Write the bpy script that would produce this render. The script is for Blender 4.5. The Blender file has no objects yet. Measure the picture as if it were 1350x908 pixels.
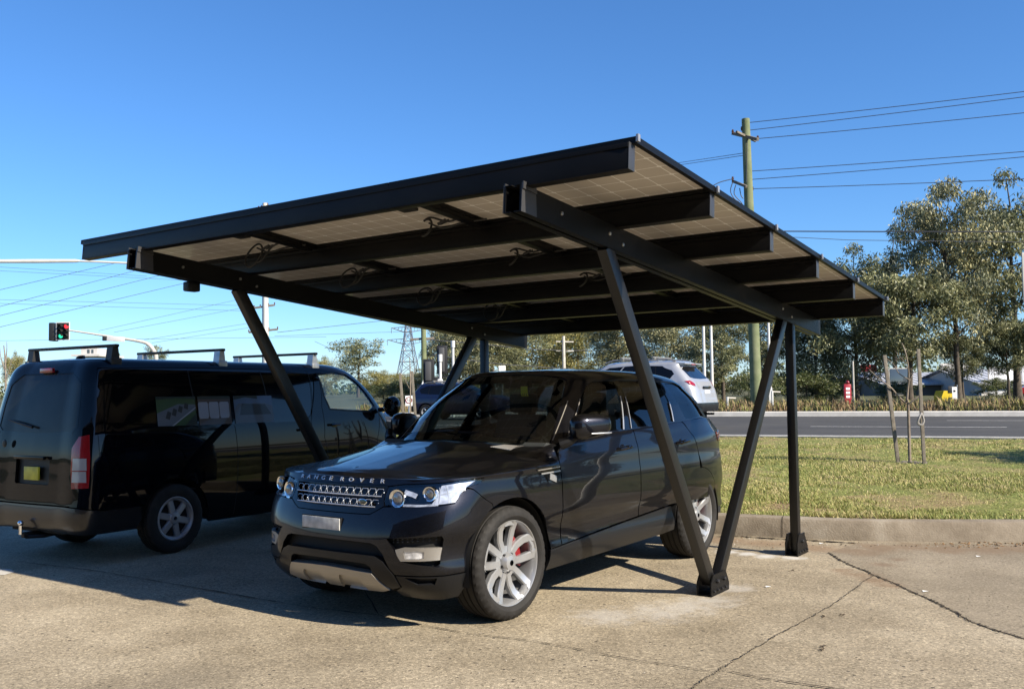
import bpy, bmesh, math, random
import numpy as np
from mathutils import Vector, Matrix
from mathutils.geometry import delaunay_2d_cdt
R_ = math.radians
scn = bpy.context.scene
COL = scn.collection
random.seed(7)

# ------------------------------------------------------------------ objects
def obj(name, me, parent=None, loc=None, rotz=None):
    o = bpy.data.objects.new(name, me); COL.objects.link(o)
    if parent is not None: o.parent = parent
    if loc is not None: o.location = loc
    if rotz is not None: o.rotation_euler = (0, 0, rotz)
    return o
def tag(o, label=None, cat=None, group=None, kind=None):
    if label: o['label'] = label
    if cat: o['category'] = cat
    if group: o['group'] = group
    if kind: o['kind'] = kind
    return o
def thing(name, label, cat, loc=(0, 0, 0), rotz=0, group=None):
    return tag(obj(name, None, None, loc, rotz), label, cat, group)
def copy_tree(o, parent=None):
    c = o.copy(); COL.objects.link(c)
    if parent is not None: c.parent = parent
    for ch in list(o.children): copy_tree(ch, c)
    return c

# ------------------------------------------------------------------ mesh collector
class MB:
    def __init__(s): s.v = []; s.f = []; s.m = []; s.cur = 0
    def add(s, vs, fs):
        b = len(s.v); s.v.extend([tuple(map(float, q)) for q in vs])
        for f in fs: s.f.append([i + b for i in f]); s.m.append(s.cur)
        return s
    def box(s, x0, x1, y0, y1, z0, z1, M=None, bev=0.0):
        if bev > 0:
            bm = bmesh.new(); bmesh.ops.create_cube(bm, size=1)
            for q in bm.verts:
                q.co = Vector(((x0+x1)/2+q.co.x*(x1-x0), (y0+y1)/2+q.co.y*(y1-y0), (z0+z1)/2+q.co.z*(z1-z0)))
            bmesh.ops.bevel(bm, geom=bm.edges[:], offset=bev, segments=2, affect='EDGES', profile=.6)
            bm.verts.index_update(); vs = [q.co.copy() for q in bm.verts]; fs = [[w.index for w in f.verts] for f in bm.faces]; bm.free()
        else:
            vs = [Vector(q) for q in ((x0,y0,z0),(x1,y0,z0),(x1,y1,z0),(x0,y1,z0),(x0,y0,z1),(x1,y0,z1),(x1,y1,z1),(x0,y1,z1))]
            fs = [(0,3,2,1),(4,5,6,7),(0,1,5,4),(1,2,6,5),(2,3,7,6),(3,0,4,7)]
        if M is not None: vs = [M @ q for q in vs]
        return s.add(vs, fs)
    def tube(s, pts, rad, n=8, cap=True):
        pts = [Vector(q) for q in pts]
        if not hasattr(rad, '__len__'): rad = [rad]*len(pts)
        vs = []; fs = []; up = Vector((0, 0, 1)); prev = None
        for i, p in enumerate(pts):
            a = pts[max(0, i-1)]; b = pts[min(len(pts)-1, i+1)]; t = (b-a).normalized()
            if prev is None:
                h = up if abs(t.z) < .9 else Vector((1, 0, 0)); x = t.cross(h).normalized()
            else:
                x = (prev - t*prev.dot(t)).normalized()
            prev = x; y = t.cross(x)
            for k in range(n):
                an = 2*math.pi*k/n; vs.append(p + (x*math.cos(an)+y*math.sin(an))*rad[i])
        for i in range(len(pts)-1):
            for k in range(n): fs.append((i*n+k, i*n+(k+1) % n, (i+1)*n+(k+1) % n, (i+1)*n+k))
        if cap: fs.append(list(range(n))[::-1]); fs.append([(len(pts)-1)*n+k for k in range(n)])
        return s.add(vs, fs)
    def bar(s, a, b, w, h, up=(0, 0, 1), bev=0.004):
        """box bar from a to b, width w across, height h along up"""
        a = Vector(a); b = Vector(b); t = (b-a); L = t.length; t.normalize(); u = Vector(up)
        x = t.cross(u).normalized(); u = x.cross(t)
        M = Matrix(((t.x, x.x, u.x, a.x), (t.y, x.y, u.y, a.y), (t.z, x.z, u.z, a.z), (0, 0, 0, 1)))
        return s.box(0, L, -w/2, w/2, -h/2, h/2, M, bev)
    def lathe(s, prof, n=32, axis='y', M=None, close=False):
        """prof: list of (r, t): radius, position along the axis"""
        vs = []; fs = []
        for r, t in prof:
            for k in range(n):
                a = 2*math.pi*k/n; c, d = r*math.cos(a), r*math.sin(a)
                vs.append(Vector((c, t, d) if axis == 'y' else (c, d, t) if axis == 'z' else (t, c, d)))
        m = len(prof)
        for i in range(m if close else m-1):
            j = (i+1) % m
            for k in range(n): fs.append((i*n+k, i*n+(k+1) % n, j*n+(k+1) % n, j*n+k))
        if M is not None: vs = [M @ q for q in vs]
        return s.add(vs, fs)
    def prism(s, poly, t0, t1, axis='y', M=None):
        """2D polygon extruded: axis y -> poly (x,z); axis x -> poly (y,z); axis z -> poly (x,y)"""
        n = len(poly); mk = {'y': lambda a, b, t: (a, t, b), 'x': lambda a, b, t: (t, a, b), 'z': lambda a, b, t: (a, b, t)}[axis]
        vs = [Vector(mk(a, b, t0)) for a, b in poly] + [Vector(mk(a, b, t1)) for a, b in poly]
        if M is not None: vs = [M @ q for q in vs]
        fs = [list(range(n)), list(range(n, 2*n))[::-1]] + [(i, n+i, n+(i+1) % n, (i+1) % n) for i in range(n)]
        return s.add(vs, fs)
    def ball(s, c, r, n=12, sc=(1, 1, 1)):
        bm = bmesh.new(); bmesh.ops.create_uvsphere(bm, u_segments=n, v_segments=max(6, n//2+2), radius=1)
        bm.verts.index_update(); c = Vector(c)
        vs = [c+Vector((q.co.x*r*sc[0], q.co.y*r*sc[1], q.co.z*r*sc[2])) for q in bm.verts]; fs = [[w.index for w in f.verts] for f in bm.faces]; bm.free()
        return s.add(vs, fs)
    def mesh(s, name, mats, angle=35, recalc=True):
        me = bpy.data.meshes.new(name); me.from_pydata(s.v, [], s.f)
        mats = mats if isinstance(mats, (list, tuple)) else [mats]
        for m in mats: me.materials.append(m)
        me.polygons.foreach_set('material_index', s.m)
        if recalc:
            bm = bmesh.new(); bm.from_mesh(me); bmesh.ops.recalc_face_normals(bm, faces=bm.faces); bm.to_mesh(me); bm.free()
        me.polygons.foreach_set('use_smooth', [True]*len(me.polygons))
        me.set_sharp_from_angle(angle=R_(angle)); me.update()
        return me
    def build(s, name, mats, parent=None, angle=35, recalc=True):
        return obj(name, s.mesh(name, mats, angle, recalc), parent)

# ------------------------------------------------------------------ materials
def new_mat(name):
    m = bpy.data.materials.new(name); m.use_nodes = True
    nt = m.node_tree; return m, nt, nt.nodes['Principled BSDF']
def mat(name, col, rough=.5, metal=0., coat=0., spec=.5, coat_r=.03, bump=0., bscale=80., noise=0., nscale=6., emit=None, es=0):
    m, nt, b = new_mat(name); N = nt.nodes; L = nt.links
    b.inputs['Base Color'].default_value = (*col, 1); b.inputs['Roughness'].default_value = rough
    b.inputs['Metallic'].default_value = metal; b.inputs['Coat Weight'].default_value = coat
    b.inputs['Coat Roughness'].default_value = coat_r; b.inputs['Specular IOR Level'].default_value = spec
    if emit: b.inputs['Emission Color'].default_value = (*emit, 1); b.inputs['Emission Strength'].default_value = es
    if bump > 0 or noise > 0:
        tc = N.new('ShaderNodeTexCoord')
    if bump > 0:
        n = N.new('ShaderNodeTexNoise'); n.inputs['Scale'].default_value = bscale; n.inputs['Detail'].default_value = 4
        L.new(tc.outputs['Object'], n.inputs['Vector'])
        bp = N.new('ShaderNodeBump'); bp.inputs['Strength'].default_value = bump; bp.inputs['Distance'].default_value = .01
        L.new(n.outputs['Fac'], bp.inputs['Height']); L.new(bp.outputs['Normal'], b.inputs['Normal'])
    if noise > 0:
        n = N.new('ShaderNodeTexNoise'); n.inputs['Scale'].default_value = nscale; n.inputs['Detail'].default_value = 6
        L.new(tc.outputs['Object'], n.inputs['Vector'])
        r = N.new('ShaderNodeValToRGB'); k = noise
        r.color_ramp.elements[0].position = .3; r.color_ramp.elements[1].position = .7
        r.color_ramp.elements[0].color = (*[c*(1-k) for c in col], 1); r.color_ramp.elements[1].color = (*[min(1, c*(1+k)) for c in col], 1)
        L.new(n.outputs['Fac'], r.inputs['Fac']); L.new(r.outputs['Color'], b.inputs['Base Color'])
    return m
def glass_mat(name, tint, mixf=.5, rough=.0):
    """thin tinted glass: tinted transparency under a fresnel gloss"""
    m = bpy.data.materials.new(name); m.use_nodes = True; nt = m.node_tree; N = nt.nodes; L = nt.links
    for n in list(N): N.remove(n)
    o = N.new('ShaderNodeOutputMaterial'); t = N.new('ShaderNodeBsdfTransparent'); t.inputs['Color'].default_value = (*tint, 1)
    g = N.new('ShaderNodeBsdfGlossy'); g.inputs['Roughness'].default_value = rough
    ge = N.new('ShaderNodeNewGeometry'); d = N.new('ShaderNodeVectorMath'); d.operation = 'DOT_PRODUCT'; L.new(ge.outputs['Incoming'], d.inputs[0]); L.new(ge.outputs['Normal'], d.inputs[1])
    def mth(op, *q):
        n = N.new('ShaderNodeMath'); n.operation = op
        for i, v in enumerate(q):
            if isinstance(v, (int, float)): n.inputs[i].default_value = v
            else: L.new(v, n.inputs[i])
        return n.outputs[0]
    c = mth('SUBTRACT', 1.0, mth('ABSOLUTE', d.outputs['Value'])); p5 = mth('POWER', c, 5.0)
    class _F: outputs = [mth('MULTIPLY_ADD', p5, .90, .085)]
    f = _F
    mx = N.new('ShaderNodeMixShader'); L.new(f.outputs[0], mx.inputs[0]); L.new(t.outputs[0], mx.inputs[1]); L.new(g.outputs[0], mx.inputs[2])
    L.new(mx.outputs[0], o.inputs['Surface']); return m
def paint(name, col, metal=.5, rough=.3, flake=.25, coat=1.):
    m, nt, b = new_mat(name); N = nt.nodes; L = nt.links
    b.inputs['Metallic'].default_value = metal; b.inputs['Roughness'].default_value = rough
    b.inputs['Coat Weight'].default_value = coat; b.inputs['Coat Roughness'].default_value = .015; b.inputs['Specular IOR Level'].default_value = .0
    tc = N.new('ShaderNodeTexCoord'); v = N.new('ShaderNodeTexVoronoi'); v.inputs['Scale'].default_value = 900
    L.new(tc.outputs['Object'], v.inputs['Vector'])
    mx = N.new('ShaderNodeMix'); mx.data_type = 'RGBA'
    mx.inputs[6].default_value = (*[c*(1-flake) for c in col], 1); mx.inputs[7].default_value = (*[c*(1+flake*2) for c in col], 1)
    L.new(v.outputs['Color'], mx.inputs[0]); L.new(mx.outputs[2], b.inputs['Base Color'])
    # faint dust film and orange peel in the coat
    n = N.new('ShaderNodeTexNoise'); n.inputs['Scale'].default_value = 3; n.inputs['Detail'].default_value = 8
    L.new(tc.outputs['Object'], n.inputs['Vector'])
    mr = N.new('ShaderNodeMapRange'); mr.inputs[1].default_value = .4; mr.inputs[2].default_value = .8; mr.inputs[3].default_value = .012; mr.inputs[4].default_value = .06
    L.new(n.outputs['Fac'], mr.inputs[0]); L.new(mr.outputs[0], b.inputs['Coat Roughness'])
    return m

# ------------------------------------------------------------------ spline patches for car bodies
class Patch:
    """bicubic surface through a grid of points G[row][col]; domain in metres"""
    def __init__(s, G):
        s.G = np.array(G, float); r, c, _ = s.G.shape
        du = np.linalg.norm(np.diff(s.G, axis=0), axis=2); dv = np.linalg.norm(np.diff(s.G, axis=1), axis=2)
        s.ku = np.concatenate([[0], np.cumsum(np.percentile(du, 70, axis=1)+.004)]); s.kv = np.concatenate([[0], np.cumsum(np.percentile(dv, 70, axis=0)+.004)])
        s.Tv = s._tan(s.G, s.kv, 1)
        uu = np.linspace(0, s.ku[-1], 90); vv = np.linspace(0, s.kv[-1], 150)
        U, V = np.meshgrid(uu, vv, indexing='ij'); s.su = U.ravel(); s.sv = V.ravel(); s.sp = s(s.su, s.sv)
    @staticmethod
    def _tan(G, k, ax):
        G = np.moveaxis(G, ax, 0); d = np.diff(G, axis=0)/np.diff(k).reshape(-1, *([1]*(G.ndim-1))); h = np.diff(k)
        T = np.empty_like(G); T[0] = d[0]; T[-1] = d[-1]
        for i in range(1, len(G)-1): T[i] = (h[i]*d[i-1]+h[i-1]*d[i])/(h[i]+h[i-1])
        return np.moveaxis(T, 0, ax)
    @staticmethod
    def _h(t):
        return 2*t**3-3*t*t+1, t**3-2*t*t+t, -2*t**3+3*t*t, t**3-t*t
    def __call__(s, u, v):
        u = np.clip(np.asarray(u, float), 0, s.ku[-1]); v = np.clip(np.asarray(v, float), 0, s.kv[-1])
        j = np.clip(np.searchsorted(s.kv, v, 'right')-1, 0, len(s.kv)-2); h = s.kv[j+1]-s.kv[j]; a, b, c, d = s._h((v-s.kv[j])/h)
        C = s.G[:, j]*a[None, :, None]+s.Tv[:, j]*(b*h)[None, :, None]+s.G[:, j+1]*c[None, :, None]+s.Tv[:, j+1]*(d*h)[None, :, None]
        T = s._tan(C, s.ku, 0)
        i = np.clip(np.searchsorted(s.ku, u, 'right')-1, 0, len(s.ku)-2); h = s.ku[i+1]-s.ku[i]; a, b, c, d = s._h((u-s.ku[i])/h); q = np.arange(len(u))
        return C[i, q]*a[:, None]+T[i, q]*(b*h)[:, None]+C[i+1, q]*c[:, None]+T[i+1, q]*(d*h)[:, None]
    def normal(s, u, v):
        e = .006; du = s(u+e, v)-s(u-e, v); dv = s(u, v+e)-s(u, v-e)
        n = np.cross(dv, du); l = np.linalg.norm(n, axis=1, keepdims=True); l[l < 1e-12] = 1; return n/l
    def inv(s, pts, w=None):
        """pts: list of (x,y,z), None = free coordinate. returns uv"""
        out = []
        for p in pts:
            if len(p) == 2: out.append(p); continue
            m = np.array([0. if q is None else 1. for q in p]); t = np.array([0. if q is None else q for q in p])
            d = (((s.sp-t)**2)*m).sum(1)
            if p[0] is None: d = d + 9.*(s.sv > s.kv[-1]*.45)
            if p[1] is None: d = d + 9.*(s.su > s.ku[-4])
            if p[2] is None: d = d + 9.*(s.su < s.ku[-5])
            k = int(np.argmin(d)); u, v = s.su[k], s.sv[k]
            for _ in range(14):
                P = s(np.array([u, u+1e-4, u]), np.array([v, v, v+1e-4])); r = (P[0]-t)*m
                J = np.stack([(P[1]-P[0])*m, (P[2]-P[0])*m], 1)/1e-4
                A = J.T@J+np.eye(2)*1e-7; st = np.linalg.solve(A, -J.T@r); l = np.hypot(*st)
                if l > .05: st *= .05/l
                u = min(max(u+st[0], 0), s.ku[-1]); v = min(max(v+st[1], 0), s.kv[-1])
            out.append((u, v))
        return out

def dens(poly, h, closed=True):
    out = []; n = len(poly)
    for i in range(n if closed else n-1):
        a = np.array(poly[i]); b = np.array(poly[(i+1) % n]); k = max(1, int(math.ceil(np.linalg.norm(b-a)/h)))
        for j in range(k): out.append(tuple(a+(b-a)*j/k))
    if not closed: out.append(tuple(poly[-1]))
    return out
def smooth_line(pts, n=6, closed=False):
    P = [np.array(p, float) for p in pts]; m = len(P); out = []
    for i in range(m if closed else m-1):
        if closed: a, b, c, d = P[(i-1) % m], P[i], P[(i+1) % m], P[(i+2) % m]
        else: a, b, c, d = P[max(0, i-1)], P[i], P[i+1], P[min(m-1, i+2)]
        for k in range(n):
            t = k/n; out.append(tuple(.5*((2*b)+(-a+c)*t+(2*a-5*b+4*c-d)*t*t+(-a+3*b-3*c+d)*t**3)))
    if not closed: out.append(tuple(P[-1]))
    return out
def area(p): return .5*sum(p[i][0]*p[(i+1) % len(p)][1]-p[(i+1) % len(p)][0]*p[i][1] for i in range(len(p)))
def inset(poly, d):
    if area(poly) < 0: poly = poly[::-1]
    n = len(poly); out = []
    for i in range(n):
        a, b, c = np.array(poly[i-1]), np.array(poly[i]), np.array(poly[(i+1) % n])
        e1 = b-a; e2 = c-b; e1 /= np.linalg.norm(e1)+1e-12; e2 /= np.linalg.norm(e2)+1e-12
        n1 = np.array([-e1[1], e1[0]]); n2 = np.array([-e2[1], e2[0]]); m = n1+n2; q = m@m
        m = n1 if q < .3 else m*(2/q)
        out.append(tuple(b+m*d))
    return out
def in_poly(poly, X, Y):
    P = np.array(poly); ins = np.zeros(len(X), bool); n = len(P)
    for i in range(n):
        x0, y0 = P[i-1]; x1, y1 = P[i]
        c = ((y0 > Y) != (y1 > Y)); xx = x0+(Y-y0)*(x1-x0)/((y1-y0) if y1 != y0 else 1e-12); ins ^= c & (X < xx)
    return ins
def panel(patch, poly, holes=(), h=.035, gap=.0025, off=0., rim=.018, mirror='L', holes_gap=0., sink=None):
    """a skin cut from a patch: returns (verts, faces, normals); mirror L, R or B (both halves in one)"""
    P = [inset(dens(poly, h), gap) if gap else dens(poly, h)]
    if area(P[0]) < 0: P[0] = P[0][::-1]
    for q in holes:
        q = dens(q, h); P.append(inset(q, -holes_gap) if holes_gap else q)
    co = []; ed = []
    for L in P:
        b = len(co); co += [Vector(q) for q in L]; ed += [(b+i, b+(i+1) % len(L)) for i in range(len(L))]
    A = np.array(P[0]); x0, y0 = A.min(0); x1, y1 = A.max(0)
    gx, gy = np.meshgrid(np.arange(x0+h/2, x1, h), np.arange(y0+h/2, y1, h), indexing='ij')
    X = gx.ravel(); Y = gy.ravel(); k = in_poly(P[0], X, Y)
    for q in P[1:]: k &= ~in_poly(q, X, Y)
    X = X[k]; Y = Y[k]; B = np.array([q for L in P for q in L])
    if len(X):
        dm = np.sqrt(((X[:, None]-B[None, :, 0])**2+(Y[:, None]-B[None, :, 1])**2).min(1)); k = dm > h*.45; X = X[k]; Y = Y[k]
        co += [Vector((a, b)) for a, b in zip(X, Y)]
    V, E, F, ov, oe, of = delaunay_2d_cdt(co, ed, [], 0, 1e-6)
    V = np.array([(q.x, q.y) for q in V]); F = np.array([f for f in F if len(f) == 3])
    c = V[F].mean(1); k = in_poly(P[0], c[:, 0], c[:, 1])
    for q in P[1:]: k &= ~in_poly(q, c[:, 0], c[:, 1])
    F = F[k]; us = np.unique(F); mp = -np.ones(len(V), int); mp[us] = np.arange(len(us)); V = V[us]; F = mp[F]
    if mirror == 'B':
        S0 = patch(V[:, 0], V[:, 1]); k0 = (np.abs(S0[:, 1]) < .0045); V = V.copy(); q = k0 & (V[:, 1] < .3); V[q, 1] = 0; q = k0 & (V[:, 0] > patch.ku[-1]-.3); V[q, 0] = patch.ku[-1]; q = k0 & (V[:, 1] > patch.kv[-1]-.3); V[q, 1] = patch.kv[-1]
    N = patch.normal(V[:, 0], V[:, 1]); S = patch(V[:, 0], V[:, 1])
    if mirror == 'B': N[k0, 1] = 0; N /= np.linalg.norm(N, axis=1, keepdims=True)+1e-9; S[k0, 1] = 0
    S = S+N*off
    if sink is not None: S = S-N*sink(S)[:, None]
    # outward orientation
    t = np.cross(S[F[:, 1]]-S[F[:, 0]], S[F[:, 2]]-S[F[:, 0]])
    fl = (t*N[F[:, 0]]).sum(1) < 0; F[fl] = F[fl][:, ::-1]
    vs = [tuple(q) for q in S]; ns = [tuple(q) for q in N]; fs = [tuple(f) for f in F]
    if rim > 0:
        cnt = {}
        for f in fs:
            for a, b in ((f[0], f[1]), (f[1], f[2]), (f[2], f[0])): cnt[(a, b)] = 1
        bd = [e for e in cnt if (e[1], e[0]) not in cnt]
        for a, b in bd:
            pa, pb = S[a], S[b]
            if abs(pa[1]) < 2e-3 and abs(pb[1]) < 2e-3: continue
            na, nb = N[a], N[b]; n_ = np.cross(pb-pa, na); n_ /= np.linalg.norm(n_)+1e-12; i = len(vs)
            vs += [tuple(pa), tuple(pb), tuple(pb-nb*rim), tuple(pa-na*rim)]; ns += [tuple(n_)]*4; fs.append((i+1, i, i+3, i+2))
    if mirror in 'RB':
        mv = [(a, -b, c) for a, b, c in vs]; mn = [(a, -b, c) for a, b, c in ns]; mf = [tuple(reversed(f)) for f in fs]
        if mirror == 'R': return mv, mf, mn
        b = len(vs); return vs+mv, fs+[tuple(i+b for i in f) for f in mf], ns+mn
    return vs, fs, ns
def skin(name, parts, m, parent=None):
    vs = []; fs = []; ns = []
    for a, b, c in parts:
        k = len(vs); vs += a; ns += c; fs += [tuple(i+k for i in f) for f in b]
    me = bpy.data.meshes.new(name); me.from_pydata(vs, [], fs); me.materials.append(m)
    me.polygons.foreach_set('use_smooth', [True]*len(fs))
    me.normals_split_custom_set_from_vertices([Vector(n).normalized() if any(n) else Vector((0, 0, 1)) for n in ns]); me.update()
    return obj(name, me, parent)
def strip(patch, line, w, off=.003, mirror='L', h=.02, th=.006):
    """a raised ribbon of width w along a uv line"""
    L = dens(line, h, False); P = np.array(L); T = np.gradient(P, axis=0); T /= np.linalg.norm(T, axis=1, keepdims=True)+1e-12
    Nn = np.stack([-T[:, 1], T[:, 0]], 1); a = P+Nn*w/2; b = P-Nn*w/2
    poly = [tuple(q) for q in a]+[tuple(q) for q in b[::-1]]
    return panel(patch, poly, h=max(h, w), gap=0, off=off, rim=th, mirror=mirror)
def circle_xz(cx, cz, r, a0, a1, n):
    return [(cx+r*math.cos(R_(a0+(a1-a0)*i/n)), None, cz+r*math.sin(R_(a0+(a1-a0)*i/n))) for i in range(n+1)]
# ------------------------------------------------------------------ body surface of the dark SUV (x forward from front axle, y left)
def suv_patches():
    phi = [1, .985, .93, .845, .71, .535, .31, 0]
    fat = [0, .005, .02, .046, .08, .102, .09, 0]
    yf = [0, .25, .48, .64, .775, .87, .93, .958]
    xs = [0, -.35, -.65, -1.2, -1.8, -2.4, -2.9, -3.25, -3.5, -3.68, -3.80, -3.87, -3.90]
    yw = [.990, .989, .984, .983, .983, .986, .994, .968, .92, .86, .75, .45, 0]
    rows = [(.21, .66, .90), (.30, .775, .942), (.41, .825, .972), (.50, .835, .958), (.585, .832, .962), (.655, .824, .980), (.80, .785, .984), (.90, .752, .981), (.975, .725, .970)]
    Hx = [.75, .66, .58, .45, .25, 0, -.35, -.65, -.9]; Hz = [.985, 1.028, 1.049, 1.069, 1.100, 1.138, 1.188, 1.228, 1.255]
    def H(x, y):
        return float(np.interp(-x, [-q for q in Hx], Hz)) - .088*(abs(y)/.92)**2.5 - .012*(abs(y)/.55)**2*(1 if abs(y) < .55 else (.55/abs(y))**2)
    sp = [.57, .55, .48, .40, .31, .21, .10, -.03, -.20, -.42, -.66]
    G = []
    for z, N, W in rows:
        r = []
        bl_ = max(0., min(1., (.93-z)/.15))
        for k_, (f, y) in enumerate(zip(phi, yf)): r.append((.22+(N-.22)*(f+bl_*fat[k_]), y*W/.985, z))
        for x, y in zip(xs, yw):
            k = 1 if x > -3.2 else 1; dx = 0
            if x < -3.2: dx = .16*max(0, (z-.75))*min(1, (-3.2-x)/.5)
            r.append((x+dx, y*W/.985, z))
        G.append(r)
    cx = [g[0] for g in G[-1]]; cy = [g[1] for g in G[-1]]
    # shoulder row
    z9 = [1.005, 1.005, 1.005, 1.004, 1.004, 1.006, 1.010, 1.018, 1.03, 1.046, 1.062, 1.098, 1.108, 1.122, 1.146, 1.160, 1.165, 1.16, 1.15, 1.14, 1.14]
    r9 = []
    for i in range(21):
        k = .985 if i < 4 else .985
        x = cx[i]-(.028 if i < 5 else .02 if i < 7 else 0) + (.02 if i > 17 else 0)
        y = cy[i]*(.982 if i > 3 else .995); r9.append((x, y, z9[i]))
    G.append(r9)
    # belt / hood rows
    zb = {10: 1.165, 11: 1.218, 12: 1.242, 13: 1.265, 14: 1.285, 15: 1.297, 16: 1.295, 17: 1.28, 18: 1.26, 19: 1.25, 20: 1.25}
    def spine(i):
        if i < 11: return (sp[i], 0, H(sp[i], 0))
        return (r9[i][0]*.97 if i > 16 else r9[i][0], 0, zb[i]+.01)
    def lerp(a, b, t): return tuple(p+(q-p)*t for p, q in zip(a, b))
    r10 = []; r11 = []; r12 = []; r13 = []
    for i in range(21):
        a = r9[i]; s = spine(i)
        if i < 10:
            def hp(t):
                q = lerp(a, s, t); return (q[0], q[1], max(H(q[0], q[1]), a[2]+.3*t*(s[2]-a[2])))
            t0 = .09 if i > 3 else .2
            p = hp(t0); r10.append((p[0], p[1], a[2]*.35+p[2]*.65 if i > 3 else p[2])); r11.append(hp(.30 if i > 3 else .42)); r12.append(hp(.64)); r13.append(s)
        else:
            x = a[0]-(0 if i < 16 else -.04); y = {10: .905, 11: .9, 12: .905, 13: .903, 14: .89, 15: .862, 16: .82, 17: .75, 18: .64, 19: .38, 20: 0}[i]
            b = (x, y, zb[i]); r10.append(b)
            for t, rr in ((.25, r11), (.6, r12), (1, r13)): rr.append((b[0]+(s[0]-b[0])*t, b[1]*(1-t), b[2]+.01*t))
    r9b = [lerp(a, b, .22 if i > 9 else .3) for i, (a, b) in enumerate(zip(r9, r10))]
    G += [r9b, r10, r11, r12, r13]
    A = Patch(G)
    g0 = [(-.46, 0, 1.204), (-.485, .35, 1.196), (-.57, .62, 1.180), (-.69, .785, 1.160), (-.80, .868, 1.19), (-1.2, .897, 1.216), (-1.8, .903, 1.240), (-2.4, .90, 1.263), (-2.9, .888, 1.283), (-3.28, .855, 1.295), (-3.57, .745, 1.25), (-3.71, .44, 1.21), (-3.74, 0, 1.21)]
    g4 = [(-1.25, 0, 1.738), (-1.26, .3, 1.733), (-1.295, .48, 1.717), (-1.345, .575, 1.697), (-1.40, .632, 1.683), (-1.65, .668, 1.692), (-2.0, .675, 1.695), (-2.5, .67, 1.69), (-2.9, .655, 1.672), (-3.18, .63, 1.64), (-3.40, .55, 1.605), (-3.48, .35, 1.615), (-3.50, 0, 1.62)]
    g7 = [(-1.36, 0, 1.752), (-1.40, 0, 1.755), (-1.5, 0, 1.763), (-1.58, 0, 1.767), (-1.68, 0, 1.771), (-1.85, 0, 1.775), (-2.1, 0, 1.775), (-2.5, 0, 1.768), (-2.85, 0, 1.75), (-3.08, 0, 1.725), (-3.25, 0, 1.70), (-3.35, 0, 1.68), (-3.4, 0, 1.665)]
    K = []
    def bl(t, b):
        out = []
        for p, q in zip(g0, g4):
            m = [a+(c-a)*t for a, c in zip(p, q)]; k = b*math.sin(math.pi*t); f = 1 if abs(p[1]) > .3 else abs(p[1])/.3
            m[1] += k*f; m[0] += k*.6*(1 if p[0] > -.75 else 0)-(k*.6 if p[0] < -3.5 else 0); m[2] += k*.5*(1 if p[0] > -.75 else .0); out.append(tuple(m))
        return out
    K = [list(g0), bl(.3, .028), bl(.6, .032), bl(.86, .022), list(g4)]
    for t, zz in ((.10, .45), (.45, .86)):
        K.append([(a[0]+(b[0]-a[0])*t, a[1]*(1-t), a[2]+(b[2]-a[2])*zz) for a, b in zip(g4, g7)])
    K.append(g7)
    return A, Patch(K)
# ------------------------------------------------------------------ body surface of the dark van (x forward from front axle, y left)
def ring_patch(Z, W, N, X, ph=(1, .99, .95, .87, .72, .5, .25, 0), back=.55, rr=1.0):
    yf = [0, .3, .55, .72, .85, .93, .98, 1.]; G = []
    for z, w, n, xr in zip(Z, W, N, X):
        x0 = n-back; r = [(x0+(n-x0)*p, w*y, z) for p, y in zip(ph, yf)]; x1 = xr+.28*rr
        for t in (.14, .28, .42, .56, .70, .85, 1): r.append((x0+(x1-x0)*t, w*(1+.008*math.sin(math.pi*t)), z))
        r += [(xr+.14*rr, w*.985, z), (xr+.06*rr, w*.93, z), (xr+.022*rr, w*.82, z), (xr+.004, w*.45, z), (xr, 0, z)]
        G.append(r)
    return Patch(G)
def van_patch():
    Z = [.24, .34, .45, .60, .85, 1.05, 1.22, 1.40, 1.60, 1.75, 1.85, 1.925, 1.958, 1.968]
    W = [.79, .83, .842, .847, .847, .842, .83, .805, .775, .752, .73, .66, .36, 0]
    N = [1.10, 1.20, 1.25, 1.27, 1.26, 1.21, 1.12, .99, .80, .60, .43, .22, -.08, -.3]
    X = [-3.52, -3.58, -3.60, -3.59, -3.575, -3.565, -3.545, -3.515, -3.475, -3.44, -3.40, -3.33, -3.15, -3.05]
    yf = [0, .3, .55, .72, .85, .93, .98, 1.]; ph = [1, .99, .95, .87, .72, .5, .25, 0]
    G = []
    for z, w, n, xr in zip(Z, W, N, X):
        x0 = n-.55; r = [(x0+(n-x0)*p, w*y, z) for p, y in zip(ph, yf)]
        x1 = xr+.28
        for t in (.14, .28, .42, .56, .70, .85, 1): r.append((x0+(x1-x0)*t, w*(1+.008*math.sin(math.pi*t)), z))
        r += [(xr+.14, w*.992, z), (xr+.055, w*.955, z), (xr+.018, w*.86, z), (xr+.004, w*.45, z), (xr, 0, z)]
        G.append(r)
    return Patch(G)
# ------------------------------------------------------------------ shared materials
M = {}
M['rr_paint'] = paint('charcoal_metallic_paint', (.0098, .0102, .0135), .88, .36, .6, .72)
M['van_paint'] = paint('black_blue_paint', (.0016, .0018, .0032), .2, .35, .3, .62)
M['silver_paint'] = paint('silver_paint', (.42, .43, .45), .55, .38, .06)
M['gloss_black'] = mat('gloss_black_trim', (.0022, .0022, .0027), .12, 0, .7, .1)
M['satin_black'] = mat('satin_black_plastic', (.005, .005, .0055), .42, spec=.25, bump=.15, bscale=400)
M['trim_grey'] = mat('dark_grey_trim', (.0105, .011, .0125), .38, .3, .2, .25, bump=.05, bscale=300)
M['black_void'] = mat('black_inner', (.004, .004, .004), .8)
M['rubber'] = mat('tyre_rubber', (.014, .0128, .0118), .72, spec=.3, bump=.25, bscale=160, noise=.35, nscale=9)
M['chrome'] = mat('chrome', (.82, .83, .85), .07, 1)
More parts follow.
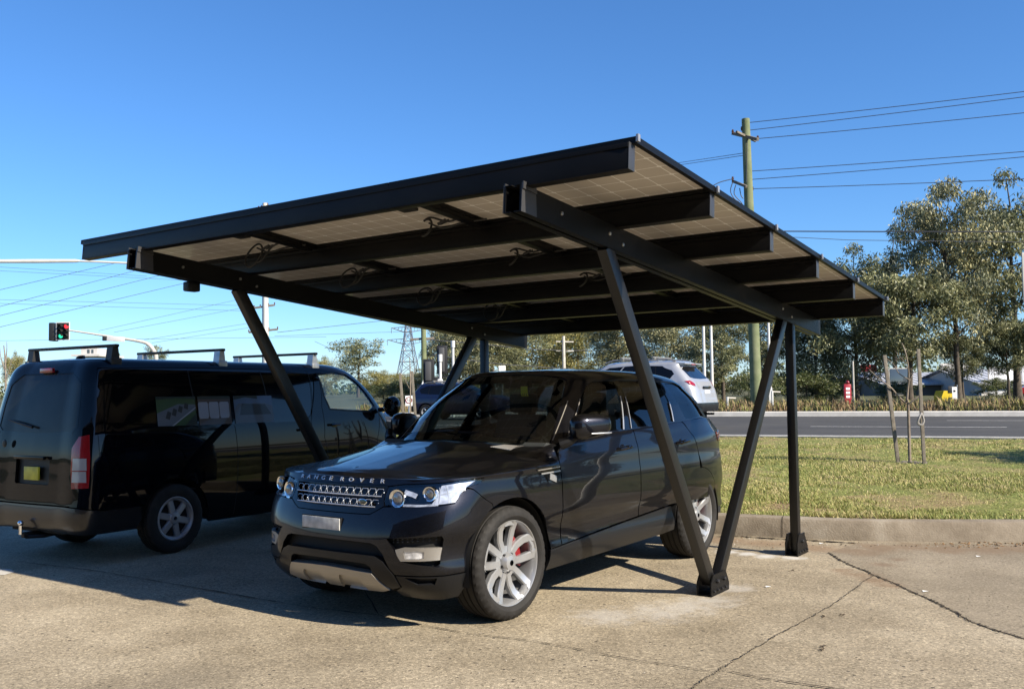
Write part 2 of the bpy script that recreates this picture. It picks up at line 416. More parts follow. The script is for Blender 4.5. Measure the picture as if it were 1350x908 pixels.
M['satin_metal'] = mat('satin_aluminium', (.36, .34, .31), .42, .75, bump=.06, bscale=260)
M['alloy'] = mat('silver_alloy', (.34, .345, .355), .34, .6, .4)
M['alloy_dull'] = mat('dull_hubcap', (.30, .31, .33), .4, .5, .2)
M['disc'] = mat('brake_disc', (.12, .12, .12), .4, 1)
M['red'] = mat('red_caliper', (.16, .002, .005), .3, 0, .6)
M['white_plastic'] = mat('white_reflector', (.62, .63, .66), .16, .5, .6, noise=.45, nscale=22)
M['lamp_glass'] = glass_mat('lamp_cover', (.93, .95, .97))
M['screen_glass'] = glass_mat('windscreen_glass', (.50, .58, .55))
M['tint_glass'] = glass_mat('tinted_glass', (.12, .14, .15))
M['van_glass'] = glass_mat('van_door_glass', (.88, .93, .90))
M['red_lens'] = mat('red_tail_lens', (.22, .004, .006), .15, 0, 1)
M['clear_lens'] = mat('clear_tail_lens', (.30, .30, .32), .2, .2, 1)
M['interior'] = mat('dark_interior', (.007, .007, .0075), .7)
M['seat'] = mat('grey_leather', (.018, .017, .016), .5)
M['paper'] = mat('white_paper', (.8, .8, .78), .7)
M['plate_white'] = mat('white_number_plate', (.42, .42, .41), .4, noise=.35, nscale=14)
M['plate_yellow'] = mat('yellow_number_plate', (.45, .42, .03), .45, noise=.25, nscale=10)
M['carport'] = mat('black_powder_coat', (.0040, .0039, .0041), .42, 0, 0, .16, bump=.12, bscale=500, noise=.45, nscale=2.2)
M['carport_post'] = mat('black_powder_coat_post', (.0042, .0041, .0042), .38, spec=.5, bump=.05, bscale=500)
M['bright_trim'] = mat('bright_satin_trim', (.62, .62, .62), .25, .7, .3)
M['galv'] = mat('galvanised_steel', (.42, .43, .44), .42, .9, noise=.15, nscale=12)
M['bolt'] = mat('steel_bolt', (.62, .62, .6), .3, 1)
M['cable'] = mat('black_cable', (.008, .008, .008), .5)
M['conc_pole'] = mat('grey_concrete_pole', (.42, .40, .36), .85, bump=.2, bscale=20, noise=.15, nscale=4)
M['white_metal'] = mat('white_painted_metal', (.55, .55, .54), .45, .1, noise=.06, nscale=5)
M['wire'] = mat('overhead_wire', (.05, .052, .06), .5, .3)
M['dark_grey'] = mat('dark_grey_metal', (.012, .012, .013), .5)
def text_verts(s, size, ext=.002):
    cu = bpy.data.curves.new('txt', 'FONT'); cu.body = s; cu.size = size; cu.extrude = ext; cu.align_x = 'CENTER'; cu.align_y = 'CENTER'; cu.resolution_u = 3
    o = bpy.data.objects.new('txt', cu); COL.objects.link(o)
    me = bpy.data.meshes.new_from_object(o.evaluated_get(bpy.context.evaluated_depsgraph_get()))
    vs = [v.co.copy() for v in me.vertices]; fs = [list(p.vertices) for p in me.polygons]
    bpy.data.objects.remove(o); bpy.data.curves.remove(cu); bpy.data.meshes.remove(me)
    return vs, fs
def add_text(mb, s, size, origin, right, up, ext=.002, sx=1.0, bold=0):
    vs, fs = text_verts(s, size, ext); O = Vector(origin); r = Vector(right).normalized(); u = Vector(up).normalized(); n = r.cross(u)
    mb.add([O+r*(v.x*sx)+u*v.y+n*v.z for v in vs], fs)
# ------------------------------------------------------------------ camera, sky, sun
def camera():
    f, h, pit, rol = 1227.18, 1.5726, R_(2.911), R_(-.715)
    cp, sp = math.cos(pit), math.sin(pit); fwd = Vector((0, cp, sp)); up = Vector((0, -sp, cp)); rt = Vector((1, 0, 0))
    r2 = rt*math.cos(rol)+up*math.sin(rol); u2 = -rt*math.sin(rol)+up*math.cos(rol)
    cam = bpy.data.cameras.new('camera'); o = bpy.data.objects.new('camera', cam); COL.objects.link(o)
    cam.sensor_width = 36; cam.sensor_fit = 'HORIZONTAL'; cam.lens = f/1350*36; cam.clip_start = .1; cam.clip_end = 6000
    o.matrix_world = Matrix(((r2.x, u2.x, -fwd.x, 0), (r2.y, u2.y, -fwd.y, 0), (r2.z, u2.z, -fwd.z, h), (0, 0, 0, 1)))
    scn.camera = o
camera()
GH = R_(-35.05); EP = Vector((math.cos(GH), math.sin(GH), 0)); ES = Vector((-EP.y, EP.x, 0)); G0 = Vector((-3.816, 7.4038, 0))
def G(p, s, z): return G0+EP*p+ES*s+Vector((0, 0, z))
SUN = (EP*1.413-ES*.03+Vector((0, 0, 1))).normalized(); EL = math.asin(SUN.z); AZ = math.atan2(SUN.x, SUN.y)
def lights(sky=.10, sun=3.6, expo=0.0):
    w = bpy.data.worlds.new('World'); scn.world = w; w.use_nodes = True; nt = w.node_tree; bg = nt.nodes['Background']
    s = nt.nodes.new('ShaderNodeTexSky'); s.sky_type = 'NISHITA'; s.sun_disc = False; s.sun_elevation = EL; s.sun_rotation = AZ
    s.air_density = 1.0; s.dust_density = .3; s.ozone_density = 10; s.altitude = 50
    hs = nt.nodes.new('ShaderNodeHueSaturation'); hs.inputs['Saturation'].default_value = 1.055; nt.links.new(s.outputs[0], hs.inputs['Color']); nt.links.new(hs.outputs[0], bg.inputs['Color']); bg.inputs['Strength'].default_value = sky
    L = bpy.data.lights.new('sun', 'SUN'); L.energy = sun; L.angle = R_(.53); L.color = (1, .90, .74)
    o = bpy.data.objects.new('sun', L); COL.objects.link(o); o.rotation_euler = SUN.to_track_quat('Z', 'Y').to_euler()
    v = scn.view_settings; v.view_transform = 'Standard'; v.look = 'None'; v.gamma = 1; v.exposure = expo; v.use_curve_mapping = False
# ------------------------------------------------------------------ wheels
def tyre_mesh(name, rad, wid, rim_r, n=160, notch=True):
    """axis y, outer face at +wid/2"""
    h = wid/2; side = rad-rim_r
    prof = [(rim_r, -h*.78), (rim_r+.012, -h*.9), (rim_r+side*.35, -h*1.0), (rim_r+side*.62, -h*.995), (rad-.022, -h*.93), (rad-.006, -h*.82)]
    tr = [(-.66, 0), (-.64, 1), (-.56, 1), (-.54, 0), (-.24, 0), (-.22, 1), (-.14, 1), (-.12, 0)]
    tr = tr+[(-a, b) for a, b in tr[::-1]]
    for a, b in tr: prof.append((rad-(.009 if b else 0)-.003*abs(a)**2, a*h))
    prof += [(r, -t) for r, t in prof[:6][::-1]]
    mb = MB(); vs = []; fs = []
    for i, (r, t) in enumerate(prof):
        sh = i in (4, 5, len(prof)-5, len(prof)-6)
        for k in range(n):
            a = 2*math.pi*k/n; q = r-(.006 if (sh and notch and k % 4 == 0) else 0); vs.append((q*math.cos(a), t, q*math.sin(a)))
    m = len(prof)
    for i in range(m-1):
        for k in range(n): fs.append((i*n+k, i*n+(k+1) % n, (i+1)*n+(k+1) % n, (i+1)*n+k))
    mb.add(vs, fs); return mb.mesh(name, M['rubber'], 28)
def spoke_bar(mb, line, w, depth, th, ang, side=1):
    """bevelled bar in the wheel plane: line of (r, lateral), width list, depth(r) = y of the outer face"""
    ca, sa = math.cos(ang), math.sin(ang); rows = []
    P = [np.array(q, float) for q in line]
    for i, p in enumerate(P):
        a = P[max(0, i-1)]; b = P[min(len(P)-1, i+1)]; t = (b-a)/np.linalg.norm(b-a); nn = np.array([-t[1], t[0]]); ww = w[i]/2
        y = depth(p[0]); sec = []
        for o, dy in ((-ww, -.010), (-ww*.74, 0), (ww*.74, 0), (ww, -.010), (ww*.95, -th), (-ww*.95, -th)):
            q = p+nn*o; sec.append((q[0]*ca-q[1]*sa, y+dy, q[0]*sa+q[1]*ca))
        rows.append(sec)
    vs = [q for r in rows for q in r]; fs = []
    for i in range(len(rows)-1):
        for k in range(6): fs.append((i*6+k, i*6+(k+1) % 6, (i+1)*6+(k+1) % 6, (i+1)*6+k))
    fs.append(list(range(6))); fs.append([(len(rows)-1)*6+k for k in range(6)][::-1]); mb.add(vs, fs)
def wheel_22(parent, rad=.3897):
    w = obj('wheel', tyre_hub := MB().lathe([(.02, .0), (.05, -.005), (.062, -.02), (.075, -.05), (.075, -.12)], 24).mesh('wheel', M['alloy']), parent)
    obj('tyre', tyre_mesh('tyre', rad, .275, .288), w, (0, -.115, 0))
    rim = MB()
    rim.lathe([(.288, -.014), (.303, -.012), (.3045, -.004), (.301, .001), (.290, -.002), (.281, -.014), (.272, -.05), (.262, -.12), (.268, -.22), (.290, -.245)], 96)
    dp = lambda r: -.030-.020*math.sin(min(1, r/.29)*math.pi)+.026*max(0, (r-.2)/.09)
    for k in range(5):
        a = math.pi/2+2*math.pi*k/5
        for s in (-1, 1):
            spoke_bar(rim, [(.035, s*.018), (.085, s*.033), (.150, s*.055), (.215, s*.066), (.262, s*.066), (.287, s*.062)], [.052, .052, .055, .058, .064, .082], dp, .042, a)
        spoke_bar(rim, [(.03, 0), (.075, 0), (.112, 0)], [.05, .055, .045], lambda r: dp(r)-.004, .04, a)
        spoke_bar(rim, [(.262, -.05), (.272, 0), (.262, .05)][0:3], [.03, .036, .03], dp, .034, a)
    obj('rim', rim.mesh('rim', M['alloy'], 30), w)
    nuts = MB()
    for k in range(5):
        a = math.pi/2+2*math.pi*(k+.5)/5; nuts.lathe([(.001, 0), (.010, 0), (.0125, -.004), (.0125, -.03)], 10, M=Matrix.Translation((.062*math.cos(a), -.026, .062*math.sin(a))))
    obj('wheel_nut', nuts.mesh('wheel_nut', M['dark_grey'], 30), w)
    d = MB().lathe([(.06, -.115), (.19, -.115), (.192, -.125), (.19, -.145), (.06, -.145)], 48); obj('brake_disc', d.mesh('brake_disc', M['disc']), w)
    c = MB(); pts = []
    for a in np.linspace(R_(105), R_(196), 9): pts.append(a)
    for a, b in zip(pts[:-1], pts[1:]):
        c.add([(r*math.cos(t), y, r*math.sin(t)) for t in (a, b) for r, y in ((.135, -.085), (.205, -.085), (.215, -.10), (.215, -.17), (.135, -.17))],
              [(0, 1, 6, 5), (1, 2, 7, 6), (2, 3, 8, 7), (3, 4, 9, 8), (4, 0, 5, 9)])
    obj('brake_caliper', c.mesh('brake_caliper', M['red'], 40), w)
    obj('wheel_back', MB().lathe([(.01, -.20), (.26, -.20)], 32).mesh('wheel_back', M['black_void']), w)
    return w

# ------------------------------------------------------------------ the dark SUV under the carport
def build_suv(loc, rot):
    A, K = suv_patches(); root = thing('parked_suv', 'glossy charcoal SUV with silver wheels and bright grille parked under the solar carport', 'car', loc, rot)
    I = A.inv; J = K.inv
    zs = lambda x: .425+.062*(-x-.45)
    hl = I([(.744, .469, .831), (.736, .454, .86), (.72, .453, .903), (.703, .463, .95), (.67, .576, .968), (.607, .722, .974), (.547, .802, .979), (.473, .865, .987), (.33, .926, .993), (.271, .935, .998),
            (.314, .935, .963), (.416, .908, .941), (.46, .896, .91), (.512, .886, .846), (.592, .824, .836), (.645, .756, .834), (.712, .611, .828)])
    hoodline = I([(.271, .935, .999), (.103, .952, 1.014), (-.15, .953, 1.037), (-.40, .953, 1.052), (-.597, .95, 1.064)])
    archF = I([(.455*math.cos(R_(a)), None, .385+.455*math.sin(R_(a))) for a in np.linspace(178, 63.5, 16)])
    archF2 = I([(.455*math.cos(R_(a)), None, .385+.455*math.sin(R_(a))) for a in np.linspace(63.5, 18, 8)])
    P = M['rr_paint']
    # wing
    fender = hoodline + I([(-.597, None, 1.0), (-.597, None, .8), (-.597, None, .6), (-.597, None, .432), (-.47, None, .426)]) + archF + I([(.215, None, .82), (.373, .928, .928), (.416, .908, .944), (.316, .935, .966)])
    for s in 'LR': skin('front_wing', [panel(A, fender, mirror=s, h=.04)], P, root)
    # bumper cover
    fog = I([(.787, .522, .624), (.762, .62, .63), (.70, .74, .638), (.611, .849, .646), (.600, .857, .624), (.604, .85, .564), (.615, .838, .466), (.637, .821, .451), (.69, .755, .458), (.726, .705, .466), (.761, .625, .481), (.779, .574, .564)])
    up = [(0, .765), (.2, .766), (.36, .768), (.405, .79), (.462, .822)]
    bump = I([(None, y, z) for y, z in up]) + I([(.712, .611, .825), (.645, .756, .831), (.592, .824, .833), (.52, .886, .846), (.465, .896, .91), (.42, .908, .936), (.373, .928, .926), (.215, None, .82)]) + archF2 + I([(.429, .921, .399), (.595, .851, .392), (.702, .734, .392), (.765, .578, .392)]) + I([(None, .545, .43), (None, .497, .519), (None, .446, .571), (None, .40, .585), (None, .2, .588), (None, 0, .588)])
    skin('front_bumper', [panel(A, bump, [fog], mirror='B', h=.03, rim=.03)], P, root)
    void = M['black_void']
    low = I([(None, 0, .60), (None, .42, .60), (None, .52, .54), (None, .60, .40), (None, .60, .30), (None, 0, .30)])
    lg = skin('lower_grille', [panel(A, low, off=-.055, mirror='B', rim=0)], void, root)
    for sg, sd in ((1, 'L'), (-1, 'R')):
        fg = skin('fog_recess', [panel(A, inset(fog, -.02), off=-.05, mirror=sd, rim=0)], void, root); lm = MB()
        for k in range(9):
            for q in range(2):
                pt = I([(None, .56+k*.034, .60+q*.018+.004*k*.5)])[0]; p = A([pt[0]], [pt[1]])[0]; n = A.normal(np.array([pt[0]]), np.array([pt[1]]))[0]
                c = p-n*.03; lm.ball((c[0], sg*c[1], c[2]), .007, 6)
        obj('grille_mesh', lm.mesh('grille_mesh', M['trim_grey']), fg)
    band = I([(None, 0, .507), (None, .25, .507), (None, .43, .505), (None, .495, .478), (.764, .574, .388), (.735, .60, .30), (.73, .52, .285), (.765, .47, .31), (.798, .41, .39), (.809, .392, .43), (None, .362, .447), (None, .2, .452), (None, 0, .454)])
    skin('bumper_bar', [panel(A, band, off=.004, mirror='B', h=.03, rim=.05)], M['trim_grey'], root)
    skid = I([(None, 0, .408), (None, .2, .403), (None, .402, .392), (None, .45, .34), (None, .505, .285), (None, .42, .262), (None, .25, .258), (None, 0, .262)])
    pad = [(.10, .355), (.27, .352), (.29, .325), (.30, .262), (.07, .262), (.085, .325)]
    pu = I([(None, y, z) for y, z in pad])
    sk = skin('skid_plate', [panel(A, skid, [pu], off=.010, mirror='B', h=.03, rim=.05), panel(A, pu, gap=0, off=-.006, mirror='B', h=.03, rim=.0)], M['satin_metal'], root)
    slot = I([(.74, .641, .377), (.626, .821, .377), (.624, .799, .333), (.69, .709, .333)])
    lowb = I([(.768, .583, .386), (.702, .734, .386), (.595, .851, .386), (.429, .921, .393), (.426, .889, .299), (.438, .841, .229), (.52, .763, .218), (.585, .671, .218), (.643, .538, .232), (.70, .53, .28), (.738, .603, .30)])
    for s in 'LR': skin('bumper_valance', [panel(A, lowb, [slot], mirror=s, h=.03, rim=.03), panel(A, inset(slot, -.015), off=-.03, mirror=s, rim=0)], M['trim_grey'], root)
    # fog lamps
    fl = I([(.775, .587, .556), (.756, .643, .571), (.68, .76, .571), (.603, .851, .571), (.604, .844, .489), (.69, .745, .484), (.761, .625, .481), (.77, .605, .504)])
    fi = I([(None, .645, .548), (None, .735, .553), (None, .77, .545), (None, .768, .506), (None, .74, .498), (None, .655, .497)])
    for s in 'LR':
        f = skin('fog_lamp', [panel(A, fl, [fi], gap=.001, off=-.004, mirror=s, h=.02, rim=.03)], M['satin_metal'], root)
        skin('lamp_lens', [panel(A, fi, gap=.001, off=-.014, mirror=s, h=.015, rim=0)], M['white_plastic'], f)
    # grille and its surround
    sur = I([(None, 0, .957), (None, .25, .958), (None, .449, .957), (.70, .462, .951), (.72, .451, .903), (.736, .452, .86), (.744, .466, .828), (None, .405, .792), (None, .36, .77), (None, .2, .768), (None, 0, .767)])
    gop = I([(None, .0, .946), (None, .25, .946), (None, .438, .946), (None, .42, .89), (None, .39, .815), (None, .2, .808), (None, 0, .806)])
    def pullhole(): pass
    n = len(sur)
    outer = sur[2:9]; inner = gop[2:5]
    ring = [sur[0], sur[1]] + outer + [sur[9], sur[10], gop[6], gop[5], gop[4], gop[3], gop[2], gop[1], gop[0]]
    gr = skin('grille', [panel(A, ring, gap=.0015, mirror='B', h=.03, rim=.04), panel(A, gop, gap=0, off=-.045, mirror='B', rim=0)], M['gloss_black'], root)
    def gp(y, z, o=0.): return Vector((.744-.15*y*y+(.942-z)*.34+o, y, z))
    g = MB()
    for z0, z1, w0, w1 in ((.887, .937, .424, .436), (.818, .866, .392, .412)):
        k = 13; hb = (z0+z1)/2
        g.tube([gp(y, z0, -.004) for y in np.linspace(-w0, w0, 25)], .0045, 6)
        for i in range(k):
            a = -w1+2*w1*i/k; b = a+2*w1/k; m_ = (a+b)/2
            g.tube([gp(a, hb, -.01), gp(a*.5+m_*.5-.004, z1-.004, -.01), gp(b*.5+m_*.5+.004, z1-.004, -.01), gp(b, hb, -.01)], .0024, 5)
            g.tube([gp(a*.99, hb, -.01), gp((a*.6+m_*.4)*.985, z0+.006, -.01)], .0024, 5); g.tube([gp(b*.99, hb, -.01), gp((b*.6+m_*.4)*.985, z0+.006, -.01)], .0024, 5)
            g.ball(gp(b, hb, -.006), .0050, 8)
    obj('grille_bar', g.mesh('grille_bar', M['bright_trim']), gr)
    bd = MB().ball(gp(.285, .848, .004), .04, 20, (.12, 1, .52)); b_ = obj('badge', bd.mesh('badge', M['chrome']), gr)
    bd = MB().ball(gp(.285, .848, .008), .033, 20, (.12, 1, .5)); obj('badge_face', bd.mesh('badge_face', mat('dark_green_enamel', (.01, .03, .022), .2, 0, 1)), b_)
    # bonnet
    hood = I([(None, 0, .958), (None, .25, .958), (None, .449, .957), (.701, .463, .953), (.67, .576, .971), (.607, .722, .977), (.547, .802, .982), (.473, .865, .99), (.33, .926, .996)]) + hoodline + I([(-.602, .89, None), (-.598, .80, None), (-.565, .60, None), (-.51, .35, None), (-.485, 0, None)])
    hood += [(A.ku[-1], hood[-1][1]-.01), (A.ku[-1], .01), (A.ku[-1]-.03, 0)]
    vent = I([(-.33, .50, None), (-.52, .50, None), (-.55, .62, None), (-.36, .68, None)])
    hd = skin('bonnet', [panel(A, hood, [vent], mirror='B', h=.045)], P, root)
    for sg, sd in ((1, 'L'), (-1, 'R')):
        vv = skin('bonnet_vent', [panel(A, inset(vent, -.004), off=-.012, mirror=sd, rim=0)], M['gloss_black'], hd)
        vm = MB()
        for k in range(9):
            y0 = .505+k*.019; a = A.inv([(-.34-.02*k/9*1.5, y0, None), (-.53-.02*k/9*1.5, y0, None)]); pa, pb = A(*np.array(a).T)
            vm.bar((pa[0], sg*pa[1], pa[2]-.002), (pb[0], sg*pb[1], pb[2]-.002), .009, .006, bev=.0015)
        obj('vent_slat', vm.mesh('vent_slat', M['satin_metal']), vv)
    txt = MB()
    for i, (ch, y) in enumerate(zip('RANGEROVER', [-.400, -.322, -.238, -.158, -.080, .035, .125, .222, .312, .405])):
        q = A.inv([(None, abs(y), .982)])[0]; p = A([q[0]], [q[1]])[0]; nn = A.normal(np.array([q[0]]), np.array([q[1]]))[0]
        if y < 0: p[1] *= -1; nn[1] *= -1
        nv = Vector(nn); r = Vector((0, 0, 1)).cross(nv).normalized(); u = nv.cross(r)
        add_text(txt, ch, .040, Vector(p)+nv*.003, r, u, .004, 1.45)
    obj('bonnet_lettering', txt.mesh('bonnet_lettering', M['bright_trim'], 30), hd)
    cowl = I([(-.487, 0, None), (-.512, .35, None), (-.567, .60, None), (-.60, .80, None), (-.60, .90, None), (-.66, .90, None), (-.66, 0, None)])
    skin('cowl', [panel(A, cowl, off=-.006, mirror='B', rim=.0)], M['satin_black'], root)
    # headlamps
    for s in 'LR':
        sg = 1 if s == 'L' else -1
        h = skin('headlight', [panel(A, inset(hl, -.006), gap=0, off=-.045, mirror=s, rim=0)], M['gloss_black'], root)
        wedge = I([(.552, .80, .966), (.473, .865, .976), (.335, .926, .986), (.416, .908, .944), (.457, .896, .91), (.51, .886, .853), (.592, .824, .845), (.63, .775, .847), (.60, .80, .90)])
        skin('reflector', [panel(A, wedge, gap=.003, off=-.012, mirror=s, h=.02, rim=.02)], M['white_plastic'], h)
        for q in ([(.57, .80, .955), (.60, .815, .852)], [(.535, .825, .965), (.545, .858, .852)], [(.46, .872, .972), (.49, .885, .880)], [(.57, .81, .905), (.44, .895, .935)], [(.41, .902, .975), (.43, .902, .925)]): skin('reflector_rib', [strip(A, I(q), .006, -.0105, s)], M['alloy_dull'], h)
        dr = I([(.712, .60, .838), (.66, .735, .838), (.60, .815, .846)]); skin('light_strip', [strip(A, dr, .016, -.010, s)], M['white_plastic'], h)
        dr = I([(.70, .59, .93), (.66, .64, .905), (.655, .67, .895)]); skin('light_strip', [strip(A, dr, .03, -.012, s)], M['white_plastic'], h)
        for (x, y, z, r) in ((.690, .545, .878, .052), (.600, .750, .910, .042)):
            cm = MB(); Mx = Matrix.Translation((x, sg*y, z)) @ Matrix.Rotation(sg*R_(12), 4, 'Z')
            cm.lathe([(r*.80, .014), (r*.98, .024), (r*1.14, .026), (r*1.18, .018), (r*1.1, -.03)], 28, 'x', Mx); q = obj('lamp_ring', cm.mesh('lamp_ring', M['chrome']), h)
            lm = MB().ball((x+.012, sg*y, z), r*.86, 20, (.45, 1, 1)); obj('lamp_lens', lm.mesh('lamp_lens', mat('projector_lens', (.16, .17, .185), .04, .55, 1)), h)
        skin('lamp_cover', [panel(A, hl, gap=.003, off=.0, mirror=s, h=.03, rim=.012)], M['lamp_glass'], h)
    # doors, quarter, sill
    fd = I([(-.603, None, .434), (-.603, None, .6), (-.603, None, .8), (-.603, None, 1.066), (-.635, .935, 1.12), (-.69, .91, 1.168), (-1.2, .899, 1.212), (-1.79, .904, 1.236), (-1.792, None, 1.1), (-1.785, None, .8), (-1.775, None, zs(-1.775)+.006), (-1.2, None, zs(-1.2)+.006)])
    rd = I([(-1.781, None, zs(-1.78)+.006), (-1.791, None, .8), (-1.798, None, 1.1), (-1.796, .904, 1.237), (-2.4, .901, 1.259), (-2.715, .894, 1.272), (-2.78, .93, 1.20), (-2.83, None, 1.135), (-2.895, None, 1.0), (-2.905, None, .842)]) + I([(-2.923+.455*math.cos(R_(a)), None, .385+.455*math.sin(R_(a))) for a in np.linspace(88, 160, 10)]) + I([(-2.36, None, zs(-2.36)+.006), (-2.1, None, zs(-2.1)+.006)])
    for s in 'LR':
        sg = 1 if s == 'L' else -1
        for nm, pl, hx in (('front_door', fd, -1.56), ('rear_door', rd, -2.60)):
            d = skin(nm, [panel(A, pl, mirror=s, h=.045)], P, root)
            q = A.inv([(hx, None, 1.10)])[0]; p = A([q[0]], [q[1]])[0]
            rc = MB().ball((p[0]+.005, sg*(p[1]-.010), p[2]-.012), .075, 18, (1, .2, .5)); obj('handle_cup', rc.mesh('handle_cup', M['gloss_black']), d)
            hm = MB(); hm.tube([(p[0]+.115, sg*(p[1]-.005), p[2]-.012), (p[0]+.09, sg*(p[1]+.022), p[2]-.008), (p[0], sg*(p[1]+.030), p[2]), (p[0]-.09, sg*(p[1]+.022), p[2]+.005), (p[0]-.115, sg*(p[1]-.005), p[2]+.006)], [.012, .016, .018, .016, .012], 10)
            obj('door_handle', hm.mesh('door_handle', M['gloss_black']), d)
        ve = I([(-.262, .965, 1.024), (-.42, .966, 1.027), (-.585, .963, 1.029), (-.587, .972, .965), (-.48, .98, .914), (-.41, .979, .917)])
        v = skin('wing_vent', [panel(A, ve, off=.004, mirror=s, h=.02, rim=.012)], M['gloss_black'], root)
        skin('vent_blade', [strip(A, I([(-.285, None, 1.008), (-.58, None, 1.012)]), .018, .012, s), strip(A, I([(-.33, None, .977), (-.58, None, .981)]), .016, .012, s), strip(A, I([(-.44, None, .952), (-.52, None, .925)]), .05, .008, s)], M['satin_metal'], v)
        sill = I([(-.44, None, zs(-.44)-.004), (-.445, None, .34), (-.43, None, .268), (-1.2, None, .282), (-2.2, None, .305), (-2.42, None, .32), (-2.36, None, zs(-2.36)-.004), (-1.4, None, zs(-1.4)-.004)])
        skin('sill', [panel(A, sill, mirror=s, h=.045, off=.004)], M['trim_grey'], root)
        tl = I([(-3.44, .905, 1.15), (-3.56, .87, 1.15), (-3.68, .76, 1.14), (-3.70, .70, 1.05), (-3.62, .84, 1.045), (-3.50, .895, 1.06)])
        skin('tail_light', [panel(A, tl, mirror=s, off=.006, h=.03)], M['red_lens'], root)
    qt = I([(-2.73, .893, 1.273), (-3.0, .885, 1.285), (-3.3, .86, 1.295), (-3.5, .82, 1.293), (None, .6, 1.25)]) 
    A_ = A; kv = A.kv; ku = A.ku
    body = I([(-2.735, .893, 1.274), (-3.0, .884, 1.286), (-3.25, .862, 1.295)]) + [(ku[11]-.01, kv[16]), (ku[11]-.01, kv[18]), (ku[11]-.01, kv[20]-.001), (ku[2], kv[20]-.001), (ku[2], kv[18])] + I([(-3.42, None, .42)]) + I([(-2.923+.455*math.cos(R_(a)), None, .385+.455*math.sin(R_(a))) for a in np.linspace(4, 87, 12)][::1] if False else [(-2.923-.455*math.cos(R_(a)), None, .385+.455*math.sin(R_(a))) for a in np.linspace(6, 87, 12)]) + I([(-2.90, None, 1.0), (-2.835, None, 1.137), (-2.785, .93, 1.20)])
    skin('rear_body', [panel(A, body, mirror='B', h=.05)], P, root)
    # dark inner shell under the skins and wheel housings
    sh = [(ku[1]+.02, kv[0]), (ku[1]+.02, kv[20]), (ku[9], kv[20]), (ku[9], kv[0])]
    ah = [I([(cx+.45*math.cos(R_(a)), None, .385+.45*math.sin(R_(a))) for a in np.linspace(-8, 188, 24)]) for cx in (0, -2.923)]
    sh1 = [(ku[9], kv[5])] + [(ku[9], kv[20]), (ku[2]+.03, kv[20])] + I([(-3.36, None, .44)]) + ah[1][::1][3:] + I([(-2.2, None, .36), (-.52, None, .34)]) + ah[0][::-1][3:-5] 
    mb = MB()
    for cx in (0, -2.923):
        for s in (1, -1):
            n = 24; vs = []; fs = []
            for i in range(n+1):
                a = R_(-12+204*i/n)
                for y in (.45, .945): vs.append((cx+.455*math.cos(a), s*y, .385+.455*math.sin(a)))
            for i in range(n): fs.append((2*i, 2*i+1, 2*i+3, 2*i+2))
            mb.add(vs, fs); mb.add([(cx+.455*math.cos(R_(-12+204*i/n)), s*.45, .385+.455*math.sin(R_(-12+204*i/n))) for i in range(n+1)], [list(range(n+1))])
    # underbody, firewall, floor
    mb.box(-3.6, .55, -.44, .44, .27, .5); mb.box(-2.45, -.48, -.90, .90, .30, .46); mb.box(-3.75, -3.40, -.80, .80, .32, .9); mb.box(-3.4, -2.4, -.44, .44, .5, .8)
    mb.box(.5, .62, -.62, .62, .25, .90); mb.box(-.62, -.56, -.90, .90, .4, 1.10); mb.box(-.6, .6, -.44, .44, .5, .9)
    mb.box(-.55, .35, -.86, .86, .86, .93); mb.box(.34, .50, -.75, .75, .42, .93)
    mb.box(-2.45, -2.40, -.88, .88, .4, 1.1)
    obj('underbody', mb.mesh('underbody', M['black_void'], 40), root)
    # greenhouse
    g4 = K.ku[4]; vA = K.kv[3]; vE = K.kv[-1]; top = K.ku[-1]
    dl = J([(-.845, .868, 1.20), (-1.005, .815, 1.36), (-1.205, .756, 1.50), (-1.40, .70, 1.622), (-1.52, .688, 1.652), (-1.945, .70, 1.664), (-2.295, .697, 1.665), (-2.735, .685, 1.652), (-3.05, .66, 1.636), (-3.17, .66, 1.60), (-3.25, .78, 1.43), (-3.32, .843, 1.308), (-2.937, .886, 1.293), (-2.578, .897, 1.281), (-2.112, .903, 1.26), (-1.655, .902, 1.246), (-1.174, .893, 1.229), (-.90, .888, 1.212)])
    wt = g4-.045
    shell = [(top-.002, .0), (top-.002, vE), (g4+.02, vE), (g4-.06, K.kv[10]+.12), (.10, K.kv[10]+.10), (.10, vE), (.0, vE), (.0, vA+.02), (wt*.5, vA-.012), (wt-.02, vA-.03), (wt, vA-.09), (wt+.006, 0)]
    skin('roof', [panel(K, shell, [dl], mirror='B', h=.05, gap=0, rim=.03)], P, root)
    ws = [(.0, 0), (.0, vA+.01), (wt*.5, vA-.008), (wt, vA-.03), (wt+.03, vA-.2), (wt+.03, 0)]
    wso = skin('windscreen', [panel(K, ws, mirror='B', h=.05, gap=0, off=-.006, rim=0)], M['screen_glass'], root)
    bandp = [(wt+.02, 0), (wt-.05, 0), (wt-.055, .35), (wt-.06, vA-.14), (.10, vA-.045), (.045, vA-.12), (.045, 0), (0, 0), (0, vA+.005), (wt*.5, vA-.01), (wt+.02, vA-.05)]
    skin('windscreen_band', [panel(K, bandp, mirror='B', h=.05, gap=0, off=-.009, rim=0)], M['gloss_black'], wso)
    wip = MB()
    for y0, y1, s_ in ((.05, .68, 1), (-.62, .0, 1)):
        a = K.inv([(None, abs(y0), 1.20)])[0]; pa = K([.06], [max(.02, abs(y0))])[0]; pb = K([.075], [abs(y1) if y1 else .02])[0]
        if y0 < 0: pa[1] *= -1
        wip.tube([Vector((pa[0], y0, pa[2]))+Vector((.012, 0, .012)), Vector(((pa[0]+pb[0])/2+.012, (y0+y1)/2, (pa[2]+pb[2])/2+.018)), Vector((pb[0]+.012, y1, pb[2]+.014))], [.011, .009, .006], 6)
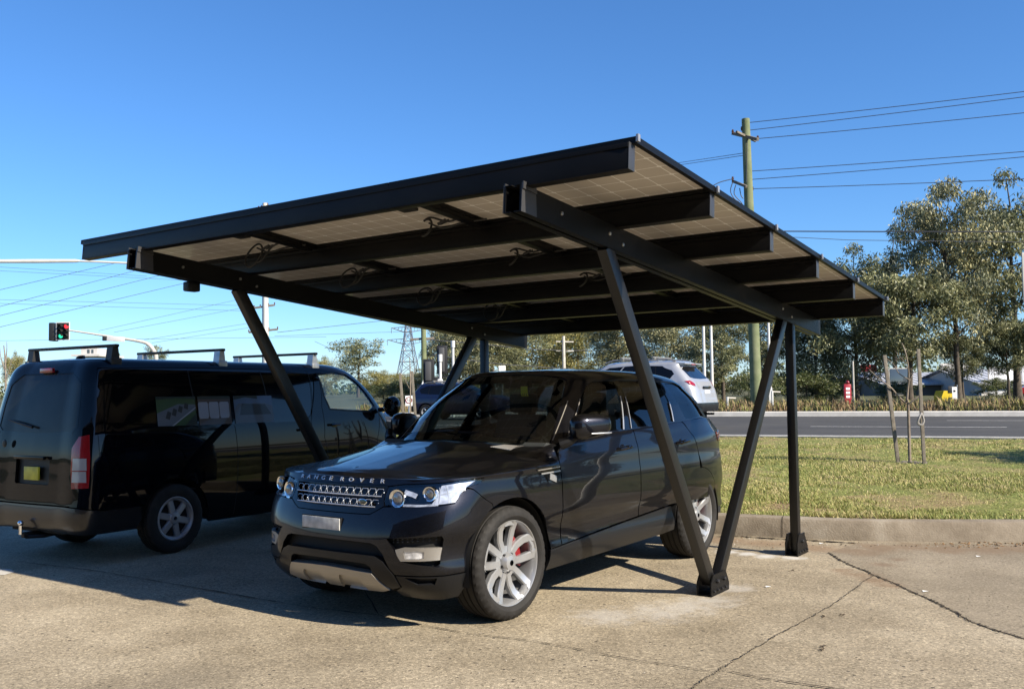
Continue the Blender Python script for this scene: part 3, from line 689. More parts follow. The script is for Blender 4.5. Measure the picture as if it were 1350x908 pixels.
    obj('wiper', wip.mesh('wiper', M['satin_black']), root)
    stq = J([(-1.20, .52, 1.628), (-1.20, .60, 1.622), (-1.235, .595, 1.645), (-1.24, .52, 1.652)])
    skin('windscreen_sticker', [panel(K, stq, gap=0, off=-.011, mirror='L', h=.03, rim=0)], mat('pale_sticker', (.16, .20, .17), .6), wso)
    def xs(x, zb, zt): return J([(x, None, zb)])[0]
    bB = J([(-1.66, None, 1.245), (-1.80, None, 1.525), (-1.86, None, 1.66)]); bC = J([(-1.79, None, 1.25), (-1.878, None, 1.517), (-1.92, None, 1.66)])
    def split(poly, a0, a1, b0, b1):
        return poly
    botf = dl[17:] + dl[:1]
    gf = [dl[0]] + dl[1:5] + [J([(-1.855, None, 1.66)])[0], bB[1], bB[0], dl[16], dl[17]]
    gr_ = [bC[0], bC[1], bC[2]] + dl[5:7] + [J([(-2.68, None, 1.652)])[0], J([(-2.66, None, 1.47)])[0], J([(-2.585, None, 1.283)])[0], dl[14]]
    gq = [J([(-2.84, None, 1.29)])[0], J([(-2.80, None, 1.46)])[0], J([(-2.79, None, 1.645)])[0], dl[8], dl[9], dl[10], dl[11]]
    for s in 'LR':
        sf = skin('window_frame', [panel(K, inset(dl, -.004), [inset(q, .012) for q in (gf, gr_, gq)], gap=0, off=-.008, mirror=s, h=.05, rim=0)], M['gloss_black'], root)
        for q in (gf, gr_, gq): skin('side_window', [panel(K, q, gap=0, off=-.014, mirror=s, h=.06, rim=0)], M['tint_glass'] if q is not gf else glass_mat('door_glass', (.42, .48, .47)), root)
        skin('chrome_strip', [strip(K, bB[:2], .013, .0, s), strip(K, bC[:2], .007, .0, s), strip(K, J([(-2.58, None, 1.283), (-2.64, None, 1.461)]), .012, .0, s)], M['bright_trim'], sf)
        skin('pillar_trim', [strip(K, J([(-.75, .795, 1.19), (-1.09, .716, 1.495)]), .007, .003, s), strip(K, J([(-.86, .86, 1.225), (-1.21, .757, 1.51)]), .007, .003, s)], M['satin_metal'], sf)  # added bright strips standing in for reflections along the A-pillar edges
    rw = [(.08, K.kv[10]+.08), (g4-.05, K.kv[10]+.10), (g4+.03, vE), (.08, vE)]
    skin('rear_window', [panel(K, rw, mirror='B', h=.06, gap=0, off=-.008, rim=0)], M['tint_glass'], root)
    # mirrors
    for s in (1, -1):
        m_ = MB(); bm = bmesh.new(); bmesh.ops.create_uvsphere(bm, u_segments=28, v_segments=18, radius=1)
        def sq(a, e): return math.copysign(abs(a)**e, a)
        bm.verts.index_update(); vs = []
        ax, ao, mc = (Vector((-.86, .51, 0)), Vector((.51, .86, 0)), Vector((-.875, 1.06, 1.302))) if s > 0 else (Vector((-.985, .17, 0)), Vector((.17, .985, 0)), Vector((-1.0, .99, 1.300)))
        for v in bm.verts:
            x, y, z = v.co; x = sq(x, .8); y = sq(y, .62); z = sq(z, .72); x = x if x > 0 else x*.45; k = 1-.20*y
            q = mc+ax*(.175*y)+ao*(.085*x*k)+Vector((0, 0, .094*z*k+.010*y)); vs.append((q.x, s*q.y, q.z))
        m_.add(vs, [[w.index for w in f.verts] for f in bm.faces]); bm.free()
        h = obj('wing_mirror', m_.mesh('wing_mirror', P, 60), root)
        t = MB(); t.tube([(-.70, s*.90, 1.165), (-.74, s*.96, 1.19), (-.79, s*1.0, 1.24)], [.045, .035, .03], 10); t.prism([(-.72, 1.165), (-.93, 1.195), (-.885, 1.25)], s*.865, s*.885)
        obj('mirror_arm', t.mesh('mirror_arm', M['satin_black']), h)
        t = MB(); t.tube([(q.x, s*q.y, q.z) for q in (mc+ax*u+ao*w_+Vector((0, 0, -.052)) for u, w_ in ((-.03, .083), (.05, .080), (.12, .066), (.165, .035)))], [.003, .006, .008, .005], 8); obj('indicator_lens', t.mesh('indicator_lens', M['alloy_dull']), h)
    # cabin
    d = MB(); d.prism([(-.52, 1.12), (-.60, 1.185), (-.95, 1.13), (-1.15, 1.10), (-1.2, .95), (-1.1, .6), (-.6, .6)], -.84, .84); d.box(-1.25, -1.0, -.60, -.15, 1.05, 1.14, bev=.03)
    obj('dashboard', d.mesh('dashboard', mat('dash_plastic', (.03, .033, .032), .6), 30), root)
    st = MB(); st.lathe([(.17+.014*math.cos(a), .014*math.sin(a)) for a in np.linspace(0, 2*math.pi, 9)[:-1]], 32, 'x', Matrix.Translation((-1.32, -.38, 1.08)) @ Matrix.Rotation(R_(-25), 4, 'Y'), True); st.ball((-1.30, -.38, 1.07), .06, 12, (.5, 1, 1)); st.tube([(-1.1, -.38, .98), (-1.3, -.38, 1.07)], .03)
    for a in (90, 210, 330): st.tube([(-1.30, -.38, 1.07), (-1.32-.07*math.sin(R_(a)), -.38+.17*math.cos(R_(a)), 1.08+.155*math.sin(R_(a)))], .014, 6)
    obj('steering_wheel', st.mesh('steering_wheel', M['interior']), root)
    for x in (-1.75, -2.65):
        for y in (-.38, .38):
            t = MB(); t.box(x-.1, x+.42, y-.25, y+.25, .62, .80, bev=.05); t.prism([(x-.10, .75), (x+.06, .75), (x-.14, 1.36), (x-.26, 1.35), (x-.26, .75)], y-.24, y+.24); t.box(x-.28, x-.17, y-.14, y+.14, 1.37, 1.56, bev=.04); t.box(x-.24, x-.20, y-.05, y+.05, 1.3, 1.4)
            obj('seat', t.mesh('seat', M['seat'], 40), root)
    t = MB(); t.box(-1.42, -1.34, -.13, .13, 1.60, 1.67, bev=.02); t.tube([(-1.34, 0, 1.66), (-1.30, 0, 1.715)], .012); obj('rear_view_mirror', t.mesh('rear_view_mirror', M['interior']), root)
    # wheels
    w = wheel_22(root); w.location = (0, .955, .3897)
    for x, y in ((-2.923, .955), (0, -.955), (-2.923, -.955)):
        c = copy_tree(w, root); c.location = (x, y, .3897); c.rotation_euler = (0, 0, 0 if y > 0 else math.pi)
        if y > 0:
            for ch in c.children:
                if ch.name.startswith(('rim', 'wheel_nut')): ch.rotation_euler = (0, R_(22), 0)
    w.rotation_euler = (0, 0, R_(-2))
    # number plate (its writing is unreadable)
    q = A.inv([(None, .07, .687)])[0]; p = A([q[0]], [q[1]])[0]
    t = MB(); t.box(p[0]-.004, p[0]+.012, -.262, .118, .648, .728, bev=.003); n_ = obj('number_plate', t.mesh('number_plate', M['plate_white']), root)
    t = MB(); t.box(p[0]-.012, p[0]+.006, -.27, .126, .640, .734, bev=.003); 
    obj('plate_holder', t.mesh('plate_holder', M['satin_black']), n_)
    return root
# ------------------------------------------------------------------ dark van parked on the left, tail towards the camera
def hub_wheel(parent, name_tyre, rad, wid, rimr, spokes, m, depth=-.02):
    w = obj('wheel', MB().lathe([(.02, .0), (.055, -.004), (.07, -.02), (.08, -.08)], 20).mesh('wheel', m), parent)
    obj('tyre', tyre_mesh('tyre', rad, wid, rimr-.005, 96), w, (0, -wid*.42, 0))
    rim = MB().lathe([(rimr-.03, -.01), (rimr+.004, -.006), (rimr+.006, .002), (rimr-.004, .006), (rimr-.02, -.004), (rimr-.035, -.03), (rimr-.04, -.14)], 64)
    for k in range(spokes):
        a = math.pi/2+2*math.pi*k/spokes
        spoke_bar(rim, [(.03, 0), (rimr*.5, 0), (rimr*.8, 0), (rimr-.012, 0)], [.07, .068, .066, .085], lambda r: depth+.012*(1-r/rimr), .03, a)
    rim.lathe([(.01, -.05), (rimr-.03, -.05)], 32)
    rm = MB(); rm.v, rm.f, rm.m = rim.v, rim.f, rim.m
    nb = 32; 
    for i in range(len(rm.f)-nb, len(rm.f)): rm.m[i] = 1
    obj('rim', rm.mesh('rim', [m, M['black_void']], 30), w)
    return w
def build_van(loc, rot):
    V = van_patch(); I = V.inv; root = thing('parked_van', 'glossy black van with roof bars parked in the shade left of the carport', 'van', loc, rot)
    P = M['van_paint']; ku, kv = V.ku, V.kv; top = ku[-1]
    RAD = .345
    arc = lambda cx, a0, a1, n=12: I([(cx+.41*math.cos(R_(a)), None, RAD+.41*math.sin(R_(a))) for a in np.linspace(a0, a1, n)])
    sw = I([(-3.36, None, 1.85), (-3.42, .77, 1.6), (-3.40, None, 1.30), (-3.0, None, 1.277), (-2.2, None, 1.268), (-1.2, None, 1.26), (-.72, None, 1.262), (-.60, None, 1.33), (-.52, None, 1.55), (-.50, None, 1.80), (-1.2, None, 1.865), (-2.4, None, 1.868)])
    dw = I([(-.40, None, 1.80), (-.10, None, 1.835), (.12, None, 1.82), (.32, None, 1.73), (.52, .74, 1.54), (.62, .76, 1.41), (.48, .80, 1.355), (.1, None, 1.375), (-.255, None, 1.40), (-.33, None, 1.55)])
    gl = I([(-3.43, 0, 1.80), (-3.42, .40, 1.805), (-3.455, .56, 1.70), (-3.50, .60, 1.50), (-3.545, .62, 1.30), (-3.54, .56, 1.255), (-3.545, .2, 1.235), (-3.545, 0, 1.235)])
    wsl = [(ku[6]+.02, 0), (ku[6]+.02, kv[4]), (ku[8], kv[4]-.02), (ku[10]-.03, kv[4]-.06), (ku[10]-.02, kv[2]), (ku[10]-.02, 0)]
    # upper shell and lower sides as one body, both halves
    body = [(top, 0), (top, kv[-1]), (gl[0][0]+.02, kv[-1])] + [(gl[1][0]+.02, gl[1][1]-.0), (gl[2][0]+.01, gl[2][1]-.03), (gl[3][0], gl[3][1]-.03), (gl[4][0], gl[4][1]-.03), (gl[5][0]-.02, gl[5][1]-.03)] + I([(-3.57, .60, 1.19), (-3.575, .60, 1.0), (-3.58, .625, .74), (-3.58, .625, .56)]) + I([(-3.575, .72, .555), (-3.40, .84, .525), (-3.05, None, .52)]) + arc(-2.57, 155, 8) + I([(-2.13, None, .26), (-1.3, None, .25), (-.40, None, .25)]) + arc(0, 175, 10) + I([(.46, None, .27), (.8, None, .28)]) + [(ku[1], kv[4]), (ku[1], 0), (ku[6]-.02, 0), (ku[6]-.02, kv[4]+.05), (ku[8], kv[4]+.03), (ku[10]-.03, kv[4]-.02), (ku[10]+.02, kv[2]), (ku[10]+.02, 0)]
    skin('body', [panel(V, body, [sw, dw], mirror='B', h=.06, gap=0, rim=.03)], P, root)
    skin('windscreen', [panel(V, wsl, mirror='B', h=.06, gap=0, off=-.01, rim=0)], M['van_glass'], root)
    for s in 'LR':
        sg = 1 if s == 'L' else -1
        q = skin('side_window', [panel(V, inset(sw, -.012), gap=0, off=-.008, mirror=s, h=.07, rim=0)], M['gloss_black'], root)
        for x in (-2.30, -1.30): skin('window_divider', [strip(V, I([(x, None, 1.29), (x-.05, None, 1.84)]), .016, -.004, s)], M['satin_black'], q)
        skin('door_window', [panel(V, inset(dw, -.012), gap=0, off=-.010, mirror=s, h=.07, rim=0)], M['van_glass'], root)
        fr = [dw[i] for i in range(len(dw))]; rn = inset(dw, -.02); lp = rn+[rn[0]]
        skin('window_seal', [strip(V, lp, .022, .001, s)], M['satin_black'], root)
        # shut lines of the cab and sliding doors, a body crease, the sill trim
        for ln in ([(-.44, None, 1.84), (-.405, None, 1.42), (-.40, None, 1.05), (-.36, None, .30)], [(-.60, None, 1.86), (-.62, None, 1.25), (-.62, None, .30)], [(-1.80, None, 1.25), (-1.81, None, .30)], [(.70, .80, 1.33), (.60, None, 1.0), (.52, None, .72)]):
            skin('door_seam', [strip(V, I(ln), .007, .0012, s, th=.001)], M['black_void'], root)
        t = MB(); p = V(*np.array(I([(-.22, None, 1.20)])).T)[0]; t.tube([(p[0]-.11, sg*(p[1]-.0), p[2]), (p[0]-.08, sg*(p[1]+.03), p[2]), (p[0]+.08, sg*(p[1]+.03), p[2]), (p[0]+.11, sg*p[1], p[2])], .014, 8); t.ball((p[0], sg*(p[1]-.01), p[2]-.01), .085, 14, (1, .2, .4))
        obj('door_handle', t.mesh('door_handle', M['gloss_black']), root)
        t = MB(); p = V(*np.array(I([(-.75, None, 1.16)])).T)[0]; t.tube([(p[0]-.11, sg*p[1], p[2]), (p[0]-.08, sg*(p[1]+.03), p[2]), (p[0]+.08, sg*(p[1]+.03), p[2]), (p[0]+.11, sg*p[1], p[2])], .014, 8); obj('door_handle', t.mesh('door_handle', M['gloss_black']), root)
        t = MB(); bm = bmesh.new(); bmesh.ops.create_uvsphere(bm, u_segments=18, v_segments=12, radius=1); bm.verts.index_update()
        t.add([(.74+.08*v.co.x, sg*(.99+.115*v.co.y), 1.40+.135*v.co.z) for v in bm.verts], [[w.index for w in f.verts] for f in bm.faces]); bm.free()
        mr = obj('wing_mirror', t.mesh('wing_mirror', M['gloss_black'], 60), root); t = MB().tube([(.70, sg*.79, 1.36), (.73, sg*.92, 1.37)], .03); obj('mirror_arm', t.mesh('mirror_arm', M['satin_black']), mr)
        t = MB().lathe([(.001, 0), (.085, 0), (.09, .012)], 20, 'x', Matrix.Translation((.665, sg*.99, 1.40)) @ Matrix.Rotation(math.pi, 4, 'Z') @ Matrix.Scale(1.25, 4, (0, 0, 1))); obj('mirror_glass', t.mesh('mirror_glass', M['chrome']), mr)
        # tail lamp column
        tl = I([(-3.545, .69, 1.205), (-3.51, .79, 1.225), (-3.51, .808, 1.0), (-3.525, .812, .735), (-3.58, .645, .725), (-3.57, .625, .9), (-3.56, .62, 1.1)])
        q = skin('tail_light', [panel(V, tl, mirror=s, off=.012, h=.035, rim=.02, gap=0)], M['red_lens'], root)
        for z0, z1 in ((.895, 1.005), (.785, .885)):
            skin('lamp_lens', [panel(V, I([(None if 0 else -3.57, .65, z1), (-3.525, .785, z1), (-3.525, .79, z0), (-3.575, .65, z0)]), mirror=s, off=.016, h=.04, rim=.004, gap=0)], M['clear_lens'], q)
        t = MB(); t.add([], []) 
        n = 18; vs = []; fs = []
        for cx in (0, -2.57):
            b = len(vs)
            for i in range(n+1):
                a = R_(-8+196*i/n)
                for y in (.45, .838): vs.append((cx+.412*math.cos(a), sg*y, RAD+.412*math.sin(a)))
            for i in range(n): fs.append((b+2*i, b+2*i+1, b+2*i+3, b+2*i+2))
            vs2 = [(cx+.412*math.cos(R_(-8+196*i/n)), sg*.45, RAD+.412*math.sin(R_(-8+196*i/n))) for i in range(n+1)]; fs.append(list(range(len(vs), len(vs)+n+1))); vs += vs2
        half = len(vs)//2
        for q, nm in ((0, 'wheel_housing'), (1, 'wheel_housing')):
            t = MB(); ff = [[i-q*half for i in f] for f in fs if (min(f) >= half) == bool(q)]; t.add(vs[q*half:(q+1)*half], ff); obj(nm, t.mesh(nm, M['black_void'], 40), root)
    # tailgate
    gate = [(gl[0][0]+.016, kv[-1]), (gl[1][0]+.016, gl[1][1]), (gl[2][0]+.008, gl[2][1]-.026), (gl[3][0], gl[3][1]-.026), (gl[4][0], gl[4][1]-.026), (gl[5][0]-.02, gl[5][1]-.024)] + I([(-3.57, .605, 1.19), (-3.575, .605, 1.0), (-3.58, .632, .74), (-3.58, .632, .565)]) + [(I([(-3.59, .3, .565)])[0][0], kv[-1])]
    rec = I([(-3.57, 0, 1.005), (-3.57, .235, 1.005), (-3.575, .27, .98), (-3.58, .275, .76), (-3.58, .26, .745), (-3.58, 0, .745)])
    g = skin('tailgate', [panel(V, gate[:1]+gate[1:-1]+[gate[-1], rec[-1]]+rec[-2::-1]+gl[-1:]+gl[-2::-1], mirror='B', h=.05, gap=0, rim=.02)], P, root)
    skin('rear_window', [panel(V, gl, mirror='B', h=.06, gap=0, off=-.006, rim=0)], mat('dusty_rear_glass', (.008, .0085, .0075), .3, 0, .28, .1, coat_r=.05, noise=.5, nscale=5), g)
    skin('plate_recess', [panel(V, inset(rec, -.01) if 0 else rec, mirror='B', h=.06, gap=0, off=-.03, rim=0)], M['satin_black'], g)
    t = MB().box(-3.585, -3.565, -.115, .115, .785, .912, bev=.003); obj('number_plate', t.mesh('number_plate', M['plate_yellow']), g)
    t = MB(); t.bar((-3.60, -.24, 1.0), (-3.60, .24, 1.0), .03, .03); obj('tailgate_handle', t.mesh('tailgate_handle', P), g)
    t = MB(); t.bar((-3.43, -.10, 1.838), (-3.43, .10, 1.838), .03, .045); obj('brake_light', t.mesh('brake_light', M['red_lens']), g)
    t = MB(); t.ball((-3.60, .42, 1.13), .04, 10, (.15, 1, 1)); t.tube([(-3.56, 0.02, 1.29), (-3.56, .30, 1.34), (-3.54, .45, 1.36)], [.014, .01, .006], 6); obj('rear_wiper', t.mesh('rear_wiper', M['satin_black']), g)
    # bumper with tow bar
    bp = [(I([(-3.59, .3, .552)])[0][0], kv[-1])] + I([(-3.585, .60, .552), (-3.57, .72, .545), (-3.41, .842, .517), (-3.0, None, .515), (-2.99, None, .40), (-3.05, None, .31), (-3.38, .82, .31), (-3.55, .62, .33)]) + [(I([(-3.59, .3, .345)])[0][0], kv[-1])]
    skin('rear_bumper', [panel(V, bp, mirror='B', h=.05, gap=0, off=.022, rim=.05)], mat('dark_bumper', (.007, .007, .009), .3, .3, .5), root)
    t = MB(); t.bar((-3.2, -.5, .30), (-3.2, .5, .30), .06, .06); t.bar((-3.3, .0, .27), (-3.66, 0, .27), .05, .05); t.tube([(-3.3, -.25, .3), (-3.5, -.1, .25), (-3.62, 0, .25)], .02); t.tube([(-3.3, .25, .3), (-3.5, .1, .25), (-3.62, 0, .25)], .02); hb = obj('tow_bar', t.mesh('tow_bar', M['satin_black']), root)
    t = MB().ball((-3.68, 0, .385), .027, 14); t.tube([(-3.68, 0, .28), (-3.68, 0, .37)], .016); obj('tow_ball', t.mesh('tow_ball', M['chrome']), hb)
    # roof bars on feet
    for x in (-3.17, -1.85, -.40):
        t = MB(); t.bar((x, -.72, 2.068), (x, .72, 2.068), .045, .03, bev=.01); b = obj('roof_bar', t.mesh('roof_bar', M['satin_black']), root)
        for s in (1, -1):
            t = MB(); t.prism([(x-.05, 1.915), (x+.05, 1.915), (x+.03, 2.055), (x-.03, 2.055)], s*.60, s*.69); t.box(x-.06, x+.06, min(s*.66, s*.71), max(s*.66, s*.71), 1.88, 1.95, bev=.01); obj('bar_foot', t.mesh('bar_foot', M['dark_grey'] if x < -3 else M['galv'], 30), b)
    # underside, cabin
    t = MB(); t.box(-3.5, 1.0, -.43, .43, .28, .60); t.box(-2.1, -.5, -.80, .80, .28, .55); t.box(-3.45, -3.0, -.78, .78, .36, .6); obj('underbody', t.mesh('underbody', M['black_void']), root)
    t = MB(); t.box(-3.40, -.62, -.76, .76, .6, .62); t.box(-.70, -.66, -.74, .74, .6, 1.25); obj('cargo_floor', t.mesh('cargo_floor', M['interior']), root)
    t = MB(); t.prism([(1.08, 1.18), (.60, 1.24), (.45, 1.1), (.5, .7), (1.15, .7)], -.76, .76); obj('dashboard', t.mesh('dashboard', M['interior']), root)
    for y in (-.42, .42):
        t = MB(); t.box(-.45, .05, y-.25, y+.25, .75, .95, bev=.05); t.prism([(-.40, .9), (-.24, .9), (-.40, 1.45), (-.52, 1.44)], y-.23, y+.23); t.box(-.54, -.42, y-.13, y+.13, 1.46, 1.66, bev=.04); obj('seat', t.mesh('seat', M['seat'], 40), root)
    w = hub_wheel(root, 'tyre', RAD, .2, .215, 6, M['alloy_dull']); w.location = (-2.57, -.835, RAD); w.rotation_euler = (0, R_(15), math.pi)
    for x, y in ((-2.57, .835), (0, .835), (0, -.835)):
        c = copy_tree(w, root); c.location = (x, y, RAD); c.rotation_euler = (0, R_(33), 0 if y > 0 else math.pi)
    # printed pictures stuck inside the right-hand side windows (solar field, roof panels, a house roof)
    fx = lambda x, z, o=.0: (lambda q: V([q[0]], [q[1]])[0]+V.normal(np.array([q[0]]), np.array([q[1]]))[0]*o)(V.inv([(x, None, z)])[0])
    def quad(mb, pts, mi, o):
        q = [fx(x, z, o) for x, z in pts]; mb.cur = mi; mb.add([(a, -b, c) for a, b, c in q], [list(range(len(q)))[::-1]])
    pm = [mat('print_'+n, c, .6, 0, .25) for n, c in (('grass', (.028, .060, .014)), ('road', (.085, .10, .125)), ('white', (.26, .27, .31)), ('brick', (.065, .042, .032)), ('sky', (.075, .115, .19)), ('roof', (.014, .016, .02)), ('dark', (.010, .016, .010)))]
    def picture(x0, x1, items, label):
        mb = MB()
        for k, (mi, pts) in enumerate(items): quad(mb, [(x0+(x1-x0)*a, 1.268+.298*b) for a, b in pts], mi, -.003+.0011*k)
        o = obj('window_picture', mb.mesh('window_picture', pm, recalc=False), root); o['label'] = label
    U = [(0, 0), (1, 0), (1, 1), (0, 1)]
    picture(-2.78, -2.30, [(0, U), (1, [(0, .0), (.35, 0), (1, .55), (1, .72), (.55, .75), (.0, .45)]), (2, [(.33, 0), (.38, 0), (1, .60), (1, .64)])] + [(5, [(.2+.16*k, .28+.11*k), (.30+.16*k, .22+.11*k), (.36+.15*k, .46+.09*k), (.27+.15*k, .52+.09*k)]) for k in range(4)] + [(6, [(.68, 0), (1, 0), (1, .42)]), (6, [(0, .9), (.5, .95), (1, .9), (1, 1), (0, 1)])], 'printed picture of panels in a green field stuck on the window')
    picture(-2.265, -1.83, [(3, U), (6, [(0, .9), (1, .9), (1, 1), (0, 1)])] + [(2, [(.03+.32*k, .22), (.27+.32*k, .22), (.30+.32*k, .30), (.30+.32*k, .74), (.27+.32*k, .80), (.03+.32*k, .80), (.0+.32*k, .74), (.0+.32*k, .30)]) for k in range(3)], 'printed picture of three white boxes on a brown wall stuck on the window')
    picture(-1.78, -1.215, [(4, U), (1, [(0, 0), (1, 0), (1, .62), (.8, .72), (.1, .72), (0, .5)]), (5, [(.12, .30), (.95, .30), (.80, .68), (.20, .72)]), (1, [(0, 0), (1, 0), (1, .28), (0, .28)]), (6, [(.0, .86), (.3, .95), (.6, .88), (.6, 1), (0, 1)])], 'printed picture of a house roof with dark panels stuck on the window')
    return root

# ------------------------------------------------------------------ silver SUV driving on the road behind
def build_silver(loc, rot, P=None, name='silver_suv', label='silver SUV with roof rails driving away on the road behind the charcoal SUV', grp=None):
    Z = [.28, .42, .60, .80, .98, 1.10, 1.28, 1.46, 1.60, 1.69, 1.74, 1.765, 1.775]
    W = [.90, .95, .965, .975, .965, .945, .90, .83, .765, .70, .55, .30, 0]
    N = [.80, .90, .93, .92, .86, .60, -.35, -.70, -1.0, -1.2, -1.35, -1.5, -1.6]
    X = [-3.85, -3.93, -3.96, -3.92, -3.88, -3.82, -3.70, -3.54, -3.42, -3.40, -3.30, -3.1, -3.0]
    V = ring_patch(Z, W, N, X, back=.5, rr=1.25); I = V.inv; ku, kv = V.ku, V.kv; top = ku[-1]
    root = thing(name, label, 'car', loc, rot); P = P or M['silver_paint']
    arc = lambda cx, a0, a1: I([(cx+.44*math.cos(R_(a)), None, .38+.44*math.sin(R_(a))) for a in np.linspace(a0, a1, 10)])
    dl = I([(-.75, None, 1.14), (-1.05, None, 1.40), (-1.45, None, 1.60), (-2.2, None, 1.645), (-2.95, None, 1.615), (-3.22, None, 1.50), (-3.30, None, 1.40), (-3.18, None, 1.26), (-2.2, None, 1.20), (-1.4, None, 1.16)])
    rg = I([(-3.42, 0, 1.60), (-3.42, .50, 1.595), (-3.46, .68, 1.55), (-3.66, .68, 1.31), (-3.69, .50, 1.28), (-3.70, 0, 1.265)])
    ws = [(ku[5]+.03, 0), (ku[5]+.03, kv[5]), (ku[8], kv[5]), (ku[9], kv[4]), (ku[9]+.02, 0)]
    body = [(top, 0), (top, kv[-1]), (rg[0][0]+.01, kv[-1])] + rg[1:5] + [(rg[5][0]-.01, kv[-1]), (ku[2], kv[-1])] + [(ku[1]+.05, kv[17])] + I([(-3.3, None, .44)]) + arc(-2.9, 172, 8) + I([(-2.4, None, .36), (-.5, None, .34)]) + arc(0, 172, 8) + [(ku[1], kv[4]), (ku[1], 0), (ku[5]+.02, 0)] + ws[1:4] + [(ku[9]+.03, 0)]
    skin('body', [panel(V, body, [dl], mirror='B', h=.08, gap=0, rim=.02)], P, root)
    skin('windscreen', [panel(V, ws, mirror='B', h=.08, gap=0, off=-.01, rim=0)], M['tint_glass'], root)
    skin('rear_window', [panel(V, rg, mirror='B', h=.06, gap=0, off=-.006, rim=0)], M['gloss_black'], root)
    for s in 'LR':
        sg = 1 if s == 'L' else -1
        q = skin('side_window', [panel(V, inset(dl, -.01), mirror=s, h=.08, gap=0, off=-.01, rim=0)], M['gloss_black'], root)
        for x in (-1.75, -2.65): skin('window_pillar', [strip(V, I([(x, None, 1.18), (x-.12, None, 1.62)]), .05, -.004, s)], M['satin_black'] if x < -2 else P, q)
        skin('tail_light', [panel(V, I([(-3.58, .875, 1.19), (-3.68, .80, 1.20), (-3.78, .70, 1.12), (-3.79, .72, 1.06), (-3.70, .86, 1.10)]), mirror=s, off=.01, h=.05, rim=.02)], M['red_lens'], root)
        for ln in ([(-.75, None, 1.12), (-.62, None, .45)], [(-1.72, None, 1.17), (-1.72, None, .42)], [(-2.68, None, 1.2), (-2.62, None, .8)]): skin('door_seam', [strip(V, I(ln), .012, .002, s, th=.001)], M['black_void'], root)
        r = MB(); r.tube([(-1.25, sg*.60, 1.72), (-1.5, sg*.60, 1.80), (-3.0, sg*.58, 1.80), (-3.25, sg*.58, 1.74)], .02); obj('roof_rail', r.mesh('roof_rail', M['satin_metal']), root)
    for x in (-1.75, -2.65): t = MB().bar((x, -.70, 1.86), (x, .70, 1.86), .06, .03); t.box(x-.04, x+.04, -.63, -.55, 1.78, 1.85); t.box(x-.04, x+.04, .55, .63, 1.78, 1.85); obj('roof_bar', t.mesh('roof_bar', M['satin_metal']), root)
    sp = MB(); sp.prism([(-3.15, 1.705), (-3.52, 1.69), (-3.53, 1.66), (-3.3, 1.645)], -.66, .66); obj('spoiler', sp.mesh('spoiler', P), root)
    t = MB().bar((-3.53, -.16, 1.655), (-3.53, .16, 1.655), .02, .03); obj('brake_light', t.mesh('brake_light', M['red_lens']), root)
    t = MB().box(-3.90, -3.875, -.19, .19, .83, .97); obj('number_plate', t.mesh('number_plate', M['paper']), root)
    t = MB().bar((-3.89, -.30, 1.05), (-3.89, .30, 1.05), .03, .06); obj('tailgate_trim', t.mesh('tailgate_trim', M['gloss_black']), root)
    lb = [(ku[2]+.05, kv[-1]), (ku[2]+.05, kv[16])] + I([(-3.36, None, .62), (-3.36, None, .42)]) + [(ku[1], kv[17]), (ku[1], kv[-1])]
    skin('rear_bumper', [panel(V, lb, mirror='B', h=.08, gap=0, off=.012, rim=.04)], M['trim_grey'], root)
    t = MB(); t.box(-3.7, .6, -.5, .5, .25, .55); t.box(-2.4, -.5, -.88, .88, .3, .5); t.bar((-3.7, 0, .36), (-4.06, 0, .36), .06, .06); t.ball((-4.05, 0, .44), .03); obj('underbody', t.mesh('underbody', M['black_void']), root)
    w = hub_wheel(root, 'tyre', .38, .23, .24, 5, M['alloy_dull']); w.location = (-2.9, .95, .38)
    for x, y in ((0, .95), (0, -.95), (-2.9, -.95)): c = copy_tree(w, root); c.location = (x, y, .38); c.rotation_euler = (0, R_(30), 0 if y > 0 else math.pi)
    return root
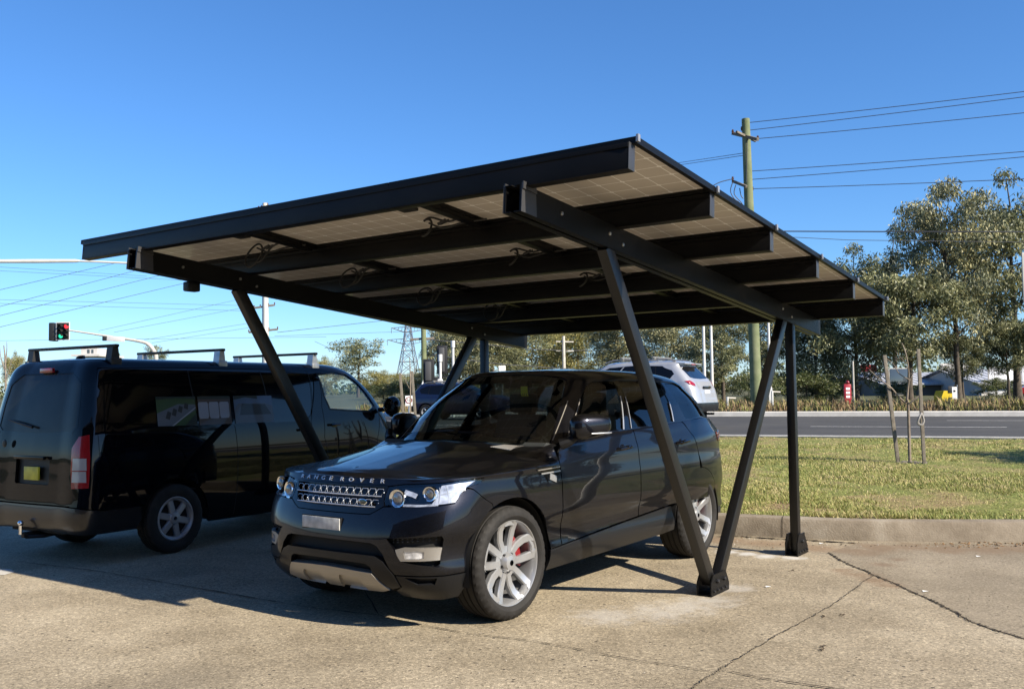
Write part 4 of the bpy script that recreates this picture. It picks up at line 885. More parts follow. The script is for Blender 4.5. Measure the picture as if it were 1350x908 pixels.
# ------------------------------------------------------------------ the solar carport
def build_carport():
    root = thing('solar_carport', 'black steel carport roofed with solar panels on V-shaped posts, over the charcoal SUV', 'carport', G0, GH)
    zt = lambda s: 2.904-.0855*s
    B = M['carport']; W_ = 1.0504; S0 = .447
    sl = math.atan(.0855)
    # panels: frame, backsheet cells seen from below, glass on top
    m, nt, b = new_mat('solar_backsheet'); N = nt.nodes; L = nt.links
    tc = N.new('ShaderNodeTexCoord'); sp = N.new('ShaderNodeSeparateXYZ'); L.new(tc.outputs['Object'], sp.inputs[0])
    def line(ch, w, n):
        a = N.new('ShaderNodeMath'); a.operation = 'MULTIPLY'; a.inputs[1].default_value = n; L.new(sp.outputs[ch], a.inputs[0])
        f = N.new('ShaderNodeMath'); f.operation = 'FRACT'; L.new(a.outputs[0], f.inputs[0])
        d = N.new('ShaderNodeMath'); d.operation = 'SUBTRACT'; d.inputs[1].default_value = .5; L.new(f.outputs[0], d.inputs[0])
        e = N.new('ShaderNodeMath'); e.operation = 'ABSOLUTE'; L.new(d.outputs[0], e.inputs[0]); return e
    ex, ey = line(0, 0, 1/.164), line(1, 0, 1/.164)
    mxx = N.new('ShaderNodeMath'); mxx.operation = 'MAXIMUM'; L.new(ex.outputs[0], mxx.inputs[0]); L.new(ey.outputs[0], mxx.inputs[1])
    sm = N.new('ShaderNodeMath'); sm.operation = 'ADD'; L.new(ex.outputs[0], sm.inputs[0]); L.new(ey.outputs[0], sm.inputs[1])
    g1 = N.new('ShaderNodeMath'); g1.operation = 'GREATER_THAN'; g1.inputs[1].default_value = (.478); L.new(mxx.outputs[0], g1.inputs[0])
    g2 = N.new('ShaderNodeMath'); g2.operation = 'GREATER_THAN'; g2.inputs[1].default_value = .88; L.new(sm.outputs[0], g2.inputs[0])
    g = N.new('ShaderNodeMath'); g.operation = 'MAXIMUM'; L.new(g1.outputs[0], g.inputs[0]); L.new(g2.outputs[0], g.inputs[1])
    mx = N.new('ShaderNodeMix'); mx.data_type = 'RGBA'; mx.inputs[6].default_value = (.60, .548, .482, 1); mx.inputs[7].default_value = (.97, .95, .92, 1); L.new(g.outputs[0], mx.inputs[0]); L.new(mx.outputs[2], b.inputs['Base Color']); b.inputs['Roughness'].default_value = .35
    cell = mat('solar_cells', (.006, .009, .03), .15, .2, 1)
    pw, ph = 1.752, 1.040
    def tilt(p, s): return G0*0+Vector((p, s, 0))
    def at_roof(o, p, s, dz): o.location = (p, s, zt(s)+dz); o.rotation_euler = (-sl, 0, 0)
    fr = MB()
    for y0, y1, x0, x1 in ((0, .03, 0, pw), (ph-.03, ph, 0, pw)): fr.box(x0, x1, y0, y1, 0, .036)
    for x0, x1 in ((0, .03), (pw-.03, pw)): fr.box(x0, x1, .03, ph-.03, 0, .036)
    bs = MB(); bs.add([(.03, .03, .027), (pw-.03, .03, .027), (pw-.03, ph-.03, .027), (.03, ph-.03, .027)], [(3, 2, 1, 0)])
    gt = MB(); gt.add([(.005, .005, .038), (pw-.005, .005, .038), (pw-.005, ph-.005, .038), (.005, ph-.005, .038)], [(0, 1, 2, 3)])
    jb = MB(); jb.box(pw-.33, pw-.20, .40, .53, .004, .026, bev=.006)
    pan = obj('solar_panel', bs.mesh('solar_panel', m, recalc=False), root); obj('panel_frame', fr.mesh('panel_frame', B), pan); obj('panel_glass', gt.mesh('panel_glass', cell, recalc=False), pan); obj('junction_box', jb.mesh('junction_box', M['cable'], 40), pan)
    for r in range(5):
        for c in range(3):
            q = pan if r == 0 and c == 0 else copy_tree(pan, root)
            if c == 2:
                for ch in list(q.children):
                    if ch.name.startswith('junction_box'): bpy.data.objects.remove(ch)
            at_roof(q, -.11+c*(pw+.006), S0-.0+r*W_+.005, .001)
    # purlins with lips and end caps
    pl = MB(); Lp = 5.13
    sec = [(-.0325, 0), (.0325, 0), (.0325, -.142), (-.0325, -.142)]
    pl.box(0, Lp, -.0325, .0325, -.141, -.001, bev=.004); pl.box(0, Lp, -.040, -.0335, -.03, -.004, bev=.002); pl.box(0, Lp, -.038, .0325, -.1475, -.1425, bev=.002)
    pur = obj('purlin', pl.mesh('purlin', B), root)
    for x in (-.003, Lp+.0005):
        ec = MB().box(x, x+.0025, -.034, .034, -.146, .0, bev=.0008); obj('end_cap', ec.mesh('end_cap', M['dark_grey'] if 0 else mat('grey_end_cap', (.03, .03, .032), .4)), pur)
    cl = MB(); cl.box(Lp+.030, Lp+.046, -.012, .012, .002, .042, bev=.002); obj('end_clamp', cl.mesh('end_clamp', M['alloy_dull']), pur)
    for i in range(6):
        q = pur if i == 0 else copy_tree(pur, root); at_roof(q, 0, S0+i*W_, 0)
    # edge strip along the front
    # beams: two channels back to back, brackets, bolts
    def bz(s): return 2.574-.0842*(s-.36)
    bmh = .160; Lb = math.hypot(5.43, .457)
    be = MB()
    for y0, y1 in ((0, .012), (.108, .12)): be.box(0, Lb, y0, y1, .0065, bmh-.0065)
    for y0, y1 in ((.0, .05), (.07, .12)):
        be.box(0, Lb, y0, y1, 0, .006, bev=.002); be.box(0, Lb, y0, y1, bmh-.006, bmh, bev=.002)
    bme = be.mesh('beam', B)
    plate = MB(); plate.prism([(-.002, 0), (.155, 0), (.140, .125), (.128, .165), (.0, .165)], -.004, -.0005, 'y'); plate.prism([(0.0, 0.13), (.14, .13), (.13, .172), (.0, .172)], -.012, -.0045, 'y')
    plm = plate.mesh('end_bracket', mat('grey_bracket', (.03, .03, .032), .42))
    bolt = MB(); 
    for x, z in ((.42, .085), (1.0, .09), (1.18, .055), (4.55, .06), (4.3, .10)): bolt.lathe([(.001, 0), (.010, 0), (.012, .004), (.012, .010)], 10, 'y', Matrix.Translation((x, -.010, z)))
    bom = bolt.mesh('bolt', M['bolt'])
    for p1 in (4.48, .83):
        # local x along +s (downhill), local y towards -p, so the p max face is y = 0
        o = obj('beam', bme, root); u = Vector((0, 5.43, -.457)).normalized(); v = Vector((-1, 0, 0)); w = u.cross(v)
        o.matrix_local = Matrix(((u.x, v.x, w.x, p1), (u.y, v.y, w.y, .36), (u.z, v.z, w.z, bz(.36)), (0, 0, 0, 1)))
        obj('end_bracket', plm, o); q = obj('end_bracket', plm, o); q.location = (0, .1245, 0)
        obj('bolt', bom, o)
    # posts
    for p1 in (4.435, .77):
        for a, b_ in (((2.92, .10), (1.395, 2.478)), ((3.085, .10), (4.74, 2.20))):
            t = MB(); A_ = Vector((p1, a[0], a[1])); E_ = Vector((p1, b_[0], b_[1])); d = (E_-A_).normalized(); E_ += d*.03
            t.bar(A_, E_, .075, .10, up=d.cross(Vector((1, 0, 0))), bev=.010); obj('diagonal_post', t.mesh('diagonal_post', M['carport_post']), root)
        t = MB().box(p1-.04, p1+.04, 4.935, 5.015, .02, bz(4.97)+.01, bev=.010); obj('vertical_post', t.mesh('vertical_post', M['carport_post']), root)
        for s0, s1, h, kind in ((2.83, 3.18, .16, 'v'), (4.85, 5.17, .20, 'p')):
            t = MB()
            for q in (p1-.062, p1+.048):
                if kind == 'v': pol = [(s0, .012), (s1, .012), (s1, .06), (s1-.06, h), (s0+.05, h), (s0, .10)]
                else: pol = [(s0, .012), (s1-.02, .012), (s1-.02, .06), (s1-.10, .18), (s1-.10, .20), (s0+.05, .20), (s0, .12)]
                t.prism([(y, z) for y, z in pol], q, q+.010, 'x')
            t.box(p1-.062, p1+.058, s0, s1, .0, .012, bev=.002)
            fb = obj('foot_bracket', t.mesh('foot_bracket', B), root); t = MB()
            for y, z in (((s0+.11, .105), (s1-.11, .105)) if kind == 'v' else ((s0+.13, .13),)):
                t.lathe([(.001, .020), (.012, .020), (.016, .014), (.016, 0), (.022, 0), (.022, -.003)], 6, 'x', Matrix.Translation((p1+.058, y, z))); t.lathe([(.001, -.020), (.012, -.020), (.016, -.014), (.016, 0)], 6, 'x', Matrix.Translation((p1-.062, y, z)))
            for k in range(4): t.lathe([(.001, .012), (.008, .012), (.010, .008), (.010, .0)], 8, 'x', Matrix.Translation((p1+.058, s0+.05+k*.075, .035)))
            obj('bolt', t.mesh('bolt', M['dark_grey']), fb)
    # wiring loops and the bracket at the joints
    rnd = random.Random(3)
    for k, (p, s) in enumerate(((1.30, 1.12), (1.34, 2.16), (1.36, 3.2), (1.40, 4.25), (3.12, 1.14), (3.12, 2.2), (3.14, 3.25))):
        t = MB(); z = zt(s)-.012; pts = []; r0 = .095 if k < 4 else .06
        for i in range(33):
            a = -.5*math.pi+i/32*2*math.pi*1.12; r = r0*(1+.10*math.sin(2*a+k)); pts.append((p+r*math.cos(a)+.012*i/32, s+.03*math.sin(a), z-r0*.9+r*math.sin(a)))
        if k > 3: pts = pts[:18]
        t.tube(pts, .0085, 6); q = Vector(pts[-1])
        t.tube(smooth_line([q, q+Vector((.06, .01, .02)), Vector((p+.20, s+.02, z-.03)), Vector((p+.30, s+.04, z))], 4), .008, 6)
        t.tube([(p+.13, s-.01, z-.045), (p+.19, s+.0, z-.02)], .012, 8); t.tube([(p+.10, s+.05, z-.03), (p+.17, s+.06, z-.012)], .011, 8)
        t.tube(smooth_line([(p+.02, s+.02, z-.02), (p+.12, s+.06, z-.06), (p+.24, s+.12, z-.03), (p+.40, s+.2, z-.01)], 4), .008, 6); obj('cable', t.mesh('cable', M['cable']), root)
    for i in range(5):
        for c in (1, 2):
            s = S0+i*W_+.55; t = MB().box(-.035, .035, -.42, .42, -.034, -.002, bev=.004); q = obj('joint_rail', t.mesh('joint_rail', B), root); at_roof(q, -.11+c*(pw+.006)-.003, s, 0)
    # small dark box hung under the left beam
    t = MB().box(.71, .79, .87, .99, bz(.94)-.085, bz(.94)-.004, bev=.015); q = obj('sensor_box', t.mesh('sensor_box', M['satin_black']), root)
    return root
# ------------------------------------------------------------------ surveyed points: a sight line from the photograph's eye point met with a level plane or a distance
_f, _h, _p, _r = 1227.18, 1.5726, R_(2.911), R_(-.715)
_fw = Vector((0, math.cos(_p), math.sin(_p))); _u0 = Vector((0, -math.sin(_p), math.cos(_p))); _r0 = Vector((1, 0, 0))
_rt = _r0*math.cos(_r)+_u0*math.sin(_r); _up = -_r0*math.sin(_r)+_u0*math.cos(_r)
def sight(x, y): return _fw+_rt*((x-675)/_f)-_up*((y-454)/_f)
def gp(x, y, z=0.): v = sight(x, y); return Vector((0, 0, _h))+v*((z-_h)/v.z)
def dp(x, y, D): v = sight(x, y); return Vector((0, 0, _h))+v*(D/v.y)
ROAD_T = Vector((math.cos(R_(-24)), math.sin(R_(-24)), 0)); ROAD_N = Vector((-ROAD_T.y, ROAD_T.x, 0))
def rd(t, n, z): return ROAD_T*t+ROAD_N*n+Vector((0, 0, z))
KERB = [(40, -2.0), (20, 6.0), (12, 8.4), (8.5, 9.15), (6.6, 9.32), (5.09, 9.42), (4.2, 9.52), (3.43, 9.68), (2.4, 10.12), (1.0, 10.9), (-.5, 12.0), (-1.0, 12.72), (-2.2, 13.75), (-6, 15.6), (-15, 19.6), (-40, 30.7)]
def noise_mat(name, stops, scale, rough=.9, detail=8, bump=0, bscale=60, extra=None, coords='Object', spec=.3):
    m, nt, b = new_mat(name); N = nt.nodes; L = nt.links; tc = N.new('ShaderNodeTexCoord')
    n = N.new('ShaderNodeTexNoise'); n.inputs['Scale'].default_value = scale; n.inputs['Detail'].default_value = detail; n.inputs['Roughness'].default_value = .65; L.new(tc.outputs[coords], n.inputs['Vector'])
    r = N.new('ShaderNodeValToRGB'); el = r.color_ramp.elements
    while len(el) < len(stops): el.new(.5)
    for e, (p, c) in zip(el, stops): e.position = p; e.color = (*c, 1)
    L.new(n.outputs['Fac'], r.inputs['Fac']); b.inputs['Roughness'].default_value = rough; b.inputs['Specular IOR Level'].default_value = spec
    out = r.outputs['Color']
    if extra: out = extra(nt, tc, out)
    L.new(out, b.inputs['Base Color'])
    if bump:
        q = N.new('ShaderNodeTexNoise'); q.inputs['Scale'].default_value = bscale; q.inputs['Detail'].default_value = 5; L.new(tc.outputs[coords], q.inputs['Vector'])
        bp = N.new('ShaderNodeBump'); bp.inputs['Strength'].default_value = bump; bp.inputs['Distance'].default_value = .01; L.new(q.outputs['Fac'], bp.inputs['Height']); L.new(bp.outputs['Normal'], b.inputs['Normal'])
    return m
def mixc(nt, a, fac, col, mode='MIX'):
    mx = nt.nodes.new('ShaderNodeMix'); mx.data_type = 'RGBA'; mx.blend_type = mode
    nt.links.new(a, mx.inputs[6]); nt.links.new(fac, mx.inputs[0])
    if isinstance(col, tuple): mx.inputs[7].default_value = (*col, 1)
    else: nt.links.new(col, mx.inputs[7])
    return mx.outputs[2]
def spot(nt, tc, pts, rad, breakup=2.5, soft=1.0, amt=1.0):
    """stain with an irregular outline around a polyline of points"""
    N = nt.nodes; L = nt.links; n = N.new('ShaderNodeTexNoise'); n.inputs['Scale'].default_value = breakup; n.inputs['Detail'].default_value = 7; L.new(tc.outputs['Object'], n.inputs['Vector'])
    best = None
    for p in pts:
        d = N.new('ShaderNodeVectorMath'); d.operation = 'DISTANCE'; L.new(tc.outputs['Object'], d.inputs[0]); d.inputs[1].default_value = (p[0], p[1], 0)
        r = p[2] if len(p) > 2 and p[2] > 0 else rad
        k = N.new('ShaderNodeMath'); k.operation = 'DIVIDE'; L.new(d.outputs['Value'], k.inputs[0]); k.inputs[1].default_value = r
        if best is None: best = k.outputs[0]
        else:
            q = N.new('ShaderNodeMath'); q.operation = 'MINIMUM'; L.new(best, q.inputs[0]); L.new(k.outputs[0], q.inputs[1]); best = q.outputs[0]
    a = N.new('ShaderNodeMath'); a.operation = 'MULTIPLY_ADD'; L.new(n.outputs['Fac'], a.inputs[0]); a.inputs[1].default_value = 1.6; a.inputs[2].default_value = -.8
    s = N.new('ShaderNodeMath'); s.operation = 'ADD'; L.new(best, s.inputs[0]); L.new(a.outputs[0], s.inputs[1])
    m = N.new('ShaderNodeMapRange'); m.interpolation_type = 'SMOOTHSTEP'; m.inputs[1].default_value = 1.0; m.inputs[2].default_value = 1.0-soft; m.inputs[3].default_value = 0; m.inputs[4].default_value = amt
    L.new(s.outputs[0], m.inputs[0]); return m.outputs[0]
def aggregate(nt, tc, out, dark=.42, light=1.65, sc=95, amt=.9):
    N = nt.nodes; L = nt.links
    v = N.new('ShaderNodeTexVoronoi'); v.inputs['Scale'].default_value = sc; L.new(tc.outputs['Object'], v.inputs['Vector'])
    sp = N.new('ShaderNodeSeparateColor'); L.new(v.outputs['Color'], sp.inputs[0])
    r = N.new('ShaderNodeValToRGB'); e = r.color_ramp.elements; e[0].position = 0; e[0].color = (dark, dark, dark*.97, 1); e[1].position = 1; e[1].color = (light, light*.98, light*.95, 1)
    x = e.new(.12); x.color = (.8, .79, .77, 1); x = e.new(.8); x.color = (1.12, 1.11, 1.1, 1); L.new(sp.outputs[0], r.inputs['Fac'])
    f = N.new('ShaderNodeValue'); f.outputs[0].default_value = amt
    o = mixc(nt, out, f.outputs[0], r.outputs['Color'], 'MULTIPLY')
    n3 = N.new('ShaderNodeTexNoise'); n3.inputs['Scale'].default_value = sc*.33; n3.inputs['Detail'].default_value = 3; n3.inputs['Roughness'].default_value = .7; L.new(tc.outputs['Object'], n3.inputs['Vector']); r3 = N.new('ShaderNodeValToRGB'); r3.color_ramp.elements[0].position = .34; r3.color_ramp.elements[0].color = (.76, .755, .74, 1); r3.color_ramp.elements[1].position = .66; r3.color_ramp.elements[1].color = (1.2, 1.195, 1.18, 1); L.new(n3.outputs['Fac'], r3.inputs['Fac']); o = mixc(nt, o, f.outputs[0], r3.outputs['Color'], 'MULTIPLY')
    v2 = N.new('ShaderNodeTexVoronoi'); v2.inputs['Scale'].default_value = sc*.28; L.new(tc.outputs['Object'], v2.inputs['Vector'])
    sp2 = N.new('ShaderNodeSeparateColor'); L.new(v2.outputs['Color'], sp2.inputs[0]); lt = N.new('ShaderNodeMath'); lt.operation = 'LESS_THAN'; lt.inputs[1].default_value = .035; L.new(sp2.outputs[1], lt.inputs[0])
    ds = N.new('ShaderNodeMath'); ds.operation = 'LESS_THAN'; ds.inputs[1].default_value = .28; L.new(v2.outputs['Distance'], ds.inputs[0]); ml = N.new('ShaderNodeMath'); ml.operation = 'MULTIPLY'; L.new(lt.outputs[0], ml.inputs[0]); L.new(ds.outputs[0], ml.inputs[1])
    return mixc(nt, o, ml.outputs[0], (.06, .05, .04))

def flat(name, pts, z, m, kind='structure', th=None):
    mb = MB(); mb.add([(p[0], p[1], z) for p in pts], [list(range(len(pts)))]); me = mb.mesh(name, m)
    if me.polygons[0].normal.z < 0: me.flip_normals()
    return tag(obj(name, me), kind=kind)
def offset_line(L, d):
    P = [Vector((a, b, 0)) for a, b in L]; out = []
    for i, p in enumerate(P):
        t = (P[min(i+1, len(P)-1)]-P[max(0, i-1)]).normalized(); out.append(p+Vector((t.y, -t.x, 0))*d)
    return out

# ------------------------------------------------------------------ ground
def build_ground():
    rnd = random.Random(11)
    # terrain sheet to the horizon
    vs = []; fs = []; ts = [-1500, -600, -250, -120, -60, -30, -15, 0, 15, 30, 60, 120, 250, 600, 1500]; ns = [-400, -60, -20, 6, 11.9, 12.6, 14, 16, 18, 19.6, 26, 34, 36, 45, 60, 90, 150, 300, 700, 1800, 4000]
    hz = {-400: -.03, -60: -.03, -20: -.03, 6: -.03, 11.9: -.03}
    for n in ns:
        for t in ts:
            z = -.03 if n < 12 else -.03+.55*min(1, (n-12)/7.6) if n < 20 else .52 if n < 35 else .66+min(1, (n-35)/300)*2
            vs.append(rd(t, n, z))
    w = len(ts)
    for i in range(len(ns)-1):
        for j in range(w-1): fs.append((i*w+j, i*w+j+1, (i+1)*w+j+1, (i+1)*w+j))
    tm = noise_mat('terrain', [(.3, (.075, .065, .035)), (.5, (.055, .06, .022)), (.7, (.12, .10, .055))], .35, 1, bump=.3, bscale=8)
    tag(obj('ground', MB().add(vs, fs).mesh('ground', tm)), kind='structure')
    # concrete car park
    dust = [gp(935, 792), gp(870, 806), gp(800, 812), gp(965, 775), gp(900, 800)]; dust = [(p.x, p.y, r) for p, r in zip(dust, (.34, .42, .36, .26, .35))]
    d2 = [gp(1010, 733), gp(985, 730), gp(1045, 735), gp(960, 727)]; d2 = [(p.x, p.y, .16) for p in d2]
    br = [gp(x, y) for x, y in ((1150, 764), (1130, 758), (1175, 772), (1165, 745), (1185, 738), (1110, 752))]; br = [(p.x, p.y, r) for p, r in zip(br, (.20, .25, .17, .16, .14, .16))]
    kb = [gp(x, y) for x, y in ((960, 712), (1000, 715), (1040, 716), (1080, 722), (1120, 726), (1160, 722), (1200, 722), (1250, 724), (1300, 725), (1350, 724))]; kb = [(p.x, p.y, .34) for p in kb]
    oil = [(-.1, 8.4, .8), (.9, 9.3, .5), (-3.0, 8.3, .6), (-1.9, 5.1, .5)]
    def mottle(nt, tc, out):
        N = nt.nodes
        for sc_, lo, hi in ((.38, .80, 1.13), (2.1, .90, 1.08)):
            n = N.new('ShaderNodeTexNoise'); n.inputs['Scale'].default_value = sc_; n.inputs['Detail'].default_value = 6; n.inputs['Roughness'].default_value = .6; nt.links.new(tc.outputs['Object'], n.inputs['Vector'])
            r = N.new('ShaderNodeValToRGB'); r.color_ramp.elements[0].position = .36; r.color_ramp.elements[1].position = .64; r.color_ramp.elements[0].color = (lo, lo*.985, lo*.96, 1); r.color_ramp.elements[1].color = (hi, hi, hi, 1); nt.links.new(n.outputs['Fac'], r.inputs['Fac'])
            f = N.new('ShaderNodeValue'); f.outputs[0].default_value = 1; out = mixc(nt, out, f.outputs[0], r.outputs['Color'], 'MULTIPLY')
        return out
    def ex(nt, tc, out):
        out = mottle(nt, tc, aggregate(nt, tc, out))
        out = mixc(nt, out, spot(nt, tc, oil, .6, 1.5, .8, .35), (.09, .075, .055))
        out = mixc(nt, out, spot(nt, tc, kb, .3, 3, .8, .6), (.20, .128, .072))
        out = mixc(nt, out, spot(nt, tc, br, .3, 3.5, 1.0, .55), (.155, .09, .048))
        out = mixc(nt, out, spot(nt, tc, dust, .5, 9, 1.0, .5), (.43, .41, .38))
        out = mixc(nt, out, spot(nt, tc, d2, .2, 12, .9, .8), (.48, .47, .45)); return out
    cm = noise_mat('old_concrete', [(.25, (.215, .183, .133)), (.5, (.265, .228, .168)), (.75, (.315, .275, .208))], 1.3, .92, 10, bump=.35, bscale=130, extra=ex)
    k0 = offset_line(KERB, .0); pts = [Vector((p.x, p.y, 0)) for p in k0]+[Vector((-60, 30, 0)), Vector((-60, -25, 0)), Vector((45, -25, 0))]
    flat('car_park', pts, 0, cm)
    # darker patch of asphalt on the right, bounded by a crack
    z8 = lambda a, b: (940+a/3.293, 660+b/3.293)
    c1 = [z8(*q) for q in ((500, 225), (545, 255), (620, 290), (660, 305), (700, 325), (780, 355), (850, 390), (920, 420), (985, 450), (1050, 485), (1120, 525), (1200, 555), (1270, 575), (1350, 600), (1500, 640), (1700, 690))]
    c2 = [z8(*q) for q in ((700, 325), (660, 350), (620, 380), (560, 425), (500, 465), (430, 505), (380, 535), (270, 590), (190, 640), (100, 690), (30, 735), (-30, 775), (-90, 815), (-160, 860))]
    P1 = [gp(*q) for q in c1]
    def ex2(nt, tc, out):
        out = mottle(nt, tc, aggregate(nt, tc, out, .5, 1.5, 110, .8)); out = mixc(nt, out, spot(nt, tc, kb, .3, 3, .7, .6), (.155, .10, .058)); return mixc(nt, out, spot(nt, tc, br, .3, 3.5, 1.0, .55), (.13, .078, .045))
    am = noise_mat('worn_asphalt', [(.3, (.188, .160, .118)), (.7, (.232, .199, .149))], 1.1, .9, 9, bump=.3, bscale=160, extra=ex2)
    far = offset_line([(12, 8.4), (8.5, 9.15), (6.6, 9.32), (5.09, 9.42), (4.2, 9.52), (3.6, 9.63)], .02)
    flat('asphalt_patch', P1+[far[0]]+far[1:], .004, am)
    # cracks and joints: ragged dark gaps
    def ragged(line, w, jit, seed, sub=10):
        r = random.Random(seed); L = []
        for a, b in zip(line[:-1], line[1:]):
            for k in range(sub): L.append(a+(b-a)*(k/sub))
        L.append(line[-1]); A = []; B = []
        for i, p in enumerate(L):
            t = (L[min(i+1, len(L)-1)]-L[max(0, i-1)]).normalized(); n = Vector((-t.y, t.x, 0)); c = p+n*r.uniform(-jit, jit); ww = w*r.uniform(.25, 1.5)*(1 if 0 < i < len(L)-1 else .1)
            A.append(c+n*ww); B.append(c-n*ww)
        return A, B
    cr = noise_mat('crack_dirt', [(.35, (.018, .014, .010)), (.7, (.055, .042, .028))], 60, 1)
    lines = [(P1, .0065, .016, 14), ([gp(*q) for q in c2], .0036, .010, 12), ([gp(*q) for q in ((958, 885), (1000, 894), (1046, 901), (1098, 908), (1180, 921))], .005, .003, 10), ([gp(*q) for q in ((500, 812), (545, 823), (626, 837), (700, 845), (760, 856), (822, 868), (880, 877), (937, 886), (958, 885))], .004, .004, 10),
             ([gp(*q) for q in ((20, 740), (50, 744), (126, 753), (201, 765.6), (302, 783), (400, 800), (500, 812))], .006, .006, 10), ([gp(*q) for q in ((500, 812), (470, 760), (420, 700))], .004, .004, 10),
             ([gp(*q) for q in ((945, 707.5), (972, 707), (1000, 709), (1030, 711), (1063, 712), (1095, 714.5), (1135, 716.5))], .022, .010, 8)]
    mb = MB()
    for i, (L, w, j, sub) in enumerate(lines):
        A, B = ragged(L, w, j, i, sub)
        for k in range(len(A)-1): mb.add([(q.x, q.y, .0085) for q in (A[k], A[k+1], B[k+1], B[k])], [(0, 1, 2, 3)])
    me = mb.mesh('pavement_cracks', cr, recalc=False)
    for p in me.polygons:
        if p.normal.z < 0: p.flip()
    tag(obj('pavement_cracks', me), kind='structure')
    # loose grit, twigs and leaves
    mb = MB(); r = random.Random(5)
    def chip(p, s):
        a = r.uniform(0, 6.28); h = s*r.uniform(.2, .6); q = [Vector((math.cos(a+k*1.57)*s*r.uniform(.5, 1.2), math.sin(a+k*1.57)*s*r.uniform(.4, 1), 0)) for k in range(4)]; mb.add([p+v for v in q]+[p+v*.5+Vector((0, 0, h)) for v in q], [(0, 1, 5, 4), (1, 2, 6, 5), (2, 3, 7, 6), (3, 0, 4, 7), (4, 5, 6, 7)])
    for k in range(420):
        mb.cur = r.choice((0, 0, 1, 2)); chip(gp(r.uniform(560, 1400), r.uniform(735, 905)**1.0, .006), r.uniform(.002, .0065))
    for k in range(260):
        mb.cur = r.choice((0, 0, 1, 3)); b = gp(r.uniform(955, 1400), r.uniform(706, 722), .006); chip(b, r.uniform(.003, .013))
    for k in range(160): mb.cur = r.choice((0, 3, 3)); chip(gp(r.gauss(1300, 40), r.gauss(716, 3), .006), r.uniform(.006, .02))
    for x, y in ((1085, 851), (1083, 855), (1087, 812), (1110, 810), (1043, 752), (967, 690)): mb.cur = 0; [chip(gp(x+r.uniform(-3, 3), y+r.uniform(-1.5, 1.5), .006), .012) for _ in range(4)]
    tag(obj('leaf_litter', mb.mesh('leaf_litter', [mat('dead_leaf', (.05, .034, .02), .9), mat('pale_grit', (.34, .31, .27), .9), mat('dark_grit', (.03, .028, .026), .9), mat('dry_leaf', (.18, .105, .05), .9)], 40)), kind='stuff')
    for x, y in ((1083, 716), (1290, 733), (1220, 779), (1013, 773)):
        p = gp(x, y, .008); mb = MB(); mb.add([p+Vector((-.022, -.01, 0)), p+Vector((.02, -.012, .004)), p+Vector((.024, .012, .0)), p+Vector((-.018, .014, .006))], [(0, 1, 2, 3)])
        o = tag(obj('paper_scrap', mb.mesh('paper_scrap', M['paper'])), {1083: 'scrap of white paper lying near the kerb beside the rear post', 1290: 'white paper scrap lying on the dark asphalt at the right', 1220: 'scrap of paper lying by the long ragged crack', 1013: 'tiny pale scrap lying just right of the V-post foot'}[x], 'litter', 'white scraps on the paving')
    # kerb
    km = noise_mat('kerb_concrete', [(.3, (.13, .105, .077)), (.55, (.215, .182, .14)), (.75, (.31, .28, .23))], 3, .95, 10, bump=.5, bscale=60)
    def sweep(line, prof, m, name):
        vs = []; n = len(prof); fs = []
        for i, p in enumerate(line):
            t = (line[min(i+1, len(line)-1)]-line[max(0, i-1)]).normalized(); nn = Vector((t.y, -t.x, 0)); 
            for o, z in prof: vs.append(p+nn*o+Vector((0, 0, z)))
        for i in range(len(line)-1):
            for k in range(n-1): fs.append((i*n+k, i*n+k+1, (i+1)*n+k+1, (i+1)*n+k))
        return tag(obj(name, MB().add(vs, fs).mesh(name, m, 25)), kind='structure')
    line = [Vector((*p, 0)) for p in smooth_line(KERB, 8)]
    sg = 1
    t = (line[60]-line[59]).normalized(); nn = Vector((t.y, -t.x, 0)); sg = 1 if nn.dot(ROAD_N) > 0 else -1
    kerb = sweep(line, [(0*sg, -.02), (.012*sg, .02), (.045*sg, .165), (.065*sg, .195), (.09*sg, .205), (.20*sg, .208), (.205*sg, .10)], km, 'kerb')
    jm = MB(); acc = 0
    for i in range(1, len(line)):
        acc += (line[i]-line[i-1]).length
        if acc > 4.6:
            acc = 0; t = (line[i]-line[i-1]).normalized(); nn = Vector((t.y, -t.x, 0))
            pr = [(-.004, .0), (.008, .02), (.041, .166), (.063, .199), (.09, .2095), (.20, .2125)]
            for (o0, z0), (o1, z1) in zip(pr[:-1], pr[1:]): jm.add([line[i]+nn*o0*sg+Vector((0, 0, z0))-t*.003, line[i]+nn*o0*sg+Vector((0, 0, z0))+t*.003, line[i]+nn*o1*sg+Vector((0, 0, z1))+t*.003, line[i]+nn*o1*sg+Vector((0, 0, z1))-t*.003], [(0, 1, 2, 3)])
    tag(obj('kerb_joints', jm.mesh('kerb_joints', cr, recalc=False)), kind='structure')
    # verge: rises from the kerb to the road
    KL = [p+Vector(((line[min(i+1, len(line)-1)]-line[max(0, i-1)]).normalized().y*sg*.2, -(line[min(i+1, len(line)-1)]-line[max(0, i-1)]).normalized().x*sg*.2, 0)) for i, p in enumerate(line)]
    vs = []; fs = []; m_ = 16
    def hv(t, n): return .018*math.sin(t*1.7+n)+.014*math.sin(t*.6-n*1.3)
    for p in KL:
        t = p.dot(ROAD_T); n0 = p.dot(ROAD_N)
        for k in range(m_+1):
            f = k/m_; n = n0+(20.0-n0)*f; z = .206+.354*(f**.85); z += hv(t, n)*math.sin(math.pi*f)*1.0
            if f == 0: z = .203
            vs.append(rd(t, n, z))
    for i in range(len(KL)-1):
        for k in range(m_): fs.append((i*(m_+1)+k, i*(m_+1)+k+1, (i+1)*(m_+1)+k+1, (i+1)*(m_+1)+k))
